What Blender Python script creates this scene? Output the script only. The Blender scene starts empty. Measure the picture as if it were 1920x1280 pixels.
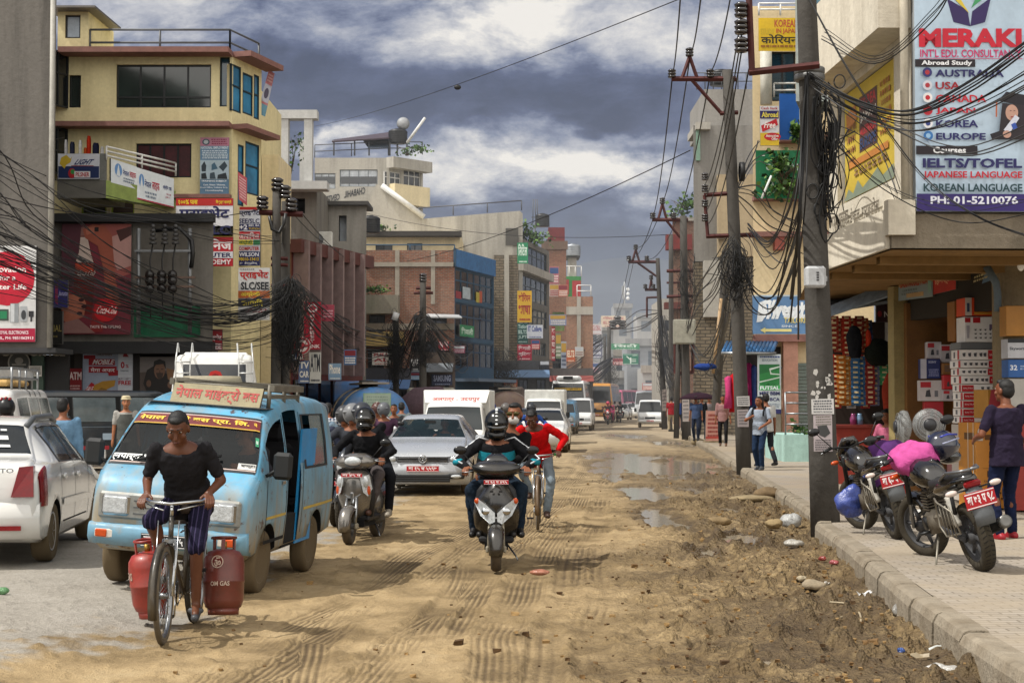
import bpy,bmesh,math,random
import numpy as np
from mathutils import Vector as V,Matrix,Euler,Quaternion
random.seed(11)
SC=bpy.context.scene
COL=SC.collection
PI=math.pi
R=math.radians
#  camera
FPX=2987.0
CAMZ=1.72
PITCH=math.atan(110/FPX)
CAM=V((0,0,CAMZ))
def ray(px,py):
 x=(px-960)/FPX;yv=(640-py)/FPX
 c,s=math.cos(PITCH),math.sin(PITCH)
 return V((x,c-yv*s,s+yv*c))
def at(px,py,Y):
 d=ray(px,py);return CAM+d*(Y/d.y)
def gr(px,py,z=0.0):
 d=ray(px,py);return CAM+d*((z-CAMZ)/d.z)
cam_d=bpy.data.cameras.new('camera');cam_o=bpy.data.objects.new('camera',cam_d)
COL.objects.link(cam_o);SC.camera=cam_o
cam_d.sensor_width=36;cam_d.lens=36*FPX/1920
cam_d.clip_start=0.1;cam_d.clip_end=9000
cam_o.location=CAM;cam_o.rotation_euler=(PI/2+PITCH,0,0)
#  materials
def lin(h):
 h=h.lstrip('#')
 o=[]
 for i in(0,2,4):
  c=int(h[i:i+2],16)/255
  o.append(c/12.92 if c<=.04045 else((c+.055)/1.055)**2.4)
 return(*o,1)
class NT:
 def __init__(s,name):
  s.m=bpy.data.materials.new(name);s.m.use_nodes=True
  s.t=s.m.node_tree;s.b=s.t.nodes['Principled BSDF']
 def n(s,typ,**kw):
  nd=s.t.nodes.new(typ)
  for k,v in kw.items():
   if k.startswith('_'):setattr(nd,k[1:],v)
   else:nd.inputs[k.replace('_',' ')].default_value=v
  return nd
 def l(s,a,b):s.t.links.new(a,b)
 def math(s,op,a,b=None,c=None):
  nd=s.t.nodes.new('ShaderNodeMath');nd.operation=op
  for i,x in enumerate((a,b,c)):
   if x is None:continue
   if isinstance(x,(int,float)):nd.inputs[i].default_value=x
   else:s.l(x,nd.inputs[i])
  return nd.outputs[0]
 def mix(s,fac,a,b,mode='MIX'):
  nd=s.t.nodes.new('ShaderNodeMix');nd.data_type='RGBA';nd.blend_type=mode
  for sock,x in((nd.inputs[0],fac),(nd.inputs[6],a),(nd.inputs[7],b)):
   if isinstance(x,(int,float)):sock.default_value=x
   elif isinstance(x,tuple):sock.default_value=x
   else:s.l(x,sock)
  return nd.outputs[2]
 def noise(s,scale,detail=4,rough=.55,vec=None,dist=0):
  nd=s.t.nodes.new('ShaderNodeTexNoise');nd.inputs['Scale'].default_value=scale
  nd.inputs['Detail'].default_value=detail;nd.inputs['Roughness'].default_value=rough
  nd.inputs['Distortion'].default_value=dist
  if vec is not None:s.l(vec,nd.inputs['Vector'])
  return nd.outputs[0]
 def ramp(s,fac,*stops):
  nd=s.t.nodes.new('ShaderNodeValToRGB');s.l(fac,nd.inputs[0]);e=nd.color_ramp.elements
  while len(e)<len(stops):e.new(.5)
  for el,(p,c)in zip(e,stops):
   el.position=p;el.color=c if isinstance(c,tuple)else(c,c,c,1)
  return nd.outputs[0]
 def coord(s,which='Object'):
  return s.t.nodes.new('ShaderNodeTexCoord').outputs[which]
 def pos(s):return s.t.nodes.new('ShaderNodeNewGeometry').outputs['Position']
 def bump(s,h,strength=.5,dist=.02):
  nd=s.t.nodes.new('ShaderNodeBump');nd.inputs['Strength'].default_value=strength
  nd.inputs['Distance'].default_value=dist;s.l(h,nd.inputs['Height']);s.l(nd.outputs[0],s.b.inputs['Normal'])
 def scale(s,vec,sx,sy,sz):
  nd=s.t.nodes.new('ShaderNodeMapping');nd.inputs['Scale'].default_value=(sx,sy,sz);s.l(vec,nd.inputs[0]);return nd.outputs[0]
MATS={}
def mt(hexc,rough=.6,metal=0,var=.22,scale=4.,bump=0,spec=.4,coat=0,dust=0,alpha=1):
 """plain painted / cloth / metal surface with some unevenness"""
 key=(hexc,rough,metal,var,scale,bump,spec,coat,dust,alpha)
 if key in MATS:return MATS[key]
 t=NT('surface_'+hexc.strip('#'));c=lin(hexc)
 co=t.coord()
 n1=t.noise(scale,5,.6,co);n2=t.noise(scale*7,3,.6,co)
 f=t.math('ADD',t.math('MULTIPLY',n1,.7),t.math('MULTIPLY',n2,.3))
 lo=tuple(x*(1-var*1.3)for x in c[:3])+(1,);hi=tuple(min(1,x*(1+var*.9))for x in c[:3])+(1,)
 colr=t.ramp(f,(.3,lo),(.7,hi))
 if dust:
  d=t.ramp(t.noise(scale*1.7,6,.65,co),(.42,0.),(.75,dust))
  sep=t.n('ShaderNodeSeparateXYZ');t.l(co,sep.inputs[0])
  low=t.math('MULTIPLY',t.ramp(sep.outputs[2],(.1,1.),(.85,0.)),dust*.8)
  colr=t.mix(t.math('MAXIMUM',d,low),colr,lin('#8d7a5c'))
  t.l(t.math('ADD',t.math('MULTIPLY',d,.5),rough),t.b.inputs['Roughness'])
 else:
  t.l(t.math('ADD',t.math('MULTIPLY',t.math('SUBTRACT',n1,.5),.3),rough),t.b.inputs['Roughness'])
 t.l(colr,t.b.inputs['Base Color'])
 t.b.inputs['Metallic'].default_value=metal;t.b.inputs['Specular IOR Level'].default_value=spec
 t.b.inputs['Coat Weight'].default_value=coat;t.b.inputs['Coat Roughness'].default_value=.08
 t.b.inputs['Alpha'].default_value=alpha
 if bump:t.bump(f,bump,.03)
 MATS[key]=t.m;return t.m
def zx(hexc,stripes=None,check=None,sc=1.):
 key=('cloth',hexc,stripes,check,sc)
 if key in MATS:return MATS[key]
 t=NT('cloth_'+hexc.strip('#'));c=lin(hexc);co=t.coord()
 n1=t.noise(9,5,.6,co)
 colr=t.ramp(n1,(.25,tuple(x*.7 for x in c[:3])+(1,)),(.75,tuple(min(1,x*1.2)for x in c[:3])+(1,)))
 if stripes or check:
  sep=t.n('ShaderNodeSeparateXYZ');t.l(co,sep.inputs[0])
  fx=t.math('GREATER_THAN',t.math('SINE',t.math('MULTIPLY',sep.outputs[0],(170 if stripes else 190)*sc)),.75 if stripes else 0.)
  colr2=lin(stripes or check)
  if check:
   fz=t.math('GREATER_THAN',t.math('SINE',t.math('MULTIPLY',sep.outputs[2],190*sc)),0.)
   fx=t.math('MULTIPLY',t.math('ADD',fx,fz),.5)
  colr=t.mix(fx,colr,colr2)
 t.l(colr,t.b.inputs['Base Color']);t.b.inputs['Roughness'].default_value=.9
 t.b.inputs['Specular IOR Level'].default_value=.15
 t.bump(t.noise(14,3,.5,co,1.2),.35,.03)
 MATS[key]=t.m;return t.m
def striped(hexa,hexb,period=.09,axis=2):
 key=('str',hexa,hexb,period,axis)
 if key in MATS:return MATS[key]
 t=NT('striped');co=t.coord();sep=t.n('ShaderNodeSeparateXYZ');t.l(co,sep.inputs[0])
 f=t.math('GREATER_THAN',t.math('SINE',t.math('MULTIPLY',sep.outputs[axis],2*PI/period)),0.)
 t.l(t.mix(f,lin(hexa),lin(hexb)),t.b.inputs['Base Color']);t.b.inputs['Roughness'].default_value=.85
 MATS[key]=t.m;return t.m
def zg(name,hexc,stain='#3a3632',amt=.5,scale=.6,bump=.25,rough=.9):
 """weathered plaster or concrete: blotches, vertical run-off streaks, fine grain"""
 key=('wall',name,hexc,stain,amt,scale,bump)
 if key in MATS:return MATS[key]
 t=NT(name);P=t.pos();c=lin(hexc)
 blotch=t.noise(scale,7,.62,P);fine=t.noise(9,5,.65,P)
 streak=t.noise(1.,6,.6,t.scale(P,2.6,2.6,.22))
 base=t.ramp(t.math('ADD',t.math('MULTIPLY',blotch,.6),t.math('MULTIPLY',fine,.4)),(.3,tuple(x*.72 for x in c[:3])+(1,)),(.68,tuple(min(1,x*1.15)for x in c[:3])+(1,)))
 f=t.math('MULTIPLY',t.ramp(t.math('ADD',t.math('MULTIPLY',streak,.6),t.math('MULTIPLY',blotch,.4)),(.47,0.),(.68,1.)),amt)
 t.l(t.mix(f,base,lin(stain)),t.b.inputs['Base Color'])
 t.b.inputs['Roughness'].default_value=rough;t.b.inputs['Specular IOR Level'].default_value=.25
 t.bump(t.math('ADD',fine,t.math('MULTIPLY',blotch,.7)),bump,.04)
 MATS[key]=t.m;return t.m
def brickmat(name,c1,c2,mortar,scale=1.,rough_amt=.5):
 key=('brick',name,c1,c2,mortar,scale)
 if key in MATS:return MATS[key]
 t=NT(name);g=t.t.nodes.new('ShaderNodeNewGeometry')
 cr=t.t.nodes.new('ShaderNodeVectorMath');cr.operation='CROSS_PRODUCT';cr.inputs[0].default_value=(0,0,1);t.l(g.outputs['Normal'],cr.inputs[1])
 dt=t.t.nodes.new('ShaderNodeVectorMath');dt.operation='DOT_PRODUCT';t.l(g.outputs['Position'],dt.inputs[0]);t.l(cr.outputs[0],dt.inputs[1])
 sp=t.n('ShaderNodeSeparateXYZ');t.l(g.outputs['Position'],sp.inputs[0])
 cb=t.n('ShaderNodeCombineXYZ');t.l(dt.outputs['Value'],cb.inputs[0]);t.l(sp.outputs[2],cb.inputs[1])
 b=t.t.nodes.new('ShaderNodeTexBrick');t.l(cb.outputs[0],b.inputs['Vector'])
 b.inputs['Scale'].default_value=scale;b.inputs['Brick Width'].default_value=.23;b.inputs['Row Height'].default_value=.075
 b.inputs['Mortar Size'].default_value=.012;b.inputs['Color1'].default_value=lin(c1);b.inputs['Color2'].default_value=lin(c2);b.inputs['Mortar'].default_value=lin(mortar)
 n1=t.noise(.7,6,.6,g.outputs['Position']);n2=t.noise(6,4,.6,g.outputs['Position'])
 c=t.mix(t.math('MULTIPLY',t.ramp(n1,(.4,0.),(.7,1.)),rough_amt),b.outputs[0],lin(mortar))
 c=t.mix(t.ramp(n2,(.35,.45),(.7,0.)),c,(.06,.05,.045,1))
 t.l(c,t.b.inputs['Base Color']);t.b.inputs['Roughness'].default_value=.95
 t.bump(t.math('ADD',b.outputs[1],n2),.5,.03)
 MATS[key]=t.m;return t.m
def zv(hexc='#10161c',rough=.06,alpha=1.,spec=.9):
 key=('glass',hexc,rough,alpha,spec)
 if key in MATS:return MATS[key]
 t=NT('window_glass');c=lin(hexc);co=t.pos()
 n=t.noise(1.3,4,.6,co)
 t.l(t.ramp(n,(.3,tuple(x*.6 for x in c[:3])+(1,)),(.7,tuple(min(1,x*1.5)for x in c[:3])+(1,))),t.b.inputs['Base Color'])
 t.l(t.math('ADD',t.math('MULTIPLY',n,.08),rough),t.b.inputs['Roughness'])
 t.b.inputs['Specular IOR Level'].default_value=spec;t.b.inputs['Alpha'].default_value=alpha
 t.bump(t.noise(.9,2,.5,co),.06,.1)
 MATS[key]=t.m;return t.m
def vanpaint(hexc):
 """old enamel: faded, dented, dusty, with rust spots"""
 t=NT('worn_enamel');co=t.coord();c=lin(hexc);n=t.noise(1.4,6,.6,co);s_=t.noise(1.,6,.65,t.scale(co,5,5,.7));r_=t.noise(7,6,.7,co)
 base=t.ramp(n,(.3,tuple(x*.6 for x in c[:3])+(1,)),(.7,tuple(min(1,x*1.15+.03)for x in c[:3])+(1,)))
 sp=t.n('ShaderNodeSeparateXYZ');t.l(co,sp.inputs[0])
 d=t.math('ADD',t.math('MULTIPLY',t.ramp(s_,(.42,0.),(.66,1.)),.5),t.math('MULTIPLY',t.ramp(sp.outputs[2],(.3,.9),(1.1,0.)),t.math('ADD',.35,s_)))
 base=t.mix(d,base,lin('#8d7f66'));base=t.mix(t.ramp(r_,(.60,0.),(.64,.85)),base,lin('#4a2a18'))
 t.l(base,t.b.inputs['Base Color']);t.l(t.math('ADD',.3,t.math('MULTIPLY',d,.5)),t.b.inputs['Roughness']);t.bump(t.noise(2.6,2,.5,co),.25,.05);return t.m
zn=mt('#b8babc',.18,1,.1)
STEEL=mt('#8c8e90',.38,1,.2)
RUBBER=mt('#1b1a19',.85,0,.3,9,.3,.2,0,.55)
zd=mt('#131314',.45,0,.2)
BLACKG=mt('#0b0b0d',.12,0,.2,4,0,.6,.7)
DARK=mt('#0a0a0b',.9)
WHITEP=mt('#d9d9d6',.3,0,.06,3,0,.5,.4,.12)
SKIN=mt('#7a4a30',.55,0,.12,8,0,.35)
SKIN2=mt('#8d5a3c',.55,0,.12,8,0,.35)
HAIR=mt('#0d0b0a',.6,0,.3,30,.3)
CONC=zg('grey_concrete','#8b8780')
GLASSD=zv('#0c1116')
GLASSB=zv('#16394f',.05)
#  mesh builder
def hashmat(m):return m.name
class MB:
 def __init__(s):s.v=[];s.f=[];s.fm=[];s.fs=[];s.mats=[]
 def mi(s,m):
  if m not in s.mats:s.mats.append(m)
  return s.mats.index(m)
 def add(s,vs,fs,m,smooth=False,M=None):
  o=len(s.v)
  s.v+=[tuple(M@V(p))for p in vs]if M is not None else[tuple(p)for p in vs]
  k=s.mi(m)
  for f in fs:
   s.f.append([i+o for i in f]);s.fm.append(k);s.fs.append(smooth)
  return s
 def box(s,c,size,m,M=None,rz=0,bev=0):
  x,y,z=(a/2 for a in size)
  T=Matrix.Translation(c)@Matrix.Rotation(rz,4,'Z')
  if M is not None:T=M@T
  if bev:
   b=min(bev,x*.9,y*.9,z*.9);vs=[];fs=[]
   idx={}
   for sx in(-1,1):
    for sy in(-1,1):
     for sz in(-1,1):
      for ax in range(3):
       p=[sx*(x-b),sy*(y-b),sz*(z-b)];p[ax]+=(sx,sy,sz)[ax]*b
       idx[(sx,sy,sz,ax)]=len(vs);vs.append(p)
   g=lambda*k:idx[k]
   for ax in range(3):
    a1,a2=(ax+1)%3,(ax+2)%3
    for sg in(-1,1):
     q=[]
     for u,w in((-1,-1),(1,-1),(1,1),(-1,1)):
      k=[0,0,0];k[ax]=sg;k[a1]=u;k[a2]=w;q.append(g(*k,ax))
     fs.append(q if sg>0 else q[::-1])
    for u in(-1,1):
     for w in(-1,1):
      k0=[0,0,0];k0[ax]=-1;k0[a1]=u;k0[a2]=w;k1=list(k0);k1[ax]=1
      q=[g(*k0,a1),g(*k1,a1),g(*k1,a2),g(*k0,a2)]
      fs.append(q if u*w<0 else q[::-1])
   for sx in(-1,1):
    for sy in(-1,1):
     for sz in(-1,1):
      q=[g(sx,sy,sz,0),g(sx,sy,sz,1),g(sx,sy,sz,2)]
      fs.append(q if sx*sy*sz>0 else q[::-1])
   return s.add(vs,fs,m,False,T)
  vs=[(-x,-y,-z),(x,-y,-z),(x,y,-z),(-x,y,-z),(-x,-y,z),(x,-y,z),(x,y,z),(-x,y,z)]
  fs=[(0,3,2,1),(4,5,6,7),(0,1,5,4),(1,2,6,5),(2,3,7,6),(3,0,4,7)]
  return s.add(vs,fs,m,False,T)
 def tube(s,pts,r,m,n=8,cap=True,smooth=True,closed=False,flat=None,M=None):
  pts=[V(p)for p in pts];k=len(pts)
  rs=r if isinstance(r,(list,tuple))else[r]*k
  vs=[];fs=[]
  prev=None
  for i,p in enumerate(pts):
   if closed:d=pts[(i+1)%k]-pts[i-1]
   else:d=pts[min(i+1,k-1)]-pts[max(i-1,0)]
   if d.length<1e-9:d=V((0,0,1))
   d.normalize()
   if prev is None:
    a=V((0,0,1))if abs(d.z)<.9 else V((1,0,0))
    x=d.cross(a).normalized()
   else:
    x=(prev-d*prev.dot(d))
    x=x.normalized()if x.length>1e-6 else d.orthogonal().normalized()
   prev=x;y=d.cross(x)
   for j in range(n):
    a=2*PI*j/n
    vs.append(p+x*(math.cos(a)*rs[i])+y*(math.sin(a)*rs[i]*(flat or 1)))
  for i in range(k if closed else k-1):
   i2=(i+1)%k
   for j in range(n):
    j2=(j+1)%n
    fs.append((i*n+j,i*n+j2,i2*n+j2,i2*n+j))
  if cap and not closed:
   fs.append(tuple(range(n))[::-1]);fs.append(tuple((k-1)*n+j for j in range(n)))
  return s.add(vs,fs,m,smooth,M)
 def cyl(s,a,b,r0,m,r1=None,n=12,smooth=True,M=None):return s.tube([a,b],[r0,r0 if r1 is None else r1],m,n,True,smooth,M=M)
 def ell(s,c,rad,m,M=None,nu=14,nv=9,rot=None):
  vs=[];fs=[]
  T=Matrix.Translation(c)
  if rot is not None:T=T@(rot.to_matrix().to_4x4()if not isinstance(rot,Matrix)else rot.to_4x4())
  if M is not None:T=M@T
  for i in range(nv+1):
   t=PI*i/nv
   for j in range(nu):
    a=2*PI*j/nu
    vs.append((rad[0]*math.sin(t)*math.cos(a),rad[1]*math.sin(t)*math.sin(a),rad[2]*math.cos(t)))
  for i in range(nv):
   for j in range(nu):
    j2=(j+1)%nu
    q=(i*nu+j,(i+1)*nu+j,(i+1)*nu+j2,i*nu+j2)
    fs.append(q)
  return s.add(vs,fs,m,True,T)
 def lathe(s,prof,m,c=(0,0,0),axis='Z',n=24,smooth=True,M=None,closed=False):
  """prof: (radius, height) pairs"""
  vs=[];fs=[];k=len(prof)
  for r,h in prof:
   for j in range(n):
    a=2*PI*j/n;u,w=r*math.cos(a),r*math.sin(a)
    vs.append({'Z':(u,w,h),'X':(h,u,w),'Y':(w,h,u)}[axis])
  for i in range(k if closed else k-1):
   i2=(i+1)%k
   for j in range(n):
    j2=(j+1)%n;fs.append((i*n+j,i*n+j2,i2*n+j2,i2*n+j))
  if not closed:
   if prof[0][0]>1e-6:fs.append(tuple(range(n))[::-1])
   if prof[-1][0]>1e-6:fs.append(tuple((k-1)*n+j for j in range(n)))
  T=Matrix.Translation(c);T=M@T if M is not None else T
  return s.add(vs,fs,m,smooth,T)
 def quad(s,a,b,c,d,m):return s.add([a,b,c,d],[(0,1,2,3)],m)
 def slab(s,quad,th,m,mside=None):
  """board from TL TR BR BL seen from the front, th thick backwards"""
  q=[V(p)for p in quad];n=(q[3]-q[0]).cross(q[1]-q[0]).normalized()
  b=[p-n*th for p in q]
  s.add(q,[(3,2,1,0)],m)
  s.add(q+b,[(4,5,6,7),(0,1,5,4),(1,2,6,5),(2,3,7,6),(3,0,4,7)],mside or m);return n
 def loft(s,rings,m,cap=True,smooth=True,closed=True,M=None):
  n=len(rings[0]);vs=[p for r in rings for p in r];fs=[]
  for i in range(len(rings)-1):
   for j in range(n if closed else n-1):
    j2=(j+1)%n;fs.append((i*n+j,i*n+j2,(i+1)*n+j2,(i+1)*n+j))
  if cap and closed:fs.append(tuple(range(n))[::-1]);fs.append(tuple((len(rings)-1)*n+j for j in range(n)))
  return s.add(vs,fs,m,smooth,M)
 def mesh(s,name,off=None):
  me=bpy.data.meshes.new(name)
  vs=s.v if off is None else[(a-off[0],b-off[1],c-off[2])for a,b,c in s.v]
  me.from_pydata(vs,[],s.f)
  for m in s.mats:me.materials.append(m)
  me.polygons.foreach_set('material_index',s.fm);me.polygons.foreach_set('use_smooth',s.fs)
  me.update();return me
 def build(s,name,parent=None,off=None,label=None):
  if parent is not None and off=='world':off=parent.location
  o=bpy.data.objects.new(name,s.mesh(name,off));COL.objects.link(o)
  if parent is not None:o.parent=parent
  if label:o['label']=label
  return o
 def pieces(s,gap=.12):
  """split into groups of faces that lie apart from each other"""
  par=list(range(len(s.v)))
  def fd(i):
   while par[i]!=i:par[i]=par[par[i]];i=par[i]
   return i
  for f in s.f:
   for i in f[1:]:par[fd(i)]=fd(f[0])
  isl={}
  for k,f in enumerate(s.f):isl.setdefault(fd(f[0]),[]).append(k)
  G=[]
  for ks in isl.values():p=np.array([s.v[i]for k in ks for i in s.f[k]]);G.append([p.min(0)-gap/2,p.max(0)+gap/2,ks])
  i=0
  while i<len(G):
   j=next((j for j in range(i+1,len(G))if(G[i][0]<=G[j][1]).all()and(G[j][0]<=G[i][1]).all()),None)
   if j is None:i+=1;continue
   b=G.pop(j);G[i]=[np.minimum(G[i][0],b[0]),np.maximum(G[i][1],b[1]),G[i][2]+b[2]];i=0
  out=[]
  for _,_,ks in G:
   m=MB();m.v=s.v;m.mats=s.mats
   for k in ks:m.f.append(s.f[k]);m.fm.append(s.fm[k]);m.fs.append(s.fs[k])
   u=sorted({i for f in m.f for i in f});d={a:b for b,a in enumerate(u)};m.v=[s.v[i]for i in u];m.f=[[d[i]for i in f]for f in m.f];out.append(m)
  return out
 def own(s,name,label,cat,group=None,kind=None,loc=None,rz=None):
  """a thing that is one mesh; with loc=None the origin goes to its base centre"""
  if loc is None:
   a=np.array(s.v);lo=a.min(0);hi=a.max(0);c=((lo[0]+hi[0])/2,(lo[1]+hi[1])/2,lo[2])
   o=s.build(name,None,c);o.location=c
  else:
   o=s.build(name);o.location=loc;o.rotation_euler.z=rz or 0
  tag(o,label,cat,group,kind);return o
def tag(o,label=None,cat=None,group=None,kind=None):
 if label:o['label']=label
 if cat:o['category']=cat
 if group:o['group']=group
 if kind:o['kind']=kind
def zp(name,label,cat,loc=(0,0,0),rz=0,group=None,rx=0,ry=0):
 o=bpy.data.objects.new(name,None);COL.objects.link(o);o.empty_display_size=.2
 o.location=loc;o.rotation_euler=(rx,ry,rz);tag(o,label,cat,group);return o
def dup(root,loc,rz,label,group=None):
 r=root.copy();COL.objects.link(r);r.location=loc;r.rotation_euler.z=rz;r['label']=label
 if group:r['group']=group
 for ch in list(root.children):
  c=ch.copy();COL.objects.link(c);c.parent=r
  for g in ch.children:
   d=g.copy();COL.objects.link(d);d.parent=c
 return r
BAKE=bpy.data.scenes.new('bake')
def bake(me,mods):
 o=bpy.data.objects.new('tmp',me);BAKE.collection.objects.link(o)
 for typ,kw in mods:
  m=o.modifiers.new('m',typ)
  for k,v in kw.items():setattr(m,k,v)
 vl=BAKE.view_layers[0];vl.update();dg=vl.depsgraph;dg.update()
 out=bpy.data.meshes.new_from_object(o.evaluated_get(dg),depsgraph=dg)
 bpy.data.objects.remove(o);return out
 #  lettering
TXT={}
def reorder(s):
 out=[]
 for ch in s:
  if ch=='\u093f' and out:
   j=len(out)-1
   while j>=2 and out[j-1]=='\u094d':j-=2
   out.insert(j,ch)
  else:out.append(ch)
 return ''.join(out)
def text2d(s,bold=.02,res=2):
 k=(s,bold)
 if k in TXT:return TXT[k]
 c=bpy.data.curves.new('t','FONT');c.body=reorder(s);c.resolution_u=res;c.offset=bold;c.fill_mode='FRONT'
 o=bpy.data.objects.new('t',c);BAKE.collection.objects.link(o)
 vl=BAKE.view_layers[0];vl.update();dg=vl.depsgraph;dg.update()
 me=bpy.data.meshes.new_from_object(o.evaluated_get(dg),depsgraph=dg)
 vs=[(v.co.x,v.co.y)for v in me.vertices];fs=[tuple(p.vertices)for p in me.polygons]
 bpy.data.objects.remove(o);bpy.data.curves.remove(c);bpy.data.meshes.remove(me)
 x0=min(v[0]for v in vs);x1=max(v[0]for v in vs);y0=min(v[1]for v in vs);y1=max(v[1]for v in vs)
 vs=[((x-x0)/(x1-x0),(y-y0)/(y1-y0))for x,y in vs]
 TXT[k]=(vs,fs,(x1-x0)/(y1-y0));return TXT[k]
def SG(h):return mt(h,.5,0,.15,1.7,.12)
def deco(mb,quad,items,lift=.004,step=.0015):
 """paint items on a quad (TL TR BR BL); u to the right, v downwards, both 0..1"""
 q=[V(p)for p in quad];n=(q[3]-q[0]).cross(q[1]-q[0]).normalized()
 def P(u,v,l):return(q[0]*(1-u)+q[1]*u)*(1-v)+(q[3]*(1-u)+q[2]*u)*v+n*l
 for i,it in enumerate(items):
  l=lift+step*i;k=it[0]
  if k=='t':
   _,s,u0,v0,u1,v1,c=it[:7];bold=it[7]if len(it)>7 else.02
   vs,fs,_a=text2d(s,bold);sh=it[8]if len(it)>8 else 0
   mb.add([P(u0+(u1-u0)*(x+sh*y),v1+(v0-v1)*y,l)for x,y in vs],fs,SG(c)if isinstance(c,str)else c)
  elif k=='r':
   _,u0,v0,u1,v1,c=it
   mb.add([P(u0,v0,l),P(u0,v1,l),P(u1,v1,l),P(u1,v0,l)],[(0,1,2,3)],SG(c)if isinstance(c,str)else c)
  elif k=='c':
   _,u,v,ru,rv,c=it
   mb.add([P(u+ru*math.cos(a),v-rv*math.sin(a),l)for a in[2*PI*j/20 for j in range(20)]],[tuple(range(20))],SG(c)if isinstance(c,str)else c)
  elif k=='p':
   _,pts,c=it
   ps=[P(u,v,l)for u,v in pts]
   if sum((pts[j-1][0]*pts[j][1]-pts[j][0]*pts[j-1][1])for j in range(len(pts)))>0:ps=ps[::-1]
   mb.add(ps,[tuple(range(len(ps)))],SG(c)if isinstance(c,str)else c)
  elif k=='l':
   _,v0,v1,rows,u0,u1,c=it
   rnd=random.Random(rows*31+int(v0*1000))
   for r in range(rows):
    a=v0+(v1-v0)*(r+.2)/rows;b=v0+(v1-v0)*(r+.75)/rows;u=u0+rnd.random()*.05
    while u<u1-.03:
     w=rnd.uniform(.03,.13)*(u1-u0);e=min(u+w,u1)
     mb.add([P(u,a,l),P(u,b,l),P(e,b,l),P(e,a,l)],[(0,1,2,3)],SG(c)if isinstance(c,str)else c);u=e+.02
 return n
def zj(name,label,quad,bg,items=(),th=.06,cat='sign',group=None,edge='#5a5a58',parent=None,off=None):
 mb=MB();mb.slab(quad,th,SG(bg),SG(edge));deco(mb,quad,items)
 if parent is not None:return mb.build(name,parent,off,None)
 return mb.own(name,label,cat,group)
 #  facades
class Fac:
 """vertical plane through A and B (left and right ends as seen from the street)"""
 def __init__(s,A,B):
  s.A=V((A[0],A[1],0));s.B=V((B[0],B[1],0));s.t=(s.B-s.A).normalized();s.L=(s.B-s.A).length
  s.n=V((s.t.y,-s.t.x,0))
 def hit(s,px,py):
  d=ray(px,py);k=(s.A-CAM).dot(s.n)/d.dot(s.n);p=CAM+d*k
  return(p-s.A).dot(s.t),p.z
 def p(s,u,z,out=0):return s.A+s.t*u+s.n*out+V((0,0,z))
 def rect(s,pxl,pyt,pxr,pyb):
  u0,z1=s.hit(pxl,pyt);_,z0=s.hit(pxl,pyb);u1,_=s.hit(pxr,pyt);return(u0,u1,z0,z1)
 def quad(s,r,out=.0):
  u0,u1,z0,z1=r;return[s.p(u0,z1,out),s.p(u1,z1,out),s.p(u1,z0,out),s.p(u0,z0,out)]
 def pq(s,pxl,pyt,pxr,pyb,out=.1):return s.quad(s.rect(pxl,pyt,pxr,pyb),out)
def wall(mb,F,r,holes,m,depth=.18,mrev=None):
 u0,u1,z0,z1=r
 hs=[(max(a,u0),min(b,u1),max(c,z0),min(d,z1))for a,b,c,d in holes]
 hs=[h for h in hs if h[1]>h[0]and h[3]>h[2]]
 us=sorted({u0,u1,*[h[0]for h in hs],*[h[1]for h in hs]});zs=sorted({z0,z1,*[h[2]for h in hs],*[h[3]for h in hs]})
 for a,b in zip(us,us[1:]):
  for c,d in zip(zs,zs[1:]):
   um,zm=(a+b)/2,(c+d)/2
   if any(h[0]<um<h[1]and h[2]<zm<h[3]for h in hs):continue
   mb.quad(F.p(a,c),F.p(b,c),F.p(b,d),F.p(a,d),m)
 mr=mrev or m
 for a,b,c,d in hs:
  for(ua,za),(ub,zb)in(((a,c),(a,d)),((a,d),(b,d)),((b,d),(b,c)),((b,c),(a,c))):
   mb.quad(F.p(ua,za),F.p(ub,zb),F.p(ub,zb,-depth),F.p(ua,za,-depth),mr)
def win(F,r,root,nx=2,ny=1,frame=None,pane=None,rec=.1,bar=.05,name='window',top=None,label=None):
 """window in an opening: bars as one part, the glass as its sub-part"""
 frame=frame or mt('#1a1c1e',.5);pane=pane or GLASSD
 u0,u1,z0,z1=r;mb=MB()
 def bx(a,b,c,d,o0,o1):
  q=[F.p(a,d,o1),F.p(b,d,o1),F.p(b,c,o1),F.p(a,c,o1)];mb.slab(q,o1-o0,frame)
 for i in range(nx+1):
  x=u0+(u1-u0)*i/nx;a=min(max(x-bar/2,u0),u1-bar);bx(a,a+bar,z0,z1,-rec-.03,-rec+.03)
 zs=[z0+(z1-z0)*i/ny for i in range(ny+1)]if top is None else[z0,z0+(z1-z0)*top,z1]
 for z in zs:
  a=min(max(z-bar/2,z0),z1-bar);bx(u0,u1,a,a+bar,-rec-.028,-rec+.028)
 o=mb.build(name,root,'world',label)
 g=MB();g.quad(F.p(u0,z0,-rec),F.p(u1,z0,-rec),F.p(u1,z1,-rec),F.p(u0,z1,-rec),pane);g.build('pane',o,root.location)
 return o
def zh(mb,F,u0,u1,z0,z1,o0,o1,m):
 """box on a facade from depth o0 to o1 (outwards)"""
 vs=[F.p(u,z,o)for o in(o0,o1)for u,z in((u0,z0),(u1,z0),(u1,z1),(u0,z1))]
 mb.add(vs,[(4,5,6,7),(3,2,1,0),(0,1,5,4),(1,2,6,5),(2,3,7,6),(3,0,4,7)],m)
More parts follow.
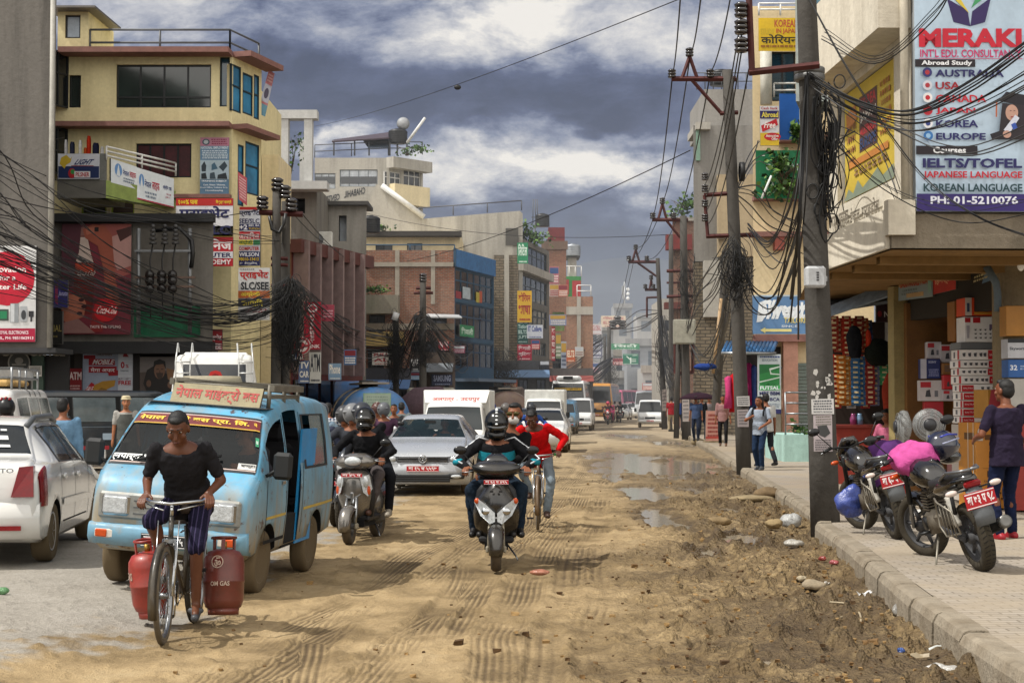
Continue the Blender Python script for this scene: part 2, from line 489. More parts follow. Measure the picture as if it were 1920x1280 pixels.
def shell(mb,F,r,depth,m,roof=None,skew=0):
 """sides, back and roof of a block standing behind facade F"""
 u0,u1,z0,z1=r
 a,b,c,d=F.p(u0,z0),F.p(u0-min(skew,0),z0,-depth),F.p(u1-max(skew,0),z0,-depth),F.p(u1,z0);h=V((0,0,z1-z0))
 mb.quad(b,a,a+h,b+h,m);mb.quad(d,c,c+h,d+h,m);mb.quad(c,b,b+h,c+h,m)
 mb.quad(a+h,d+h,c+h,b+h,roof or m)
def rail(mb,pts,h,m,n=3,post=1.2,r=.02):
 pts=[V(p)for p in pts]
 for k in range(1,n+1):mb.tube([p+V((0,0,h*k/n))for p in pts],r,m,5)
 for a,b in zip(pts,pts[1:]):
  q=max(1,round((b-a).length/post))
  for i in range(q+1):p=a.lerp(b,i/q);mb.cyl(p,p+V((0,0,h)),r,m,n=5)
  #  sky and sun
SUN_DIR=V((-.52,-.14,.84)).normalized()
def make_world():
 w=bpy.data.worlds.new('World');SC.world=w;w.use_nodes=True
 t=NT.__new__(NT);t.t=w.node_tree;nt=t.t
 out=nt.nodes['World Output'];bg=nt.nodes['Background']
 sky=nt.nodes.new('ShaderNodeTexSky');sky.sky_type='NISHITA';sky.sun_disc=False
 sky.sun_elevation=math.asin(SUN_DIR.z);sky.sun_rotation=math.atan2(SUN_DIR.x,SUN_DIR.y)
 nt.links.new(sky.outputs[0],bg.inputs[0]);bg.inputs[1].default_value=.07
 d=t.coord('Generated')
 sep=t.n('ShaderNodeSeparateXYZ');t.l(d,sep.inputs[0])
 ay=t.math('MAXIMUM',t.math('ABSOLUTE',sep.outputs[1]),.12)
 u=t.math('DIVIDE',sep.outputs[0],ay);w_=t.math('DIVIDE',sep.outputs[2],ay)
 cb=t.n('ShaderNodeCombineXYZ');t.l(t.math('MULTIPLY',u,1.),cb.inputs[0]);t.l(t.math('MULTIPLY',w_,1.9),cb.inputs[1])
 w1=nt.nodes.new('ShaderNodeTexNoise');w1.inputs['Scale'].default_value=7;w1.inputs['Detail'].default_value=7;w1.inputs['Roughness'].default_value=.6;t.l(cb.outputs[0],w1.inputs[0])
 ws=t.n('ShaderNodeSeparateColor');t.l(w1.outputs['Color'],ws.inputs[0])
 uu=t.math('ADD',u,t.math('MULTIPLY',t.math('SUBTRACT',ws.outputs[0],.5),.15))
 ww=t.math('ADD',w_,t.math('MULTIPLY',t.math('SUBTRACT',ws.outputs[1],.5),.1))
 f1=t.noise(10,9,.66,cb.outputs[0],.25);f2=t.noise(30,7,.62,cb.outputs[0])
 B=[(1010,40,260,60,.62),(820,10,200,40,.3),(330,10,300,60,.30),(150,-60,500,90,.3),(1130,245,150,24,.34),(985,308,225,42,.66),(1180,318,120,36,.42),(620,262,60,26,.62),(760,340,160,40,.3),(1210,395,150,30,.16),(1330,60,160,120,.22),(700,425,300,30,.12),(1500,0,200,150,.3)]
 tot=None
 for px,py,rx,ry,s in B:
  du=t.math('DIVIDE',t.math('SUBTRACT',uu,(px-960)/FPX),rx/FPX)
  dw=t.math('DIVIDE',t.math('SUBTRACT',ww,(750-py)/FPX),ry/FPX)
  g=t.math('MULTIPLY',t.math('POWER',2.718,t.math('MULTIPLY',t.math('ADD',t.math('MULTIPLY',du,du),t.math('MULTIPLY',dw,dw)),-1.)),s)
  tot=g if tot is None else t.math('ADD',tot,g)
 tex=t.math('ADD',t.math('MULTIPLY',f1,.75),t.math('MULTIPLY',f2,.25))
 v=t.math('ADD',t.math('MULTIPLY',tot,t.math('ADD',-.35,t.math('MULTIPLY',tex,2.7))),t.math('MULTIPLY',t.math('SUBTRACT',tex,.48),.75))
 high=t.ramp(w_,(.26,0.),(.6,.3))
 back=t.ramp(sep.outputs[1],(.0,.9),(.35,0.))  # sky behind the camera and overhead brightened as added fill light
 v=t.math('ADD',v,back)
 v=t.math('ADD',v,high)
 colr=t.ramp(v,(.0,lin('#3c4562')),(.14,lin('#566080')),(.27,lin('#868ea6')),(.47,lin('#c4c5cc')),(.74,lin('#fdf8f0')))
 bl=t.ramp(w_,(.02,lin('#7d90a8')),(.11,lin('#ffffff')))
 colr=t.mix(t.ramp(w_,(.02,.9),(.135,0.)),colr,lin('#5f6f8c'))
 bg2=nt.nodes.new('ShaderNodeBackground');t.l(colr,bg2.inputs[0]);t.l(t.ramp(sep.outputs[1],(.0,1.),(.3,.5)),bg2.inputs[1])if 0 else None;t.l(t.math('ADD',1.,t.math('MULTIPLY',t.ramp(t.math('MULTIPLY',sep.outputs[1],-1.),(-.1+.1,0.),(.4,1.)),1.05)),bg2.inputs[1])  # cloud strength also raised behind the camera, to fill walls facing it
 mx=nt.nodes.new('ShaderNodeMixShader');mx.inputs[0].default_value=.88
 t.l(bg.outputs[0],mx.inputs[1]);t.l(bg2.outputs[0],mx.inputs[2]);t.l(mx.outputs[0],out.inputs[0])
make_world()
sun=bpy.data.lights.new('sun','SUN');sun.energy=4.7;sun.angle=R(.55);sun.color=(1,.965,.90)
so=bpy.data.objects.new('sun',sun);COL.objects.link(so);so.rotation_euler=(-SUN_DIR).to_track_quat('-Z','Y').to_euler()
SC.view_settings.view_transform='Standard';SC.view_settings.look='None';SC.view_settings.exposure=0
SC.render.engine='CYCLES';SC.cycles.max_bounces=6;SC.cycles.transparent_max_bounces=12;SC.cycles.use_denoising=True
#  ground
KERB=[(3,2.62),(7,2.72),(8.7,2.8),(10.2,2.87),(12.3,3.04),(15.4,3.35),(19.3,3.68),(21.6,4.08),(29.7,4.7),(40,5.5),(52,6.4),(73,7.9),(100,9.9),(150,13.6),(260,22)]
KY=[k[0]for k in KERB];KX=[k[1]for k in KERB]
def kerbx(y):return float(np.interp(y,KY,KX))
zk=.2
rng=np.random.RandomState(5)
HT=rng.rand(512,512)
def vn(x,y):
 xi=np.floor(x).astype(int);yi=np.floor(y).astype(int);fx=x-xi;fy=y-yi
 fx=fx*fx*fx*(fx*(fx*6-15)+10);fy=fy*fy*fy*(fy*(fy*6-15)+10)
 g=lambda a,b:HT[a%512,b%512]
 return(g(xi,yi)*(1-fx)+g(xi+1,yi)*fx)*(1-fy)+(g(xi,yi+1)*(1-fx)+g(xi+1,yi+1)*fx)*fy
def fbm(x,y,s,o=4,r=.5):
 t=0;a=1;n=0
 for i in range(o):
  t=t+a*vn(x*s+17.3*i,y*s+9.1*i);n+=a;a*=r;s*=2.03
 return t/n
def sstep(a,b,x):
 t=np.clip((x-a)/(b-a),0,1);return t*t*(3-2*t)
def Hs(x,y):
 """large shapes of the ground, used to stand things on it"""
 return.08*sstep(-2.5,-3.5,np.asarray(x,float))*sstep(7,10,np.asarray(y,float))
def hz(x,y):return float(Hs(x,y))
BY=[5,8,10,12,15,20,30,60,150,260];BX=[-4.4,-4.0,-3.3,-3.0,-3.0,-2.4,-2.0,-1.0,5,12]
TR=[([(470,1290),(600,1205),(760,1120),(905,1010),(1010,930),(1090,850)],.16,.03,6),([(560,1290),(570,1250),(590,1200),(640,1130),(700,1085),(800,1020),(900,965)],.13,.03,5),([(690,1290),(770,1205),(850,1130),(940,1045),(1010,985),(1080,905),(1120,840)],.17,.03,7),([(830,1290),(850,1200),(905,1100),(935,1060),(1000,960),(1085,860)],.1,.022,4),([(940,1290),(950,1200),(985,1100),(1060,980),(1120,890),(1150,830)],.18,.035,7),([(360,1290),(520,1190),(700,1100),(860,1010),(1000,915)],.12,.022,5),([(1130,1290),(1110,1180),(1105,1080),(1130,960),(1140,890)],.15,.045,4),([(620,1290),(700,1230),(830,1140),(960,1020),(1060,940),(1120,865)],.12,.02,5),([(1010,1290),(1040,1150),(1090,1020),(1140,930),(1165,850)],.13,.05,3),([(760,1290),(800,1180),(880,1060),(990,940),(1060,860)],.11,.04,4)]
def ground_mesh():
 ny,nx=700,540
 ys=5.2*np.exp(np.linspace(0,math.log(300/5.2),ny));ts=np.linspace(-.56,.44,nx)
 Y=np.repeat(ys[:,None],nx,1);X=Y*ts[None,:]
 kx=np.interp(ys,KY,KX)[:,None]
 X=np.where(X>kx+.12,kx+.12+(X-kx-.12)*0.02,X)
 bx=np.interp(ys,BY,BX)[:,None]+(fbm(X,Y,.8)-.5)*1.6
 mud=sstep(-.16,.22,X-bx+(fbm(X,Y,5,3)-.5)*.9)
 dk=kx-X
 rough=sstep(3.6,.7,dk+(fbm(X+9,Y,.5)-.5)*2.2)*sstep(75,30,Y)
 near=sstep(90,20,Y)
 h=(fbm(X,Y,.45)-.5)*.05*mud+(fbm(X,Y*.8,3.1,4)-.5)*.014*mud*near
 cl=np.abs(fbm(X,Y,2.3,5,.6)-.5)*2
 h=h+rough*((.32-cl)*.055+(fbm(X+3,Y,8,3)-.5)*.045+np.clip(fbm(X+31,Y+7,5.2,3)-.58,0,1)*.5)
 h=h+mud*near*np.clip(fbm(X+50,Y+3,6.5,3)-.62,0,1)*.14
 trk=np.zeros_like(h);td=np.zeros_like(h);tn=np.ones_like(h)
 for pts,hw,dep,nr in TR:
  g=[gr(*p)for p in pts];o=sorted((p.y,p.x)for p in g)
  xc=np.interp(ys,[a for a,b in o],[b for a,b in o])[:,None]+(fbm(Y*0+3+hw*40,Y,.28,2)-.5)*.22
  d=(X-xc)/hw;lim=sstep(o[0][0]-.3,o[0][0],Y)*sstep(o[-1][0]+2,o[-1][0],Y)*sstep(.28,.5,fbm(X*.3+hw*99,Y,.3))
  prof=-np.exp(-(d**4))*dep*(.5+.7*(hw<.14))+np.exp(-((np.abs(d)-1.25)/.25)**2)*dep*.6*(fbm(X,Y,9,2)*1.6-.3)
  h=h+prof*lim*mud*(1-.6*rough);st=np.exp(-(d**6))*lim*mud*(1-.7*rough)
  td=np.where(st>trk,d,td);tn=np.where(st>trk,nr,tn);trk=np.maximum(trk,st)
 h=h+mud*near*(fbm(X,Y,11,3)-.5)*.022*sstep(26,15,Y)
 pud=np.zeros_like(h)
 for px,py,rx,ry in((1190,868,1.25,12),(1130,872,.5,6),(1290,868,.7,8),(1235,968,.36,2.6),(1275,985,.35,1.2),(1210,925,.4,3),(1180,818,1.2,9),(1320,1035,.22,.7),(1260,830,.8,7),(1390,1010,.25,1.),(1440,1245,.10,.22),(1330,1215,.14,.22),(1370,955,.2,1.2)):
  c=gr(px,py);pud=np.maximum(pud,np.exp(-((X-c.x)/rx)**2-((Y-c.y)/ry)**2))
 pm=sstep(.45,.63,pud*.95+(fbm(X+5,Y*.45,1.5,5,.62)-.5)*1.7)
 h=h*(1-.75*pm)-.05*pm+.012*(pud>.25)*(fbm(X,Y,4)-.5)
 h=np.where(dk<.25,h-.01+.07*sstep(.25,0,dk)*(fbm(X,Y,1.7)*1.6-.3),h)
 h=h+Hs(X,Y)-.004*(1-mud)+(1-mud)*(fbm(X,Y,2)-.5)*.012
 grav=(1-mud)*np.clip(fbm(X+2,Y,14,2)-.58,0,1)*.06*sstep(18,13,Y)
 h=h+grav
 h=np.where(pud<.22,np.maximum(h,-.016+(h+.016)*.06),h)
 wet=np.clip(pm+sstep(.12,.45,pud)*.55+rough*sstep(.5,.62,fbm(X+77,Y,.9))*.5,0,1)
 n=ny*nx
 co=np.stack([X,Y,h],-1).reshape(-1,3).astype(np.float32)
 i=np.arange((ny-1)*(nx-1));r_,c_=i//(nx-1),i%(nx-1);a=r_*nx+c_
 q=np.stack([a,a+1,a+nx+1,a+nx],-1).astype(np.int32)
 me=bpy.data.meshes.new('road');me.vertices.add(n);me.vertices.foreach_set('co',co.ravel())
 me.loops.add(q.size);me.loops.foreach_set('vertex_index',q.ravel());me.polygons.add(len(q))
 me.polygons.foreach_set('loop_start',np.arange(0,q.size,4,dtype=np.int32));me.polygons.foreach_set('loop_total',np.full(len(q),4,np.int32))
 me.update();me.polygons.foreach_set('use_smooth',np.ones(len(q),bool))
 at_=me.color_attributes.new('surf','FLOAT_COLOR','POINT')
 dark=np.clip(.5+(fbm(X,Y,1.6,5,.65)-.5)*.9-trk*.06-rough*.15,0,1)
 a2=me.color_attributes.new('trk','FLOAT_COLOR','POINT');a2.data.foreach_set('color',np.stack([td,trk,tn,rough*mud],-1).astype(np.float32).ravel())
 at_.data.foreach_set('color',np.stack([mud,wet,dark,np.ones_like(h)],-1).astype(np.float32).ravel())
 return me
def mudmat():
 t=NT('mud_and_worn_asphalt');a=t.t.nodes.new('ShaderNodeAttribute');a.attribute_name='surf'
 s=t.n('ShaderNodeSeparateColor');t.l(a.outputs['Color'],s.inputs[0]);P=t.pos()
 n1=t.noise(2.2,8,.65,P);n2=t.noise(24,5,.7,P);n3=t.noise(.35,4,.5,P)
 f=t.math('ADD',t.math('MULTIPLY',s.outputs[2],.5),t.math('ADD',t.math('MULTIPLY',n1,.28),t.math('MULTIPLY',n2,.22)))
 mudc=t.ramp(f,(.28,(.095,.063,.03,1)),(.43,(.21,.148,.073,1)),(.57,(.345,.25,.132,1)),(.76,(.44,.34,.2,1)))
 pvn=t.math('ADD',t.math('MULTIPLY',n1,.4),t.math('MULTIPLY',n2,.6))
 pav=t.ramp(pvn,(.3,(.17,.15,.125,1)),(.5,(.29,.265,.225,1)),(.7,(.36,.33,.29,1)))
 vor=t.n('ShaderNodeTexVoronoi');vor.inputs['Scale'].default_value=26;t.l(P,vor.inputs['Vector'])
 stones=t.math('MULTIPLY',t.ramp(vor.outputs['Distance'],(.12,1.),(.3,0.)),t.ramp(n1,(.5,0.),(.6,.8)))
 pav=t.mix(stones,pav,(.42,.39,.35,1))
 col=t.mix(s.outputs[0],pav,mudc)
 sp=t.n('ShaderNodeSeparateXYZ');t.l(P,sp.inputs[0])
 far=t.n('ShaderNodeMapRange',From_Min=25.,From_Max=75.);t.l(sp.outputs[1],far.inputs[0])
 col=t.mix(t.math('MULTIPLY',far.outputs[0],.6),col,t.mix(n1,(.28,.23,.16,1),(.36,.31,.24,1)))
 wetc=t.mix(1.,col,(.42,.40,.36,1),'MULTIPLY')
 t.l(t.mix(s.outputs[1],col,wetc),t.b.inputs['Base Color'])
 t.l(t.math('SUBTRACT',.95,t.math('MULTIPLY',s.outputs[1],.62)),t.b.inputs['Roughness'])
 t.b.inputs['Specular IOR Level'].default_value=.3
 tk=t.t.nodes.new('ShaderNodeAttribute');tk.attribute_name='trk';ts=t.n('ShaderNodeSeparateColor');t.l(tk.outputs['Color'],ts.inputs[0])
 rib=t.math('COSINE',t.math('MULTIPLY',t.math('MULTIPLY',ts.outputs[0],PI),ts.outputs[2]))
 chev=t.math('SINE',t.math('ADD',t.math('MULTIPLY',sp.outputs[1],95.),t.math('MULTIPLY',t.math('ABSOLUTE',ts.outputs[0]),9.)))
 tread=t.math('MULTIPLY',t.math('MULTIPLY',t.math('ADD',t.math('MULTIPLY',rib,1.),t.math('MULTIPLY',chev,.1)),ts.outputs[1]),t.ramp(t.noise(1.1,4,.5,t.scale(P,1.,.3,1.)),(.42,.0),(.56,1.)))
 v2=t.n('ShaderNodeTexVoronoi');v2.inputs['Scale'].default_value=15;t.l(t.mix(.12,P,t.n('ShaderNodeTexNoise').outputs['Color']),v2.inputs['Vector'])
 v3=t.n('ShaderNodeTexVoronoi');v3.inputs['Scale'].default_value=42;t.l(P,v3.inputs['Vector'])
 crumb=t.math('MULTIPLY',t.math('ADD',t.math('MULTIPLY',v2.outputs['Distance'],-1.3),t.math('MULTIPLY',v3.outputs['Distance'],-.6)),t.math('ADD',.12,t.math('MULTIPLY',tk.outputs['Alpha'],1.)))
 gv=t.math('MULTIPLY',t.math('MAXIMUM',t.math('MULTIPLY',tread,-1.),0.),.8);bc=t.b.inputs['Base Color'];prv=bc.links[0].from_socket;t.l(t.mix(t.math('ADD',gv,t.math('MULTIPLY',t.math('MULTIPLY',tk.outputs['Alpha'],t.ramp(v2.outputs['Distance'],(.3,0.),(.62,1.))),.55)),prv,(.075,.048,.024,1)),bc)  # tread grooves and gaps between clods darkened in the base colour
 hh=t.math('ADD',t.math('ADD',t.math('MULTIPLY',n2,.55),t.math('MULTIPLY',t.noise(80,3,.6,P),.25)),t.math('ADD',t.math('MULTIPLY',tread,.24),t.math('MULTIPLY',crumb,t.math('MULTIPLY',s.outputs[0],.9))))
 t.bump(hh,.85,.05)
 return t.m
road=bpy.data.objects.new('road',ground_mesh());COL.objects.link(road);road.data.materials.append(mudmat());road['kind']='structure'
def watermat():
 t=NT('puddle_water');t.b.inputs['Base Color'].default_value=(.27,.23,.17,1);t.b.inputs['Roughness'].default_value=.1
 t.b.inputs['Specular IOR Level'].default_value=.8;t.bump(t.noise(5,3,.5,t.pos()),.08,.03);return t.m
mb=MB()
for i in range(40):
 y0,y1=9+i*2.3,9+(i+1)*2.3
 mb.quad((.4+y0*.035-.35,y0,-.024),(kerbx(y0)+.05,y0,-.024),(kerbx(y1)+.05,y1,-.024),(.4+y1*.035-.35,y1,-.024),None or watermat.__dict__.setdefault('m',watermat()))
o=mb.build('puddle_water');o['kind']='structure'
mb=MB();S=7000
mb.quad((-S,-S,-.35),(S,-S,-.35),(S,S,-.35),(-S,S,-.35),zg('far_ground','#6d6453'))
o=mb.build('ground');o['kind']='structure'
def pavemat():
 t=NT('dusty_pavers');P=t.pos()
 b=t.t.nodes.new('ShaderNodeTexBrick');mp=t.scale(P,1,1,1);t.l(mp,b.inputs['Vector'])
 b.inputs['Scale'].default_value=1;b.inputs['Brick Width'].default_value=.2;b.inputs['Row Height'].default_value=.1;b.inputs['Mortar Size'].default_value=.008
 b.inputs['Color1'].default_value=(.235,.205,.17,1);b.inputs['Color2'].default_value=(.31,.275,.235,1);b.inputs['Mortar'].default_value=(.085,.07,.05,1)
 n=t.noise(.8,7,.62,P);n2=t.noise(14,5,.65,P)
 dust=t.mix(n2,(.22,.175,.12,1),(.33,.275,.20,1))
 c=t.mix(t.ramp(n,(.36,.1),(.6,.85)),b.outputs[0],dust)
 t.l(c,t.b.inputs['Base Color']);t.b.inputs['Roughness'].default_value=.95;t.bump(t.math('ADD',t.math('MULTIPLY',b.outputs[1],-.3),n2),.35,.03);return t.m
PV=pavemat();KM=zg('kerb_concrete','#8a8070','#544632',.65,1.6,.9)
mb=MB();kb=MB()
ys=[3+.9*i for i in range(28)]+[28+3*i for i in range(78)]
ys=sorted(set(ys))
def pz(y):return zk+.04*max(0,min(1,(21.0-y)/1.5))
for y0,y1 in zip(ys,ys[1:]):
 a,b=kerbx(y0),kerbx(y1);k=.16;j=random.uniform(-.012,.012);z0,z1=pz(y0),pz(y1)
 mb.quad((a+k,y0,z0),(30,y0,z0),(30,y1,z1),(b+k,y1,z1),PV)
 x0,x1=a+j,b+j;g=.012;t0=z0+random.uniform(.004,.016)
 prof=[(-.045,-.3),(-.035,t0-.07),(-.005,t0-.015),(.03,t0),(.155,t0),(.16,-.3)]
 n=len(prof);vs=[(x0+u,y0+g,z)for u,z in prof]+[(x1+u,y1-g,z)for u,z in prof]
 kb.add(vs,[(i,i+1,n+i+1,n+i)for i in range(n-1)]+[tuple(range(n)),tuple(range(n,2*n))[::-1]],KM)
o=mb.build('pavement');o['kind']='structure'
o=kb.build('kerb');o['kind']='structure'
mb=MB()
for y0,y1 in((25,60),(60,120),(120,260)):
 f=lambda y:-10.3+.085*(y-28)
 mb.quad((-60,y0,.12),(f(y0)+.4,y0,.12),(f(y1)+.4,y1,.12),(-60,y1,.12),PV)
 mb.quad((f(y0)+.4,y0,-.2),(f(y1)+.4,y1,-.2),(f(y1)+.4,y1,.12),(f(y0)+.4,y0,.12),KM)
o=mb.build('pavement');o['kind']='structure'
def hills():
 mb=MB();m=NT('hazy_hill');P=m.pos()
 m.l(m.ramp(m.noise(.006,6,.6,P),(.3,lin('#3b4350')),(.7,lin('#434b59'))),m.b.inputs['Base Color']);m.b.inputs['Roughness'].default_value=1  # blue-grey haze of distance is put into the hill colour itself
 m.b.inputs['Specular IOR Level'].default_value=0
 for Y,base,amp,seed in((4200,330,90,3),(3000,215,60,8)):
  N=160;vs=[];
  for i in range(N+1):
   x=-2600+5200*i/N
   h=base+amp*(2*float(fbm(np.array(x/900+seed),np.array(seed*1.),1.,4))-1)+(70 if Y>4000 else 0)*math.exp(-((x-300)/330)**2)
   vs+=[(x,Y-900,-5),(x,Y-420,h*.45),(x,Y,h),(x,Y+900,-5)]
  fs=[(4*i+k,4*i+4+k,4*i+5+k,4*i+1+k)for i in range(N)for k in range(3)]
  mb.add(vs,fs,m.m,True)
 o=mb.build('hills');o['kind']='structure'
hills()
#  helpers for buildings
def FZ(pxl,pxr,Z,Zr=None):
 a=at(pxl,750,Z);b=at(pxr,750,Zr or Z);return Fac((a.x,a.y),(b.x,b.y))
def foliage(mb,c,rad,n,size,mats,seed=0):
 r=random.Random(seed);c=V(c)
 cl=[V((r.uniform(-1,1)*rad[0]*.75,r.uniform(-1,1)*rad[1]*.75,r.uniform(-1,1)*rad[2]*.75))for _ in range(max(3,n//45))]
 for i in range(n):
  k=r.choice(cl);p=c+k+V((r.gauss(0,.3)*rad[0],r.gauss(0,.3)*rad[1],r.gauss(0,.3)*rad[2]))
  d=V((r.uniform(-1,1),r.uniform(-1,1),r.uniform(-.5,1))).normalized();e=d.orthogonal().normalized();e.rotate(Quaternion(d,r.uniform(0,6.3)))
  s=size*r.uniform(.6,1.3);w=s*.38
  mb.add([p,p+d*s*.5+e*w,p+d*s,p+d*s*.5-e*w],[(0,1,2,3)],r.choice(mats))
LEAF=[mt('#2f4a1c',.6,0,.3),mt('#45662a',.6,0,.3),mt('#22381a',.6,0,.3),mt('#5d7d35',.6,0,.3)]
def plant(label,c,rad,n=220,size=.16,seed=1,cat='plant',name='rooftop_plant',stems=5,group=None,pot=None):
 t=zp(name,label,cat,(c[0],c[1],c[2]),0,group)
 mb=MB();foliage(mb,(0,0,rad[2]*1.0),rad,n,size,LEAF,seed);mb.build('foliage',t)
 mb=MB();r=random.Random(seed)
 for i in range(stems):mb.tube([(0,0,0),(r.uniform(-.4,.4)*rad[0],r.uniform(-.3,.3)*rad[1],rad[2]*.8),(r.uniform(-.8,.8)*rad[0],r.uniform(-.8,.8)*rad[1],rad[2]*1.6)],[.03,.02,.008],mt('#4a3b28'),5)
 mb.build('stem',t)
 if pot:m2=MB();m2.lathe([(0,0),(pot*.7,0),(pot,pot*1.3),(pot*.85,pot*1.3)],mt('#7c4630'),(0,0,-.02),n=14);m2.build('pot',t)
 return t
def watertank(label,p,r,h,hexc='#101113',cat='water tank'):
 mb=MB();pr=[(0,0),(r,0)]
 for i in range(6):z=h*.82*i/6;pr+=[(r,z+.01),(r*1.03,z+h*.05),(r,z+h*.1)]
 pr+=[(r,h*.84),(r*.75,h*.93),(r*.35,h*.95),(r*.34,h),(0,h)]
 mb.lathe(pr,mt(hexc,.45,0 if hexc<'#7' else.8),n=20);return mb.own('water_tank',label,cat,None,None,p,0)
class Bld:
 def __init__(s,label,F,top,depth,mat,name='building',cat='building',group=None,z0=0.,roof=None,skew=0):
  s.skew=skew;s.F=F;s.root=zp(name,label,cat,F.p(0,0),0,group);s.r=(0,F.L,z0,top);s.m=mat;s.depth=depth;s.holes=[];s.wins=[];s.mb=MB();s.roof=roof
 def w(s,pxl,pyt,pxr,pyb,nx=2,ny=1,F=None,**k):
  r=(F or s.F).rect(pxl,pyt,pxr,pyb);s.holes.append(r);s.wins.append((r,nx,ny,k));return s
 def wr(s,r,nx=2,ny=1,**k):s.holes.append(r);s.wins.append((r,nx,ny,k));return s
 def hole(s,pxl,pyt,pxr,pyb,back=None):
  r=s.F.rect(pxl,pyt,pxr,pyb);s.holes.append(r)
  if back:m=MB();m.quad(*[s.F.p(u,z,-.5)for u,z in((r[0],r[2]),(r[1],r[2]),(r[1],r[3]),(r[0],r[3]))],back);m.build('opening',s.root,'world')
  return s
 def done(s,sides=True,depth=.2):
  wall(s.mb,s.F,s.r,s.holes,s.m,depth)
  if sides:shell(s.mb,s.F,s.r,s.depth,s.m,s.roof,s.skew)
  s.mb.build('wall',s.root,'world')
  for r,nx,ny,k in s.wins:win(s.F,r,s.root,nx,ny,**k)
  return s
 def part(s,name,fn,label=None):
  m=MB();fn(m);return[q.build(name,s.root,'world',label)for q in m.pieces()]
zc=lambda py,Z:at(960,py,Z).z
YEL=zg('yellow_plaster','#d8cca0','#857654',.3,.5,.12)
CREAM=zg('cream_plaster','#d8c9a4','#8c7b5a',.35,.6,.12)
PINK=mt('#7d5850',.75)
GREYC=zg('dark_concrete','#77736c','#2d2b29',.7,.5,.3)
LCONC=zg('light_concrete','#a8a49b','#55524c',.55,.35,.2)
BRICK=brickmat('red_brick','#8a4630','#9c5a3e','#8f8474',1.,.35)
STONEW=brickmat('stone_rubble_wall','#7d725f','#8e8069','#4d463b',.5,.4)
MAROON=mt('#5a2422',.55,0,.25)
DGREY=mt('#3b3b3d',.7)
RAILW=mt('#c9c9c6',.5);RAILD=mt('#4c4e52',.5)
# - grey block at the far left edge with the appliance hoarding
Fa=FZ(-170,98,38)
za=zc(652,38)
b=Bld('tall bare grey concrete building cut off by the left edge',Fa,12.6,9,zg('stained_grey_render','#6f6b66','#3b3937',.75,.35,.3),z0=za,name='concrete_building',skew=3.0)
b.part('drainpipe',lambda m:m.cyl(Fa.p(Fa.L-.05,za,.12),Fa.p(Fa.L-.05,12.3,.12),.06,mt('#9a978f')))
b.done()
b.part('ceiling',lambda m:zh(m,Fa,-.2,Fa.L+.1,za-.12,za-.003,-1.4,.12,DGREY))
Fa2=Fac(Fa.p(0,0,-1.4)[:2],Fa.p(Fa.L,0,-1.4)[:2])
def shopfront(m):
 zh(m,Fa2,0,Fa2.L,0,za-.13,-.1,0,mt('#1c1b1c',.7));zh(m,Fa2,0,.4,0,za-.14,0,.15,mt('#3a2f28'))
 zh(m,Fa2,Fa2.L-.9,Fa2.L-.6,0,za-.14,0,.1,mt('#34463c'))
b.part('shopfront',shopfront)
q=Fa2.pq(8,655,128,668,.16)
b.part('lettering',lambda m:deco(m,q,[('t','BOX OFFICE',.02,0,.98,1,'#77736d',.03)]))
b.part('emblem',lambda m:deco(m,Fa2.pq(18,658,62,702,.17),[('c',.5,.5,.48,.48,'#6b6a66'),('c',.5,.5,.42,.42,'#252827'),('c',.5,.42,.18,.14,'#6b6a66'),('r',.2,.55,.8,.62,'#6b6a66'),('r',.3,.68,.7,.73,'#6b6a66')]))
zj('notice','small white box office notice on the dark shopfront',Fa2.pq(59,686,83,706,.2),'#b9b8b2',[('t','BOX OFFICE',.08,.5,.92,.8,'#222222'),('l',.1,.42,3,.08,.92,'#555555')],.02)
q=Fa.quad((Fa.rect(-86,462,71,641)),.12)
zj('billboard','white appliance hoarding with red disc on the grey concrete building',q,'#d6d6d6',[('c',.66,.34,.325,.285,'#b80f2e'),('t','Innovation',.43,.21,.88,.275,'#f2e8e8'),('t','for a',.56,.305,.76,.36,'#f2e8e8'),('t','Better Life',.42,.40,.89,.455,'#f2e8e8'),('r',.40,.66,.68,.78,'#3c4a44'),('r',.42,.68,.66,.76,'#1f7d52'),('r',.70,.60,.80,.80,'#8d9296'),('r',.705,.605,.75,.795,'#c3c7ca'),('r',.82,.63,.90,.79,'#a5a9ad'),('c',.86,.72,.03,.05,'#3b3e42'),('r',.92,.68,.98,.74,'#2b2b2f'),('r',.94,.74,.96,.79,'#2b2b2f'),('r',0,.86,1,1.0,'#a00f38'),('t','ROYAL ELECTRONICS',.56,.885,.92,.92,'#f0dde2'),('t','CHABAHIL, PH: 9851062913',.38,.945,.98,.98,'#f0dde2')],.1)
# - cola wall block with transformer frame
Fb=FZ(98,398,42.6);zb1=zc(407,42.6);zb0=zc(640,42.6)
b=Bld('low grey block with cola poster and dark ground floor',Fb,zb1,3.2,zg('grey_render_block','#6d6963','#38352f',.5,.5,.2),z0=zb0,name='commercial_block',skew=.9)
b.part('cornice',lambda m:zh(m,Fb,-.1,Fb.L+.06,zb1-.16,zb1+.06,.003,.35,mt('#17181a',.7)))
b.part('green_panel',lambda m:m.slab(Fb.pq(252,574,376,632,.05),.04,mt('#0f5a3c',.6,0,.3)))
b.done()
def gf(m):
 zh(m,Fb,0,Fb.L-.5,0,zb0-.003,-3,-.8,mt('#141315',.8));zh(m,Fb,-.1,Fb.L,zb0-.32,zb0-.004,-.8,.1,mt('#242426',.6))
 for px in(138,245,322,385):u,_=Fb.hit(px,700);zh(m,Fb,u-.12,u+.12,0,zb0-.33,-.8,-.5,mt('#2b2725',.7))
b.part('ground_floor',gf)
A1=[('r',0,0,1,1,'#5e1f2a')]
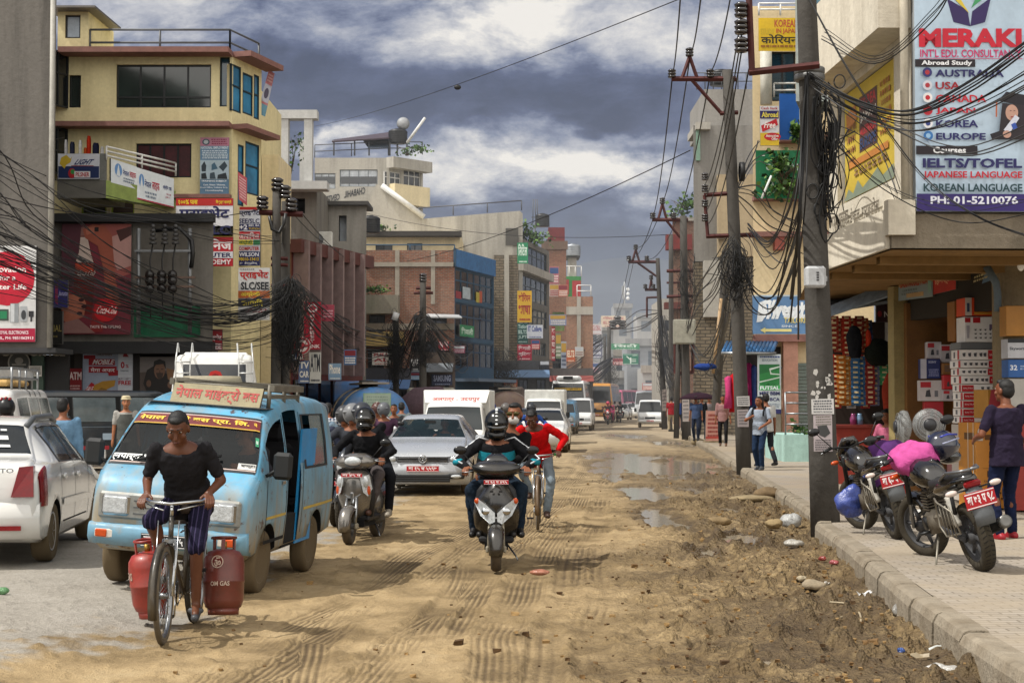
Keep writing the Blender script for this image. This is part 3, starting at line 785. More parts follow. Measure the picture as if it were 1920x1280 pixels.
zj('billboard','dark red cola poster with a bottle held by hands',Fb.pq(119,421,249,627,.14),'#6a2430',[('p',[(.55,0),(1,0),(1,.45),(.75,.5)],'#8f4a44'),('p',[(.70,.12),(1,.05),(1,.38),(.8,.42),(.72,.3)],'#a98079'),('p',[(.78,.06),(1,.02),(1,.10),(.84,.16)],'#3d1a16'),('p',[(0,0),(.3,0),(.2,.55),(0,.6)],'#4b2630'),('p',[(.27,.10),(.38,.10),(.42,.25),(.48,.36),(.47,.62),(.44,.82),(.22,.82),(.18,.6),(.19,.36),(.25,.25)],'#5d150f'),('p',[(.27,.12),(.37,.12),(.42,.27),(.46,.35),(.20,.35),(.25,.26)],'#b7a49a'),('p',[(.20,.36),(.46,.36),(.46,.44),(.20,.44)],'#a5402a'),('p',[(.28,.03),(.38,.02),(.39,.11),(.27,.11)],'#7d5650'),('p',[(.30,.05),(.45,.0),(.62,.02),(.72,.1),(.78,.5),(.86,.74),(.66,.74),(.60,.4),(.52,.2),(.34,.13)],'#8e4a38'),('p',[(.34,.04),(.48,.02),(.5,.07),(.36,.1)],'#a35f4b'),('r',.47,.03,.53,.07,'#20181a'),('p',[(.02,.62),(.3,.64),(.36,.72),(.33,.84),(.1,.9),(0,.86)],'#9a5c48'),('c',.29,.69,.04,.016,'#2d1015'),('c',.33,.75,.04,.016,'#2d1015'),('c',.27,.81,.04,.016,'#2d1015'),('p',[(.48,.7),(.6,.64),(.66,.72),(.6,.98),(.42,.98)],'#7c1f20'),('p',[(0,.9),(.25,.86),(.5,.99),(0,.99)],'#84605c'),('r',.06,.63,.44,.64,'#6a2430'),('t','Coca-Cola',.22,.42,.47,.47,'#cdb9b0',.01,.2),('c',.645,.78,.175,.105,'#b3121c'),('t','Coca-Cola',.50,.745,.79,.815,'#f1dcd8',.012,.15),('t','TASTE THE FEELING',.42,.92,.86,.945,'#d9c3c0',.015)],.04)
zj('poster','tall mobile offer poster with yellow umbrella',Fb.pq(147,648,242,748,-.45),'#8f98ab',[('p',[(.02,.17),(.25,.17),(.25,.24),(.02,.24)],'#7e1420'),('r',.12,.24,.64,.36,'#8e1522'),('r',.12,.38,.68,.50,'#8e1522'),('p',[(.5,.48),(.72,.45),(.74,.55),(.52,.56)],'#8e1522'),('t','MOBILE',.19,.25,.60,.345,'#d8cfd2',.03,.1),('t','मेगा अफर',.16,.40,.64,.485,'#d8cfd2',.02),('t','DASHAIN',.28,.13,.58,.18,'#6f5c4e'),('p',[(.15,.92),(.2,.75),(.4,.66),(.66,.64),(.64,.75),(.42,.84)],'#a37a2c'),('p',[(.2,.92),(.38,.78),(.5,.82),(.3,.95)],'#7c5c23'),('p',[(.01,.88),(.18,.68),(.24,.72),(.22,.8),(.08,.97)],'#a01322'),('t','SALE',.06,.76,.19,.86,'#e4d6d6',.02,.3),('r',.71,0,1,1,'#b3b7bf'),('p',[(.80,.20),(.83,.1),(.86,.03),(.9,.08),(.88,.14),(.92,.2)],'#8e2a33'),('t','0',.76,.29,.84,.42,'#a01322',.04),('t','%',.86,.34,.92,.41,'#a01322'),('t','Internet',.76,.44,.92,.48,'#555b66'),('t','BUY 1 GET 1',.72,.60,.97,.635,'#4d2430'),('t','FREE',.72,.65,.97,.73,'#a01322',.03),('t','60',.72,.86,.80,.93,'#a01322'),('t','Minutes',.86,.89,.97,.915,'#555b66'),('l',.94,.99,1,.72,.96,'#6a707a'),('r',.71,.27,1,.275,'#e0e2e5'),('r',.71,.555,1,.56,'#e0e2e5'),('r',.71,.82,1,.825,'#e0e2e5')],.05)
zj('poster','brown film poster with large face above smaller figures',Fb.pq(255,668,322,752,-.45),'#4e423c',[('p',[(0,0),(1,0),(1,.3),(0,.35)],'#6d6663'),('p',[(.3,.95),(.1,.6),(.2,.3),(.4,.2),(.6,.3),(.9,.45),(1,.9)],'#1d1714'),('c',.56,.30,.155,.2,'#76543f'),('p',[(.38,.28),(.40,.1),(.56,.05),(.72,.1),(.74,.28),(.66,.16),(.46,.18)],'#16110f'),('p',[(.46,.36),(.67,.36),(.64,.47),(.57,.51),(.5,.47)],'#3a2a21'),('r',.47,.27,.54,.285,'#1a1210'),('r',.60,.27,.67,.285,'#1a1210'),('p',[(.56,.29),(.6,.36),(.54,.36)],'#5c3f30'),('c',.26,.60,.07,.08,'#5d4334'),('c',.86,.63,.07,.08,'#6b4d3c'),('c',.34,.86,.08,.08,'#5d4334'),('p',[(.75,.25),(1,.3),(1,.6),(.8,.5)],'#7c5a3c'),('r',.1,.93,.9,.95,'#84613f')],.05)
zj('sign','dark red ATM sign between shopfront and offer poster',Fb.pq(119,690,146,746,-.4),'#6d1119',[('t','ATM',.12,.12,.98,.38,'#c9b6b6',.03),('l',.55,.9,4,.15,.9,'#a98c8c')],.05)
q=Fb.pq(85,585,127,646,.5)
zj('sign','black hanging sign with gold letters beside the cola poster',q,'#1b1b1a',[('t','IMPERIAL',-.05,.42,.97,.62,'#8a7c45',.01),('t','★',.42,.1,.58,.25,'#8a7c45'),('l',.72,.82,1,.2,.8,'#6d6136')],.12)
zj('sign','small blue and purple sign over the cola poster edge',Fb.pq(109,527,135,578,.4),'#2c2a66',[('p',[(.1,.2),(.3,.1),(.3,.9),(.1,.8)],'#7d2a4a'),('t','Janata',.3,.4,.95,.62,'#a7a3c9',.01,.15)],.1)
def frame_thing():
 t=zp('transformer_frame','steel switch frame with round insulators before the grey block','transformer frame',Fb.p(Fb.hit(268,600)[0],zb0,.5))
 S=mt('#77797b',.45,.6);mb=MB()
 P=lambda px,py,o=.5:Fb.p(*Fb.hit(px,py),o)
 for px in(268,363):mb.cyl(P(px,432),P(px,628),.055,S)
 for py in(474,523,540):mb.slab([P(262,py-2,.6),P(373,py-2,.6),P(373,py+2,.6),P(262,py+2,.6)],.12,mt('#5d4a40',.6)if py>500 else S)
 mb.build('frame',t,t.location)
 for i,px in enumerate((292,314,334)):
  m=MB();a,c=P(px,517,.75),P(px,548,.75)
  for py in(519,530,545):m.ell(P(px,py,.72),(.13,.13,.13),mt('#1e1a19',.25),nu=10,nv=6)
  m.build('insulator',t,t.location)
  m=MB();a=P(px+4,462,.6)
  for k in range(5):m.lathe([(0,0),(.1-.01*k,0),(.1-.01*k,.05),(.03,.09),(0,.09)],mt('#3b3a3a',.4),a+V((0,0,.11*k)),n=10)
  m.build('insulator',t,t.location)
  m=MB();m.tube([a,P(px,490,.65),P(px+1,519,.7),P(px,600,.6)],.02,zd,5);m.build('wire',t,t.location)
 m=MB();m.tube([P(300,436),P(345,432,.55),P(368,455,.6),P(370,480,.6),P(366,505,.55)],.06,zd,7);m.build('wire',t,t.location)
frame_thing()
# - the yellow building
Fy=FZ(98,432,47);zt=zc(103,47)
b=Bld('yellow plastered corner building with dark glass bands and clothes line',Fy,zt,10,YEL,name='plastered_building')
W=dict(frame=mt('#15181a',.4),pane=zv('#182422',.08),rec=.12)
b.w(218,121,396,202,4,1,top=.25,**W).w(255,269,359,333,4,1,frame=mt('#15181a'),pane=mt('#43141b',.5,0,.5,2))
b.w(412,107,431,200,1,1,frame=mt('#0d2026'),pane=zv('#0f3a4a')).w(129,141,152,202,1,1,**W)
b.w(152,358,200,402,1,1,frame=mt('#8a9a3a'),pane=mt('#3c3d38')).w(208,358,252,402,1,1,frame=mt('#8a9a3a'),pane=mt('#3f312b'))
def corn(m):
 for a,c,o in((97,107,.7),(233,242,.55)):zh(m,Fy,Fy.hit(121,100)[0]if a<100 else.1,Fy.L+.0,zc(c,47),zc(a,47),.003,o,PINK)
 zh(m,Fy,Fy.hit(325,370)[0],Fy.L,zc(373,47),zc(366,47),.003,.3,PINK)
b.part('cornice',corn)
Fy2=Fac(Fy.B[:2],at(487,750,48.9)[:2])
hs=[Fy2.rect(434,119,452,207),Fy2.rect(455,135,474,212),Fy2.rect(476,139,486,222),Fy2.rect(446,270,457,385),Fy2.rect(460,264,486,362)]
wall(b.mb,Fy2,(0,Fy2.L,0,zt),hs,YEL)
b.done()
for r in hs:win(Fy2,r,b.root,1,1,frame=mt('#12262e'),pane=zv('#2a6c8e',.04),rec=.03,top=.55)
def corn2(m):
 for a,c,o in((97,107,.6),(233,242,.5)):zh(m,Fy2,0,Fy2.L+.3,zc(c,47),zc(a,47),.003,o,PINK)
b.part('cornice',corn2)
b.part('railing',lambda m:rail(m,[Fy.p(Fy.hit(167,60)[0],zt,-.1),Fy.p(Fy.L-.1,zt,-.1),Fy2.p(Fy2.L,zt,-.1)],zc(56,47)-zc(103,47)+.02,RAILD,2,1.9,.035))
Fst=Fac(Fy.p(.05,0,.02)[:2],Fy.p(Fy.hit(166,50)[0],0,.02)[:2])
b2=MB();wall(b2,Fst,(0,Fst.L,zt,zc(17,47)),[Fst.rect(122,28,151,72)],YEL);shell(b2,Fst,(0,Fst.L,zt,zc(17,47)),3,YEL);b2.build('stair_tower',b.root,'world')
win(Fst,Fst.rect(122,28,151,72),b.root,1,1,pane=mt('#8d98a3',.2))
b.part('tin_roof',lambda m:m.slab([Fst.p(-.2,zc(15,47),-2.5),Fst.p(Fst.L+.35,zc(15,47),-2.5),Fst.p(Fst.L+.35,zc(20,47),.6),Fst.p(-.2,zc(20,47),.6)],.06,mt('#6b6763',.5,.5)))
r_=Fy.rect(99,101,128,204)
Fg=Fac(Fy.p(0,0,.8)[:2],Fy.p(r_[1],0,.02)[:2])
win(Fg,(0,Fg.L,r_[2],r_[3]),b.root,2,1,rec=0,top=.6,label='angled corner window with small posters stuck inside')
win(Fg,(0,Fg.L,zc(330,47),zc(243,47)),b.root,2,1,rec=0,top=.5)
Fbal=FZ(103,195,44.6);Fbal2=Fac(Fbal.B[:2],at(326,750,46.9)[:2])
def bal(m):
 z1=zc(338,44.6);zh(m,Fbal,0,Fbal.L,z1-.5,z1,-2.2,0,mt('#5c5a54'));zh(m,Fbal,0,Fbal.L,z1+.0,zc(288,44.6),-.08,-.003,mt('#6f706b'))
 P=Fbal2;zh(m,P,.0,P.L,z1-.5,z1,-.35,0,mt('#7f8f4a'))
b.part('balcony',bal)
b.part('balcony_rail',lambda m:rail(m,[Fbal2.p(0,zc(300,44.6),0),Fbal2.p(Fbal2.L,zc(330,46.9),0)],.38,RAILW,3,1.3,.03))
CL=['#c9c9cc','#2c3044','#d6d6d4','#b03018','#b85020','#20243a','#d0cfcf']
for i,(px,py,w)in enumerate(((124,262,7),(136,266,10),(151,263,7),(167,255,9),(161,277,8),(180,268,13),(192,275,7))):
 m=MB();p=at(px,py,44.7);W_=w/66;H_=(289-py)/66;rows=[]
 for k in range(5):
  z=p.z-H_*k/4;ww=W_*(.7 if k==0 else 1)/2
  rows.append([(p.x-ww,p.y,z),(p.x-ww*.3,p.y-.05,z),(p.x+ww*.4,p.y+.04,z),(p.x+ww,p.y-.03,z)])
 m.loft(rows,zx(CL[i]),False,True,False)
 lab=['white shirt drying at the left end of the balcony','dark grey laundry on the balcony line','white vest hanging on the balcony line','bright red garment hung highest on the balcony','orange cloth drying beneath the red garment','large navy garment drying on the balcony','pale cloth at the right end of the laundry row'][i]
 m.own('laundry',lab,'laundry','washing on the balcony')
zj('shop_sign','dark blue cement sign with yellow bull on the balcony front',Fbal.pq(110,289,188,336,.06),'#b9bcc4',[('r',.01,.5,.99,.97,'#15264f'),('p',[(.04,.4),(.08,.15),(.2,.05),(.3,.2),(.34,.1),(.3,.35),(.2,.45),(.16,.6),(.1,.5)],'#b39a2c'),('t','LIGHT',.38,.22,.78,.44,'#1c2a5a',.03,.25),('r',.32,.47,.86,.5,'#7b1d24'),('c',.34,.78,.09,.2,'#9b1d26'),('c',.36,.72,.05,.1,'#2f7d3c'),('r',.4,.7,.78,.95,'#c9c9cc'),('t','PILSNER',.43,.74,.76,.92,'#9b1d26',.03)],.08)
zj('shop_sign','white life insurance board nearest the laundry',[at(208,297,44.75),at(257,313,45.6),at(257,355,45.6),at(208,342,44.75)],'#ccd2d6',[('c',.28,.4,.14,.28,'#5c86b8'),('p',[(.28,.15),(.36,.65),(.2,.65)],'#ccd2d6'),('t','नेपाल',.45,.28,.68,.55,'#23336e',.02),('t','लाइफ',.7,.32,.95,.58,'#a8263c',.02),('l',.62,.85,2,.45,.9,'#5a6a80')],.06)
zj('shop_sign','long white life insurance board sloping beside the balcony rail',[at(257,314,45.6),at(326,335,46.7),at(326,390,46.7),at(257,373,45.6)],'#d0d6da',[('c',.12,.38,.07,.22,'#5c86b8'),('p',[(.12,.2),(.16,.6),(.08,.6)],'#d0d6da'),('t','नेपाल',.2,.3,.38,.55,'#23336e',.02),('t','लाइफ',.4,.32,.6,.6,'#a8263c',.02),('l',.66,.9,2,.18,.55,'#5a6a80'),('t','क्षेत्रीय शाखा',.7,.3,.93,.48,'#23336e'),('l',.55,.75,2,.74,.93,'#a8606c'),('r',0,.96,1,1,'#a8263c')],.06)
zj('banner','pink and blue employment training banner on the yellow wall',Fy.pq(378,260,432,366,.2),'#5b7b95',[('r',0,0,1,.15,'#a87083'),('c',.2,.08,.13,.055,'#3d4a58'),('c',.2,.08,.08,.035,'#aab0b4'),('l',.02,.13,3,.38,.95,'#7f2846'),('t','NATIONAL EMPLOYMENT',.02,.16,.98,.205,'#c6d3dc',.025),('l',.22,.38,5,.05,.95,'#c2ced6'),('r',0,.40,1,.74,'#9fb0ba'),('p',[(.05,.5),(.15,.42),(.22,.5),(.2,.6),(.06,.6)],'#28323a'),('p',[(.4,.48),(.5,.44),(.62,.55),(.4,.58)],'#3c5e74'),('p',[(.65,.52),(.85,.42),(.95,.5),(.8,.6)],'#2b3a44'),('p',[(.05,.64),(.2,.62),(.25,.73),(.05,.73)],'#1d2429'),('p',[(.35,.63),(.5,.61),(.55,.73),(.34,.73)],'#36454f'),('p',[(.62,.66),(.9,.62),(.95,.73),(.6,.73)],'#20282e'),('t','TRAINING SUBJECT',.05,.755,.93,.79,'#e5eaee',.03),('t','Cook, Waiter / Waitress,',.12,.82,.88,.855,'#e5eaee'),('t','Front Office, Culinary Arts,',.02,.87,.96,.9,'#e5eaee'),('t','Housekeeping',.2,.92,.8,.955,'#e5eaee')],.03)
TU=[('r',0,0,1,.115,'#b0231f'),('t','१००% पास',.04,.02,.38,.1,'#e0c22a',.03),('t','नि:शुल्क सामग्री',.7,.025,.97,.095,'#e0c22a',.03),('t','प्राईभेट',.06,.12,.94,.36,'#1d2050',.035),('t','SEE/SLC',-.0,.42,.96,.56,'#1d2050',.035),('r',0,.60,1,.75,'#c5a61e'),('t','TUITION',.1,.63,.98,.73,'#1c1a16',.03),('r',0,.77,1,.79,'#1d2050')]
zt_=zc(372,46)
zj('signboard','large white tuition sign with blue heading and red top strip',FZ(330,437,46).pq(330,372,437,443,.0),'#d3d2d6',[(a[0],*([a[1],a[2],(a[3])/.59,a[4],a[5]/.59,*a[6:]]if a[0]=='t' else[a[1],a[2]/.59,a[3],a[4]/.59,a[5]]))for a in TU[:6]if(a[5]if a[0]=='t' else a[4])<=.59],.08)
zj('signboard','yellow tuition panel above the red computer academy panel',FZ(352,437,46.02).pq(352,424,437,443.5,.02),'#c5a61e',[('t','TUITION',.12,.15,.97,.85,'#1c1a16',.03)],.05)
zj('signboard','red and white computer academy panel behind the grey block',FZ(340,437,46.04).pq(340,444,437,499,.0),'#b8232c',[('t','जापानिज',.05,.06,.98,.44,'#e8dcdc',.03),('r',0,.5,1,.73,'#d3d2d6'),('t','COMPUTER',.1,.54,.97,.70,'#1d2050',.03),('t','ACADEMY',.28,.77,.97,.94,'#e8dcdc',.03)],.08)
zj('signboard','narrow tuition column sign in blue, red and green bands',FZ(447,488,47.5).pq(447,388,488,498,.0),'#c9cbd3',[('r',0,0,1,.05,'#b0231f'),('t','प्राईभेट',.03,.04,.97,.17,'#1d2050',.03),('t','SEE/SLC',.03,.20,.97,.28,'#1d2050',.03),('r',0,.29,1,.40,'#1c2258'),('t','+2',.05,.30,.42,.39,'#dcdce4',.04),('t','BBS, BA',.48,.30,.97,.34,'#dcdce4'),('t','TUITION',.48,.355,.97,.39,'#d0b022'),('r',0,.42,1,.55,'#b8232c'),('t','जापानिज',.04,.43,.96,.54,'#e8dcdc',.02),('r',0,.55,1,.66,'#c9cbd3'),('r',0,.56,.68,.65,'#d8c43a'),('t','अंग्रेजी',.04,.565,.65,.65,'#2c6b3a',.03),('r',.7,.56,1,.65,'#2c7a48'),('t','COMPUTER',.03,.68,.97,.74,'#b0231f',.03),('r',0,.76,1,1,'#1c2258'),('t','WILSON',.05,.775,.95,.845,'#dcdce4',.03),('t','98010-13413',.04,.86,.95,.92,'#d0b022',.03),('t','← हेर्नुहोस्',.08,.935,.9,.985,'#dcdce4')],.08)
zj('banner','hanging white tuition banner with red heading near the cable tangle',FZ(446,507,45.5).pq(447,502,506,600,.0),'#c9c8c6',[('l',.01,.05,1,.03,.5,'#777777'),('t','प्राईभेट',.04,.04,.96,.24,'#b0231f',.035),('t','SLC/SEE',.08,.27,.97,.42,'#26272c',.035),('r',.0,.44,1,.58,'#b5602a'),('t','अंग्रेजी',.08,.455,.7,.57,'#d9c23c',.03),('r',0,.59,1,.74,'#2c2a38'),('t','जापानि',.1,.60,.8,.73,'#c9b53a',.03),('l',.78,.86,2,.1,.9,'#8a3640'),('t','Wilson Academy',.1,.88,.9,.97,'#2d2f38')],.02)
zj('sign','small dark red vertical sign half hidden by the white minibus',FZ(372,417,43).pq(385,617,417,656,0),'#8d1822',[('t','प्राईभेट',.05,.25,.96,.6,'#e2d2d2',.03),('t','SEE',.35,.68,.96,.96,'#e2d2d2',.03)],.06)
zj('banner','small red tilted banner on the yellow building corner',[at(446,322,46.5),at(463,334,46.5),at(463,386,46.5),at(448,374,46.5)],'#a5464c',[('l',.1,.9,8,.1,.9,'#c9a0a0')],.02)
zj('banner','pink and blue banner hanging from the yellow building roof',[at(504,132,49),at(515,138,49),at(497,219,49),at(482,212,49)],'#b8767c',[('r',0,.3,1,.7,'#a9aab8'),('r',0,.75,1,1,'#6a9ab0'),('c',.5,.5,.3,.12,'#4a4458'),('l',.05,.25,3,.1,.9,'#d9b0b0')],.02)
Fy3=Fac(at(430,750,46.9)[:2],at(500,750,54)[:2])
# - tiled roof frame and grey house behind the yellow one
Fd=FZ(488,592,62)
b=Bld('dark grey house topped by a white tiled pergola frame',Fd,zc(348,62),10,GREYC,name='grey_house')
TILE=zg('grey_tile','#b5b5b3','#7f7f7d',.3,1.2,.05)
def perg(m):
 z1=zc(206,62);z0=zc(222,62);zf=zc(345,62)
 zh(m,Fd,0,Fd.L,z0,z1,-.6,0,TILE)
 for px in(508,532,577):u=Fd.hit(px,300)[0];zh(m,Fd,u-.16,u+.16,zf,z0,-.5,-.06,TILE)
 for px in(546,560):u=Fd.hit(px,300)[0];zh(m,Fd,u-.1,u+.1,zf,zc(238,62),-3.5,-3.2,TILE)
 zh(m,Fd,.3,Fd.L+.5,zc(360,62),zc(345,62),.003,.9,TILE)
b.part('pergola',perg)
b.hole(548,372,572,400,DARK);b.done()
plant('green creeper climbing the white tiled roof frame',Fd.p(1.0,zc(320,62),-1),(.5,.4,.9),150,.15,4)
Fd2=FZ(488,520,52);b=Bld('cream parapet block at the foot of the tiled frame',Fd2,zc(290,52),3,CREAM,name='parapet_block');b.done()
# - "central" block with roof terrace far behind
Fc=FZ(588,728,92);Fc2=Fac(Fc.B[:2],at(792,750,94)[:2])
b=Bld('grey corner block with roof terrace, tank and mirrored lettering',Fc,zc(296,92),12,LCONC,name='terrace_block')
FW=dict(frame=mt('#6d747a',.5),pane=mt('#b6bcc2',.15,0,.3))
b.w(590,325,629,354,3,1,**FW).w(637,318,708,350,4,1,**FW)
b.done()
b.part('window_band',lambda m:[m.slab(Fc.pq(x0,331,x1,344,-.04),.02,GLASSD)for x0,x1 in((592,628),(639,706))])
q=Fc.pq(602,351,686,378,.06)
for w_ in(('t','CENTRAL',.42,.30,.0,.75,'#26282c',.03),('t','CHABAHIL',.99,.22,.52,.70,'#26282c',.03)):b.part('lettering',lambda m:deco(m,[q[0]-V((0,0,.35)),q[1]+V((0,0,.2)),q[2]+V((0,0,.2)),q[3]-V((0,0,.35))],[w_]))
def bay(m):
 wall(m,Fc2,(0,Fc2.L,zc(398,92),zc(296,92)),[Fc2.rect(722,320,752,347),Fc2.rect(757,314,789,350)],LCONC)
 shell(m,Fc2,(0,Fc2.L,zc(398,92),zc(296,92)),6,LCONC)
 zh(m,Fc2,0,Fc2.L+.1,zc(382,92),zc(345,92),.003,.5,CREAM)
 zh(m,Fc2,-.2,Fc2.L+.2,zc(316,92),zc(296,92),.003,.6,LCONC)
b.part('bay',bay)
for r in(Fc2.rect(722,320,752,347),Fc2.rect(757,314,789,350)):win(Fc2,r,b.root,3,1,frame=RAILW,rec=.1,top=.6)
def terr(m):
 z0=zc(296,92);P=lambda px,py:at(px,py,92.5)
 rail(m,[P(590,296),P(728,290),at(792,290,94)],.75,RAILD,2,2.0,.03)
b.part('railing',terr)
def canopy(m):
 for px,py in((626,262),(665,262),(692,260),(731,262),(763,262)):m.cyl(at(px,292,92.3),at(px,py,92.3),.045,RAILD)
 m.slab([at(624,262,96),at(728,248,96),at(730,258,92),at(622,265,92)],.08,mt('#3b2f38',.6));
 m.slab([at(680,262,95),at(728,252,95),at(728,275,92),at(690,276,92)],.06,mt('#25303c',.5))
b.part('canopy',canopy)
b.part('mast',lambda m:m.cyl(at(763,268,92),at(797,221,92),.08,RAILW))
for px in(729,745,763):b.part('tank_stand',lambda m:m.cyl(at(px,292,92.5),at(px,270,92.5),.05,RAILD))
p=at(746,269,92.6);watertank('black water tank on the roof terrace of the lettered block',p,.55,.85)
mb=MB();p=at(756,232,92.5);mb.lathe([(0,-.12),(.2,-.1),(.38,0),(.36,0),(.19,-.08),(0,-.1)],mt('#8b8d90',.5),p,'Y',18);mb.cyl(p+V((0,.1,0)),p+V((0,.2,-1.2)),.03,RAILD);mb.own('satellite_dish','round grey satellite dish above the black roof tank','satellite dish')
plant('scruffy green plants in the terrace corner under the tank',at(765,292,91.5),(1.0,.4,.35),160,.2,9)
Fl=FZ(600,980,90)
mb=MB()
pts=[(600,384),(690,383),(705,345),(728,352),(790,410),(975,395),(980,400),(980,760),(600,760)]
t=zp('gable_wall_building','long pale rendered wall stepping down behind the brick houses','building',Fl.p(0,0))
vs=[Fl.p(*Fl.hit(*p),-.1)for p in pts];n=len(vs)
mb.add(vs+[v-Fl.n*8 for v in vs],[tuple(range(n))[::-1],tuple(range(n,2*n))]+[(i,(i+1)%n,n+(i+1)%n,n+i)for i in range(n)],LCONC);mb.build('wall',t,t.location)
m=MB();a,c=Fl.p(*Fl.hit(716,348),.05),Fl.p(*Fl.hit(795,407),.05);m.cyl(a,c,.16,RAILW);m.build('stair_rail',t,t.location)
m=MB();rail(m,[Fl.p(*Fl.hit(785,407),-.3),Fl.p(*Fl.hit(978,393),-.3)],.55,RAILD,1,2,.035);m.build('railing',t,t.location)
m=MB();m.slab(Fl.pq(948,428,972,460,.03),.02,mt('#4a4742'));m.build('opening',t,t.location)
# - half-finished concrete house with empty openings
Fe=FZ(520,686,66)
b=Bld('unfinished grey concrete house with empty window slots',Fe,zc(384,66),9,zg('pale_unfinished_concrete','#908d87','#45423e',.6,.5,.3),name='concrete_house',skew=2.4)
for x in(565,601,635):b.hole(x,404,x+15,452,mt('#a9b0b6'))
b.part('roof_slab',lambda m:zh(m,Fe,.2,Fe.L+.1,zc(386,66),zc(379,66),-2,.4,mt('#3d3b39')))
b.done()
def ac_unit(label,p,s=1.,cat='air conditioner'):
 t=zp('air_conditioner',label,cat,p);m=MB();m.box((0,0,.3*s),(.85*s,.35*s,.6*s),mt('#c6c6c0',.5),bev=.02);m.build('casing',t)
 m=MB();m.lathe([(0,0),(.24*s,0),(.25*s,-.03),(0,-.03)],mt('#55575a'),(-.12*s,-.175*s,.3*s),'Y',16);m.build('fan_grille',t);return t
ac_unit('white air conditioner on the maroon bank roof',at(601,466,63),1.1)
m=MB();p=at(634,465,70);watertank('small black water tank beside the unfinished house',at(694,437,72),.45,.8)
# - maroon bank with vertical fins
Ff=Fac(at(545,750,53)[:2],at(680,750,59.5)[:2]);Ff0=FZ(500,545,53)
zt=zc(457,53)
b=Bld('maroon bank building with tall vertical fins along the street',Ff,zt,8,MAROON,name='bank_building')
for i in range(4):
 u0=Ff.L*(.03+.155*i);b.wr((u0+.12,u0+Ff.L*.155-.06,2.9,zt-.5),1,1,frame=mt('#2b1214'),pane=zv('#0f0d12'),rec=.25,top=.5)
wall(b.mb,Ff0,(0,Ff0.L,0,zt),[],zg('brown_render','#6a4f3c'));b.done()
b.part('fin',lambda m:[zh(m,Ff,Ff.L*(.03+.155*i)-.05,Ff.L*(.03+.155*i)+.09,2.6,zt+.1,.003,.55,mt('#7d6a68',.5))for i in range(6)],'grey-edged vertical fins')
b.part('cornice',lambda m:zh(m,Ff,-.1,Ff.L+.1,zt-.3,zt+.15,.003,.4,mt('#57322e')))
b.part('ground_floor',lambda m:[zh(m,Ff,Ff.L*i/6+.15,Ff.L*(i+1)/6-.1,.1,2.4,.003,.1,GLASSD)for i in range(6)])
zj('sign','tall crimson bank sign with letters reading downwards',FZ(570,602,50).pq(570,566,602,655,0),'#98142c',[('c',.5,.13,.3,.09,'#e2cfd2'),('c',.5,.13,.2,.05,'#a8283a')]+[('t',ch,.36,.25+i*.105,.64,.33+i*.105,'#dcc6ca',.035)for i,ch in enumerate('EVEREST')]and[('c',.5,.13,.3,.09,'#e2cfd2'),('c',.5,.13,.2,.05,'#a8283a')]+[('t',ch,.36,.26+i*.088,.62,.325+i*.088,'#dcc6ca',.035)for i,ch in enumerate('EVEREST')]+[('t','BANK',.04,.895,.96,.97,'#dcc6ca',.035)],.12)
zj('sign','faded red sign plate beside the tall bank sign',FZ(602,627,51).pq(602,571,627,602,0),'#96384a',[('l',.3,.8,3,.15,.9,'#c99aa4')],.06)
mb=MB();p=at(566,648,49);mb.lathe([(0,-.06),(.27,-.06),(.27,.06),(0,.06)],mt('#b3a6a4'),p,'Y',24)
q=[p+V((-.27,-.061,.27)),p+V((.27,-.061,.27)),p+V((.27,-.061,-.27)),p+V((-.27,-.061,-.27))]
deco(mb,q,[('c',.5,.5,.47,.47,'#a02a34'),('c',.5,.5,.36,.36,'#cdbfbd'),('c',.5,.5,.2,.2,'#a02a34'),('r',.1,.44,.9,.56,'#a02a34')]);mb.own('round_sign','round white and red sign at the foot of the bank sign','sign')
def multi(px0,py0,px1,py1,Z,bg,seed,label,name='signboard',words=(),fg='#e6e2da',group=None):
 r=random.Random(seed);it=[]
 y=.06
 for k,wd in enumerate(words):
  h=.8/max(1,len(words));it.append(('t',wd,.08,y,.92,y+h*.72,fg,.03));y+=h
 if not words:it=[('r',.05,.06,.95,.4,r.choice(['#b0b4ba','#7a2430','#2d4a7a','#b08a30'])),('l',.48,.94,3,.06,.94,fg)]
 else:it.append(('l',y,.97,1,.1,.9,fg))
 return zj(name,label,FZ(px0,px1,Z).pq(px0,py0,px1,py1,0),bg,it,.07)
multi(540,655,556,675,50,'#2f4f86',3,'small blue board under the round bank sign')
multi(556,661,570,682,50.2,'#8b2a38',4,'small red and grey board under the bank sign',words=('USA',))
multi(560,676,581,718,50.1,'#55688f',5,'blue photo panel stack by the bank entrance',words=('TV','CAR'))
multi(580,660,602,718,50.1,'#bdbdb9',6,'pale poster panel beneath the crimson bank sign',words=('ATM',),fg='#3b3d44')
multi(616,681,640,712,53,'#7d9ab8',7,'light blue square sign on the bank shopfront',words=('Phone',))
multi(645,655,668,684,54,'#4c6d9a',8,'blue lamp-shaped board right of the bank entrance')
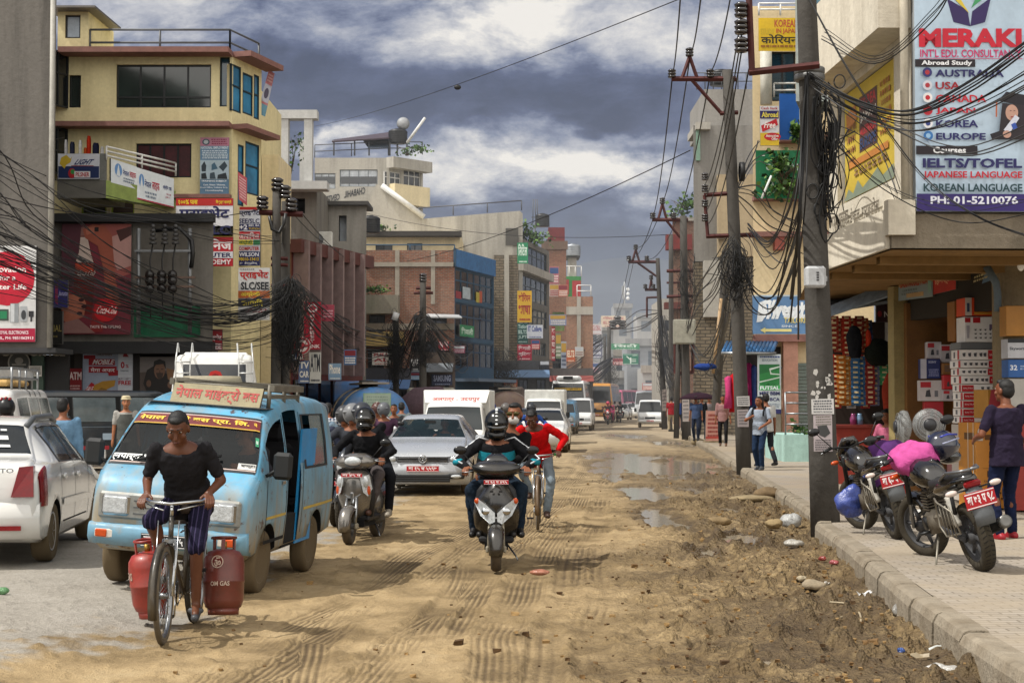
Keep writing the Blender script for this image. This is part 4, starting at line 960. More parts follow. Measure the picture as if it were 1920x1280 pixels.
# - roof house and brick house in the middle of the left row
Fr=FZ(684,862,84)
b=Bld('white roof house with dark ragged eaves behind the brick terrace',Fr,zc(436,84),8,CREAM,name='roof_house')
b.w(704,458,736,472,2,1).w(763,456,792,472,2,1)
b.part('roof',lambda m:zh(m,Fr,-.3,Fr.L+.1,zc(445,84),zc(436,84),.003,.8,mt('#3a3632',.9)))
b.done()
plant('weeds growing on the ragged eaves of the roof house',Fr.p(1.0,zc(440,84),.7),(.8,.3,.25),100,.2,12,stems=3)
Fg1=FZ(684,852,75);Fg2=Fac(Fg1.B[:2],at(926,750,81)[:2])
zt=zc(469,75)
b=Bld('red brick house with concrete frame and blue-framed glass front',Fg1,zt,6,BRICK,name='brick_house')
zb=zc(560,75)
def frame_(m):
 C=zg('cast_concrete','#9c9488','#5a544b',.4,1)
 zh(m,Fg1,0,Fg1.L,zc(500,75),zc(492,75),.003,.1,C)
 zh(m,Fg1,0,Fg1.L,zc(618,75),zc(606,75),.003,.1,C)
 for px in(745,812):u=Fg1.hit(px,500)[0];zh(m,Fg1,u-.1,u+.1,zc(570,75),zt,.003,.07,C)
b.part('concrete_frame',frame_)
b.w(692,588,722,622,2,1).w(775,590,838,620,3,1).w(690,655,720,690,2,1).w(770,640,845,700,3,1)
BLU=mt('#2b4a62',.7,0,.3)
rows=[zc(500,75),zc(563,75),zc(636,75),zc(692,75)]
hs=[]
for z1,z0 in zip(rows,rows[1:]):hs.append((.12,Fg2.L-.1,z0+.12,z1-.06))
wall(b.mb,Fg2,(0,Fg2.L,0,zc(497,75)),hs,BLU);b.done()
for i,r in enumerate(hs):win(Fg2,r,b.root,6,1,frame=BLU if i==0 else mt('#27405a'),pane=zv('#0b1218'),rec=.08,bar=.07,top=.62)
b.part('terrace_screen',lambda m:[m.slab(Fg2.quad((0,Fg2.L,zc(500,75),zc(467,75)),.1),.03,mt('#39699a',.8,0,.3)),m.slab(Fg1.quad((Fg1.L-.05,Fg1.L+.08,zc(500,75),zc(465,75)),.1),.1,BLU)])
b.part('railing',lambda m:rail(m,[Fg1.p(0,zt,0),Fg1.p(Fg1.L,zt,0)],.25,BLU,1,2.2,.03))
def pst(m):
 for px,py,w,h,c in((868,537,14,22,'#a7b3ba'),(855,545,10,14,'#8a2b33'),(893,547,6,20,'#b0a03c'),(899,545,5,22,'#b05030')):
  m.slab(Fg2.pq(px,py,px+w,py+h,.0),.02,mt(c))
b.part('window_posters',pst)
zj('shop_sign','green hanging sign on the blue-framed glass front',Fg2.pq(853,608,880,630,.25),'#1f7a4c',[('t','शिवाली',.1,.2,.9,.8,'#cfe0d4',.02)],.06)
def balcony(m):
 C=zg('mossy_concrete','#857f72','#3f4a34',.6,1)
 zh(m,Fg1,-.2,Fg1.hit(750,580)[0],zc(590,75),zc(556,75),.003,1.3,C);zh(m,Fg1,-.2,Fg1.hit(760,650)[0],zc(650,75),zc(624,75),.003,1.4,zg('ochre_balcony','#a8905a','#5a4f3a',.4,1))
b.part('balcony',balcony)
plant('green bush growing on the mossy balcony of the brick house',Fg1.p(Fg1.hit(712,550)[0],zc(557,75),.8),(.7,.35,.22),130,.16,21,stems=3)
b.part('tin_awning',lambda m:m.slab([Fg1.p(Fg1.hit(800,590)[0],zc(588,75),.1),Fg1.p(Fg1.L+.2,zc(590,75),.1),Fg1.p(Fg1.L+.4,zc(597,75),1.2),Fg1.p(Fg1.hit(800,590)[0],zc(596,75),1.2)],.06,mt('#b9bcbe',.5,.3)))
b.part('canopy',lambda m:[zh(m,Fg1,Fg1.L*.0,Fg1.L,2.6,2.75,.003,1.2,mt('#4a5058',.6)),zh(m,Fg2,0,Fg2.L,2.6,2.75,.003,1.2,mt('#59687a',.6))])
# - stone-walled house and its street face
Fh=FZ(926,972,90);Fh2=Fac(Fh.B[:2],at(1030,750,99)[:2])
zt=zc(478,90)
b=Bld('tall house with rough stone side and banded windows',Fh,zt,8,STONEW,name='stone_house')
b.part('pillar',lambda m:zh(m,Fh,Fh.L*.42,Fh.L*.62,0,zt,.003,.08,LCONC))
hs=[Fh2.rect(982,458,1026,494),Fh2.rect(978,514,1026,560),Fh2.rect(985,575,1026,608),Fh2.rect(1000,640,1024,665)]
z2=zc(450,92)
wall(b.mb,Fh2,(0,Fh2.L,0,z2),hs,zg('street_face_concrete','#6d6a64','#33312e',.6,.8));b.done()
for r in hs:win(Fh2,r,b.root,5,1,frame=mt('#3c4650'),rec=.1,top=.6)
b.part('parapet',lambda m:zh(m,Fh2,0,Fh2.L,zc(512,92),zc(497,92),.003,.3,LCONC))
plant('thick green roof garden above the banded windows',Fh2.p(Fh2.L*.5,zc(452,94),-.6),(1.1,.6,.55),420,.24,31,stems=6)
SGN=[(970,455,990,494,'#1f7f56',('लिटिल',),'green vertical sign high on the stone house corner','#cfe2d6'),(970,545,997,604,'#c89f24',('कोरियन','भाषा'),'yellow Korean class sign with an orange top on the stone house','#9a2a20'),(970,606,990,644,'#1d4f4c',('Tution','IELTS','JLPT'),'dark teal vertical sign under the yellow class sign','#a9c3be'),(970,646,997,675,'#b3213f',('शिवाली','बुटिक'),'magenta boutique sign lowest on the stone house corner','#ead4d8'),(988,609,1018,634,'#b7bcc6',('IT College',),'pale grey board beneath the banded windows','#3a4a8a'),(996,637,1012,655,'#a83a40',(),'small red board below the pale grey board','#e2c9c4')]
for i,(a,c,d,e,bg,wd,lb,fg)in enumerate(SGN):multi(a,c,d,e,88.6-.15*i,bg,40+i,lb,'signboard',wd,fg)
# - pink and brick houses further on
Fi=FZ(1018,1062,112);b=Bld('narrow brick house with a red roof room',Fi,zc(452,112),6,brickmat('orange_brick','#8b4a36','#9a5c44','#96826c',1.,.45),name='brick_house')
b.w(1036,585,1058,620,2,1,frame=mt('#5d8a3a'),pane=mt('#6d7a4a')).w(1036,660,1056,700)
b.part('roof_room',lambda m:zh(m,Fi,.4,Fi.L-.1,zc(452,112),zc(426,112),-3,-.1,mt('#6a2628',.8,0,.3)))
b.part('parapet',lambda m:zh(m,Fi,-.1,Fi.L+.1,zc(468,112),zc(452,112),.003,.15,zg('brown_parapet','#6e5a4c')))
b.done()
for i,(a,c,d,e,bg,wd,lb,fg)in enumerate([(1030,500,1048,532,'#a4606a',(),'faded pink banner high on the narrow brick house','#d9c6c2'),(1030,533,1050,556,'#b09a94',(),'pale panel under the faded pink banner','#9a3a3a'),(1047,534,1065,556,'#b06a58',(),'orange-pink sign right of the pale panel','#e0d2c8'),(1034,612,1041,676,'#a0202c',('क','रि','य','न'),'tall thin red sign on the narrow brick house','#dcc8c4'),(1030,590,1062,610,'#7d86a6',(),'blue grey banner under the green window','#d5d0c4'),(1042,625,1052,672,'#6a7a5c',(),'green strip sign beside the thin red sign','#c9c6b8')]):multi(a,c,d,e,110.4-.1*i,bg,60+i,lb,'signboard',wd,fg)
Fj=FZ(1060,1112,126);zt=zc(556,126)
b=Bld('brick house with green and red balcony and steel tank',Fj,zt,8,brickmat('pale_brick','#94583f','#a06a50','#a08c74',1.,.4),name='brick_house')
b.part('pillar',lambda m:zh(m,Fj,Fj.L*.42,Fj.L*.56,0,zt,.003,.1,LCONC));b.part('cornice',lambda m:zh(m,Fj,0,Fj.L,zc(590,126),zc(575,126),.003,.12,LCONC))
def up(m):
 Fu=FZ(1048,1090,128);zh(m,Fu,0,Fu.L,zc(556,128),zc(518,128),-4,0,mt('#2f7d3a',.7));zh(m,Fu,Fu.L*.05,Fu.L*.45,zc(552,128),zc(524,128),.003,.05,mt('#8f1f22'));zh(m,Fu,Fu.L*.6,Fu.L*.98,zc(556,128),zc(526,128),.003,.05,mt('#9a2426'))
 zh(m,Fu,.8,Fu.L*.8,zc(518,128),zc(480,128),-3,-.3,LCONC);zh(m,Fu,.4,Fu.L*.95,zc(482,128),zc(478,128),-3.2,.1,DGREY)
b.part('roof_storey',up)
b.part('balcony_rail',lambda m:[rail(m,[at(1056,518,127),at(1090,518,127)],.8,RAILW,1,.5,.04),rail(m,[at(1082,556,126),at(1108,556,126)],.9,RAILW,2,1,.04)])
b.done()
watertank('silver steel water tank on the far brick house',at(1074,480,128),.62,1.0,'#8f9499')
watertank('black water tank on the red roof room',at(1017,425,113),.5,.95)
m=MB();p=at(1003,418,113);[m.cyl(p+V((x,0,0)),p+V((x*.8,0,1.7)),.03,RAILD)for x in(-.15,.05,.2)];m.tube([p,p+V((0,0,-2.5))],.05,RAILD);m.box(p+V((0,0,.4)),(.5,.05,.06),RAILD);m.own('antenna','thin antenna cluster on the roof left of the black tank','antenna')
for i,(x0,x1,y0,y1,Z,c,lb)in enumerate([(684,770,690,745,70,'#4a4a4f','dark low shop row under the brick house'),(770,850,660,745,72,'#5c5048','brown low shop with awning under the tin roof'),(930,1030,676,745,86,'#4f5054','grey low shop row under the stone house'),(1030,1112,690,745,108,'#5d5a58','dim shop row under the far brick houses')]):
 F=FZ(x0,x1,Z);b=Bld(lb,F,zc(y0,Z),2.5,zg('shop_render',c),name='shop_row')
 for k in range(3):b.wr((F.L*(k/3)+.25,F.L*((k+1)/3)-.2,.1,zc(y0,Z)-1.0),2,1,pane=zv('#15120f'))
 b.part('awning',lambda m:m.slab([F.p(0,zc(y0,Z)-.5,.05),F.p(F.L,zc(y0,Z)-.5,.05),F.p(F.L,zc(y0,Z)-.9,1.3),F.p(0,zc(y0,Z)-.9,1.3)],.04,mt(['#4d6a94','#6a6f74','#566f8e','#7d3a34'][i],.8)))
 b.done()
for i,(a,c,d,e,Z,bg,wd,lb,fg)in enumerate([(698,660,732,684,69,'#c3c0b8',('PUSA','AL'),'white tilted board left of the hanging cables','#a03038'),(768,672,786,694,70,'#1c1c1f',('गृह',),'black square sign with white letters','#cfcfcf'),(769,698,788,712,70.2,'#3b6f9e',(),'small blue board by the cable pole','#cfd9e2'),(786,694,797,716,70.4,'#c9bfa6',(),'cream notice beside the small blue board','#7d6a4a'),(822,640,842,657,71,'#a02836',('एस',),'crimson hanging sign at the brown shop','#e0cccc'),(810,702,848,722,71.2,'#2c3350',('SAMSUNG',),'dark blue phone shop board','#aab4d0'),(850,648,872,662,73,'#7a2c48',(),'plum coloured board on the blue glass front','#cbb0bc'),(945,712,970,728,84,'#b0522c',(),'orange and grey striped sign over the brown tanker','#c9c2a8'),(888,712,912,720,80,'#8f2a28',(),'red strip sign on the shop by the tanker','#d2b0a0'),(1012,676,1030,695,86,'#a9a39a',(),'pale sign at the end of the grey shop row','#4a4f58'),(1062,655,1078,678,107,'#b0542c',('IELTS',),'orange class banner on the far shop row','#ddd0b8'),(1078,650,1094,668,107.2,'#c2bdb4',(),'white banner beside the orange class banner','#7a4a48'),(1052,640,1062,690,107.4,'#9aa2b0',(),'grey strip sign next to the orange class banner','#4a5268')]):multi(a,c,d,e,Z,bg,80+i,lb,'signboard',wd,fg)
# - far end of the street
HZ=['#8e8f90','#9a9a99','#a6a5a2','#878b90','#999389']  # far house greys, paled with distance haze painted into the colour
FARB=[(1100,1150,612,190,0),(1128,1182,600,230,1),(1150,1205,660,200,2),(1176,1240,640,175,3),(1195,1262,590,260,1),(1100,1132,690,165,4),(1130,1176,700,180,0),(1205,1250,690,168,2),(1152,1185,572,270,3),(1090,1130,655,215,2)]
LB=['hazy grey house right of the far brick house','hazy pale house beneath the tuition billboard','hazy white house behind the green road sign','hazy grey concrete house at the far bend','distant hazy white house on the rise','low hazy house behind the CMAT board','low hazy shop at the end of the bus queue','low pale hazy shop by the far right pole','distant tower block carrying the phone mast','hazy house half hidden by the CMAT board']
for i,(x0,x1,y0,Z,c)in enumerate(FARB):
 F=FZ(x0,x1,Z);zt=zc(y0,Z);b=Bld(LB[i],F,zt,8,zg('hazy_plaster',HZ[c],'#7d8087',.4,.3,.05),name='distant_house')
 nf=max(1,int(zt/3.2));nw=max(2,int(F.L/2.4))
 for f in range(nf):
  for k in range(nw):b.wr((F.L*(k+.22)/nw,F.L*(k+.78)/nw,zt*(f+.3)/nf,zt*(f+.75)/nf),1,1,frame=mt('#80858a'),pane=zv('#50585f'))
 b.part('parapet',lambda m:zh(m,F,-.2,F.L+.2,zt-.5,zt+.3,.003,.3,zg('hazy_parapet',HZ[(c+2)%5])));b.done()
for i,(a,c,d,e,Z,bg,wd,lb,fg)in enumerate([(1127,592,1173,613,188,'#c9b9a4',('कोरियन जापानिज','IELTS/TOEFL'),'tuition billboard on the hazy roof','#a85a5a'),(1110,608,1128,627,186,'#b9b6b8',('GLOBAL',),'white and red board left of the tuition billboard','#a06060'),(1146,644,1199,655,172,'#2f7d58',('सिटी',),'long green shop board at the far bend','#c9d6ce'),(1107,639,1129,672,160,'#565a70',('CMAT','KUUMAT','तयारी'),'slate blue CMAT board at the far left kerb','#d0d2da'),(1108,680,1125,700,158,'#b5a9ae',(),'pink and white board under the CMAT board','#9a4a58'),(1149,672,1170,684,171,'#a85a58',(),'faded red board left of the green road sign','#d6c4c0'),(1204,718,1227,731,150,'#a8615a',(),'twin red road board at the end of the street','#d8cdc6')]):multi(a,c,d,e,Z,bg,120+i,lb,'signboard',wd,fg)
zj('road_sign','green direction sign with white arrows',FZ(1168,1197,150).pq(1168,663,1197,683,0),'#1c6a54',[('r',.03,.05,.97,.09,'#b5cac0'),('r',.03,.92,.97,.96,'#b5cac0'),('p',[(.46,.9),(.54,.9),(.54,.35),(.46,.35)],'#cfdad4'),('p',[(.2,.25),(.26,.2),(.52,.55),(.47,.6)],'#cfdad4'),('p',[(.54,.5),(.85,.5),(.85,.56),(.54,.56)],'#cfdad4'),('p',[(.54,.68),(.85,.68),(.85,.74),(.54,.74)],'#cfdad4'),('l',.08,.25,2,.6,.95,'#b5cac0')],.1)
m=MB();p=at(1171,575,268);m.cyl(p,p+V((0,0,4.2)),.12,mt('#b9bbbd'))
for k in range(3):m.ell(p+V((.55,-.3,1.4+.75*k)),(.3,.2,.3),mt('#d3d5d6'));m.box(p+V((-.35+.1*k,0,2.4)),(.18,.18,2.2),mt('#b5b8bb'))
m.own('phone_mast','white phone mast with drum antennas on the distant tower','mast')
#  right-hand side
C1=at(1714,750,20.0);C0=at(1557,750,24.4)
Fm=Fac(C1[:2],(C1.x+7,20.25));Fs=Fac(C0[:2],C1[:2])
WH=zg('worn_white_render','#cfc7b6','#6d6150',.42,.9,.25);OCH=zg('ochre_soffit','#8a6c42','#4d3f2c',.45,1,.1);ROUGH=zg('broken_concrete','#7d7364','#3b352d',.6,2.2,.8)
t=zp('consultancy_building','white corner building with the consultancy sign overhanging the pavement','building',(C1.x,C1.y,0))
m=MB();u0,u1,z0,z1=Fs.rect(1580,170,1668,395);wr=(.55,3.62,4.62,6.3)
wall(m,Fs,(0,Fs.L,4.0,6.42),[wr],WH,.3);shell(m,Fs,(0,Fs.L,4.0,9.5),8,WH)
wall(m,Fm,(0,Fm.L,4.05,9.5),[],WH);m.build('wall',t,'world')
win(Fs,wr,t,3,1,frame=mt('#3c3a36'),pane=zv('#16191b'),rec=.22)
m=MB();zh(m,Fs,-.05,Fs.L+.02,3.62,4.12,.003,.35,WH);zh(m,Fs,-.05,Fs.L+.02,6.42,7.55,.003,.42,WH);zh(m,Fs,0,Fs.L,7.55,8.0,-1,.1,mt('#4b4a47'));[q.build('balcony_band',t,'world','worn white concrete band along the street face')for q in m.pieces()]
m=MB();zh(m,Fm,-.3,Fm.L,3.62,4.05,-.6,.12,ROUGH);zh(m,Fm,-.36,-.02,3.78,4.22,.003,.2,WH);zh(m,Fm,.0,.5,6.6,7.4,.003,.1,ROUGH);[q.build('edge_beam',t,'world','broken rough concrete edge beam')for q in m.pieces()]
m=MB();m.add([Fs.p(-.1,3.6,.3),Fs.p(Fs.L+.1,3.6,.3),Fm.p(Fm.L,3.6,0),V((12,30,3.6)),V((5.4,30,3.6))],[(0,1,2,3,4)],OCH)
for k in range(3):a=Fs.p(1.0+1.3*k,3.5,.2);m.add([a,a+V((6,.3,0)),a+V((6,.3,.098)),a+V((0,0,.098)),a+V((0,.2,0)),a+V((6,.5,0)),a+V((6,.5,.098)),a+V((0,.2,.098))],[(0,1,2,3),(7,6,5,4),(0,4,5,1)],OCH)
m.build('ceiling',t,'world')
m=MB();m.cyl(Fm.p(-.1,4.1,.05),Fm.p(-.1,9,.05),.055,mt('#b5ad9c'));m.build('drainpipe',t,'world')
m=MB();dq=Fs.quad((.35,3.05,4.18,4.5),.02);deco(m,dq,[('t','कृष्ण महर्जन',.0,.05,.38,.95,'#7d7568',.03),('t','डेन्टल',.42,.05,.62,.95,'#7d7568',.03),('t','गुरुङहोम',.66,.05,1,.95,'#7d7568',.03)],.03);[q.build('lettering',t,'world','grey metal letters under the window')for q in m.pieces()]
yq=Fs.quad((.62,3.3,4.68,6.28),-.1)
zj('banner','yellow study abroad banner filling the street window',yq,'#c2a93f',[('r',.32,.12,.68,.62,'#5a4038'),('t','KOREA',.34,.14,.66,.24,'#b23a3c',.03),('t','JAPAN',.34,.27,.66,.37,'#dbd3c8',.03),('t','AUSTRALIA',.34,.40,.66,.48,'#b23a3c',.03),('t','EUROPE',.34,.5,.66,.6,'#39486e',.03),('l',.1,.6,6,.72,.97,'#a86a35'),('p',[(.05,.2),(.25,.15),(.28,.3),(.06,.36)],'#b5763c'),('l',.3,.7,4,.05,.28,'#8a5a3a'),('r',.1,.66,.9,.72,'#b8793a'),('l',.74,.82,2,.2,.9,'#8a6a4a'),('p',[(0,1),(.1,.9),(.2,.96),(.3,.86),(.4,.95),(.55,.9),(.7,.84),(.8,.93),(1,.88),(1,1)],'#7f8a78')],.02)
MQ=[Fm.p(.0,zc(-72,20),.16),Fm.p(1.62,zc(-72,20.05),.16),Fm.p(1.62,zc(400,20.05),.16),Fm.p(.0,zc(399,20),.16)]
fr=1.62/1.62;Yv=lambda py:(py+72)/472.;Xu=lambda px:(px-1714)/242.
def T(s,x0,y0,x1,y1,c,b=.03):return('t',s,Xu(x0),Yv(y0),Xu(x1),Yv(y1),c,b)
items=[('p',[(Xu(1776),Yv(4)),(Xu(1815),Yv(26)),(Xu(1820),Yv(56)),(Xu(1788),Yv(48))],'#2a1a52'),('p',[(Xu(1820),Yv(56)),(Xu(1824),Yv(28)),(Xu(1860),Yv(2)),(Xu(1848),Yv(48))],'#2a1a52'),('p',[(Xu(1782),Yv(-4)),(Xu(1800),Yv(2)),(Xu(1818),Yv(32)),(Xu(1795),Yv(10))],'#c9b23a'),('p',[(Xu(1822),Yv(22)),(Xu(1832),Yv(0)),(Xu(1856),Yv(-4)),(Xu(1840),Yv(8))],'#3b8a58'),('p',[(Xu(1800),Yv(-18)),(Xu(1830),Yv(-30)),(Xu(1850),Yv(-12)),(Xu(1822),Yv(4))],'#1d1712'),T('MERAKI',1722,60,1917,95,'#b5122c',.05),T("INT'L EDU. CONSULTANCY",1724,99,1916,114,'#b5245c',.02),('r',Xu(1722),Yv(116),Xu(1918),Yv(117),'#b5245c'),('r',0,Yv(118),Xu(1828),Yv(132),'#1a1018'),T('Abroad Study',1726,120,1822,131,'#dcdde0'),T('AUSTRALIA',1752,137,1882,151,'#1d1b54'),T('USA',1752,160,1799,174,'#8e1522'),T('CANADA',1752,184,1848,198,'#b0182a'),T('JAPAN',1752,208,1827,221,'#b0182a'),T('KOREA',1752,231,1832,245,'#20205a'),T('EUROPE',1752,255,1846,268,'#20205a'),('r',0,Yv(279),Xu(1830),Yv(295),'#1a1018'),T('Courses',1746,281,1808,293,'#dcdde0'),T('IELTS/TOFEL',1726,302,1914,320,'#1d1b54',.04),T('JAPANESE LANGUAGE',1727,326,1914,342,'#b0182a'),T('KOREAN LANGUAGE',1727,349,1914,364,'#1c3a42'),('r',0,Yv(368),1,1,'#2a1a60'),T('PH: 01-5210076',1740,372,1905,387,'#d5d7e2')]
for y,c1,c2 in((143,'#2a2a66','#a02a34'),(167,'#c2c2cc','#a02a34'),(190,'#d8d4d4','#b0182a'),(214,'#b0182a','#b0182a'),(238,'#d8d8dc','#2a3a7a'),(261,'#2f6aa8','#8fb6d8')):
 items+=[('c',Xu(1736),Yv(y),9/242,9/472,c1),('c',Xu(1736),Yv(y),4.5/242,4.5/472,c2)]
items+=[('p',[(Xu(1868),Yv(196)),(Xu(1884),Yv(179)),(Xu(1926),Yv(186)),(Xu(1918),Yv(206))],'#17131c'),('p',[(Xu(1876),Yv(200)),(Xu(1918),Yv(204)),(Xu(1924),Yv(268)),(Xu(1868),Yv(268))],'#241c22'),('c',Xu(1894),Yv(218),12/242,15/472,'#b08a7a'),('p',[(Xu(1864),Yv(196)),(Xu(1867),Yv(196)),(Xu(1866),Yv(226)),(Xu(1863),Yv(226))],'#a85a3c'),('p',[(Xu(1852),Yv(258)),(Xu(1870),Yv(252)),(Xu(1890),Yv(262)),(Xu(1890),Yv(268)),(Xu(1856),Yv(268))],'#17131c'),('p',[(Xu(1878),Yv(250)),(Xu(1900),Yv(222)),(Xu(1908),Yv(228)),(Xu(1888),Yv(258))],'#c2c6d4'),('p',[(Xu(1892),Yv(240)),(Xu(1900),Yv(236)),(Xu(1904),Yv(246)),(Xu(1896),Yv(250))],'#2c4a9a'),('c',Xu(1884),Yv(258),8/242,7/472,'#b08a7a'),('p',[(Xu(1890),Yv(214)),(Xu(1893),Yv(214)),(Xu(1893),Yv(215)),(Xu(1890),Yv(215))],'#2a1a1a'),('p',[(Xu(1897),Yv(214)),(Xu(1900),Yv(214)),(Xu(1900),Yv(215)),(Xu(1897),Yv(215))],'#2a1a1a'),('p',[(Xu(1891),Yv(225)),(Xu(1897),Yv(225)),(Xu(1896),Yv(227)),(Xu(1892),Yv(227))],'#8a3a3c')]
zj('billboard','large pale blue consultancy sign with red heading and graduate portrait',MQ,'#a9bccd',items,.12,edge='#8f9497')
# - electronics shop below
Fsh=Fac(at(1684,750,26.2)[:2],at(1866,750,22.4)[:2])
t=t_shop=zp('electronics_shop','open fronted electronics shop under the overhang','shop',Fsh.p(0,0))
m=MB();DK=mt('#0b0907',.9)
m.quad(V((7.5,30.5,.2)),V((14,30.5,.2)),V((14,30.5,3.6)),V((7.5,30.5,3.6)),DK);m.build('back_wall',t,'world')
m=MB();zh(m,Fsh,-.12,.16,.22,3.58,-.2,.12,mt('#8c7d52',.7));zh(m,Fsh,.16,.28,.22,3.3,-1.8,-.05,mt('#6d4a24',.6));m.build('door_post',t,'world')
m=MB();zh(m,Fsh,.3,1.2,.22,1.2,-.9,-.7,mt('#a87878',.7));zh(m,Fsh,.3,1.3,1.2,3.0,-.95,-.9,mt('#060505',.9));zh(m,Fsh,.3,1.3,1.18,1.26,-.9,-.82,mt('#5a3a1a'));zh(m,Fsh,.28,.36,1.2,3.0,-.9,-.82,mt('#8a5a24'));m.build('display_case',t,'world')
Frw=FZ(1882,2120,22.2)
m=MB();zh(m,Frw,0,Frw.L,.2,3.6,-.5,0,zg('rubble_pier','#8a7c62','#3d352a',.6,3,1.));m.build('pier',t,'world','rough stone pier at the right of the shop')
m=MB();zh(m,Fsh,.17,Fsh.L,3.02,3.59,-.3,-.12,mt('#2a241c',.9));m.build('lintel',t,'world')
m=MB();pp=Frw.p(-.1,0,.1);m.tube([pp+V((-.15,0,3.58)),pp+V((-.02,0,3.35)),pp+V((0,0,3.2)),pp+V((0,0,2.95))],.055,mt('#5c6a72',.5));m.build('drainpipe',t,'world')
zs=lambda py,Z:zc(py,Z)
Q=lambda x0,ya,yb,Za,x1,yc,yd,Zb:[at(x0,ya,Za),at(x1,yc,Zb),at(x1,yd,Zb),at(x0,yb,Za)]
zj('banner','tan and grey mobile shop banner at the left of the shop fascia',Q(1685,514,564,26,1749,500,556,24.8),'#a98a5e',[('r',0,.5,1,1,'#7d8a8c'),('t','BASIS MOBILE HOME',.06,.2,.92,.55,'#9a3f28',.03),('l',.6,.85,2,.1,.6,'#5d6a6c'),('r',.25,.78,.75,.93,'#a98a5e'),('p',[(.86,.3),(.97,.2),(.97,.8),(.9,.9)],'#7a9a8a')],.03)
zj('banner','bright red shop banner in the middle of the fascia',Q(1750,500,552,24.8,1792,488,542,24.0),'#b02a1c',[('t','हिमस्टार',.08,.35,.92,.75,'#d8a07a',.03),('l',.1,.3,2,.1,.6,'#d8b08a')],.03)
zj('signboard','faded blue shop board with yellow letters under the overhang',Q(1797,490,548,24.0,1862,470,524,22.7),'#54728c',[('t','SUPPLIERS MOBILE',.05,.25,.95,.55,'#b59a4a',.03),('l',.65,.9,2,.1,.9,'#b5a87a'),('r',0,0,1,.1,'#b0a890')],.05)
def carton(label,c,size,rz,body,front=(),side=(),group=None,top=None):
 mb=MB();x,y,z=(a/2 for a in size);B=SG(body);T_=Matrix.Translation(c)@Matrix.Rotation(rz,4,'Z')
 mb.box(c,size,B,rz=rz,bev=.006)
 deco(mb,[T_@V(p)for p in((-x,-y,z),(x,-y,z),(x,-y,-z),(-x,-y,-z))],front,.002)
 deco(mb,[T_@V(p)for p in((-x,y,z),(-x,-y,z),(-x,-y,-z),(-x,y,-z))],side,.002)
 return mb.own('carton',label,'box',group,None,None)
def stove(red=.75,flip=False):
 a=[('r',.72,.05,1,.95,'#b01822'),('t','BALTRA',.76,.4,.97,.62,'#dcb8b8')]if not flip else[('r',.02,.1,.32,.95,'#b01822'),('t','BALTRA',.06,.4,.3,.62,'#dcb8b8')]
 xs=[.08,.22,.36,.5,.6]if not flip else[.5,.64,.78,.9]
 for k,x in enumerate(xs):a.append(('p',[(x,.35),(x+.08,.3),(x+.07,.7),(x+.01,.65)],'#4a4a4f'))
 return a
sidei=[('p',[(.3,.2),(.5,.2),(.5,.8),(.3,.8)],'#55555c'),('r',.8,.05,1,.95,'#b01822')]
pos0=at(1842,750,23.2);g0=gr(1842,958,.24)
Zs=23.4;x0=at(1800,750,Zs).x;x1=at(1874,750,Zs).x
ORD=['lowest','second','third','fourth','fifth','sixth','seventh','eighth','ninth']
yb=[794,780,765,750,735,720,704,690,675,655]
for i in range(9):
 za,zb_=zc(yb[i],Zs),zc(yb[i+1],Zs)
 carton('%s white stove carton in the tall red and white stack'%ORD[i],((x0+x1)/2+.02*math.sin(i*7),Zs+.18,(za+zb_)/2),(x1-x0,.5,(zb_-za)-.008),.05*math.sin(i*3),'#e6e2de',stove(flip=i<5),sidei,'stove cartons in the tall stack')
carton('white base carton under the stove carton stack',((x0+x1)/2,Zs+.2,(.24+zc(795,Zs))/2),(x1-x0,.55,zc(795,Zs)-.25),0,'#b8b0a8',stove())
carton('flat grey carton on top of the stove stack',((x0+x1)/2-.06,Zs+.2,zc(648,Zs)),(x1-x0-.1,.4,.1),.1,'#6d6f70')
carton('large white appliance carton with rows of small pictures',(at(1838,750,Zs).x,Zs+.2,(zc(641,Zs)+zc(594,Zs))/2),(.45,.42,zc(594,Zs)-zc(641,Zs)),.0,'#e2e0de',[('r',.02,.03,.2,.22,'#b01822'),('r',.28,.02,.52,.24,'#b01822')]+[('p',[(.3+.16*(k%4),.5+.16*(k//4)),(.4+.16*(k%4),.48+.16*(k//4)),(.38+.16*(k%4),.56+.16*(k//4))],'#3c3c40')for k in range(12)]+[('p',[(.05,.35),(.16,.35),(.14,.85),(.07,.85)],'#a8a4ac'),('r',.8,.3,.92,.5,'#6a5a78')])
carton('bright orange carton topmost in the carton tower',(at(1838,750,Zs).x,Zs+.2,(zc(594,Zs)+zc(558,Zs))/2+.01),(.44,.42,zc(558,Zs)-zc(594,Zs)-.02),.03,'#cc4216',[('r',0,0,.22,1,'#c8bdb4'),('t','CHEF',.55,.12,.85,.3,'#d8c0b4',.02),('p',[(.06,.3),(.15,.3),(.15,.8),(.06,.8)],'#3a4a6a'),('l',.5,.7,2,.5,.8,'#d8b090'),('r',.3,.8,.95,.95,'#c88a30')])
carton('tall brown carton behind the orange carton',(at(1812,750,23.8).x,24.2,(zc(638,23.8)+zc(562,23.8))/2),(.22,.4,.6),0,'#8a5a22',[('l',.2,.8,4,.1,.8,'#5a3612')])
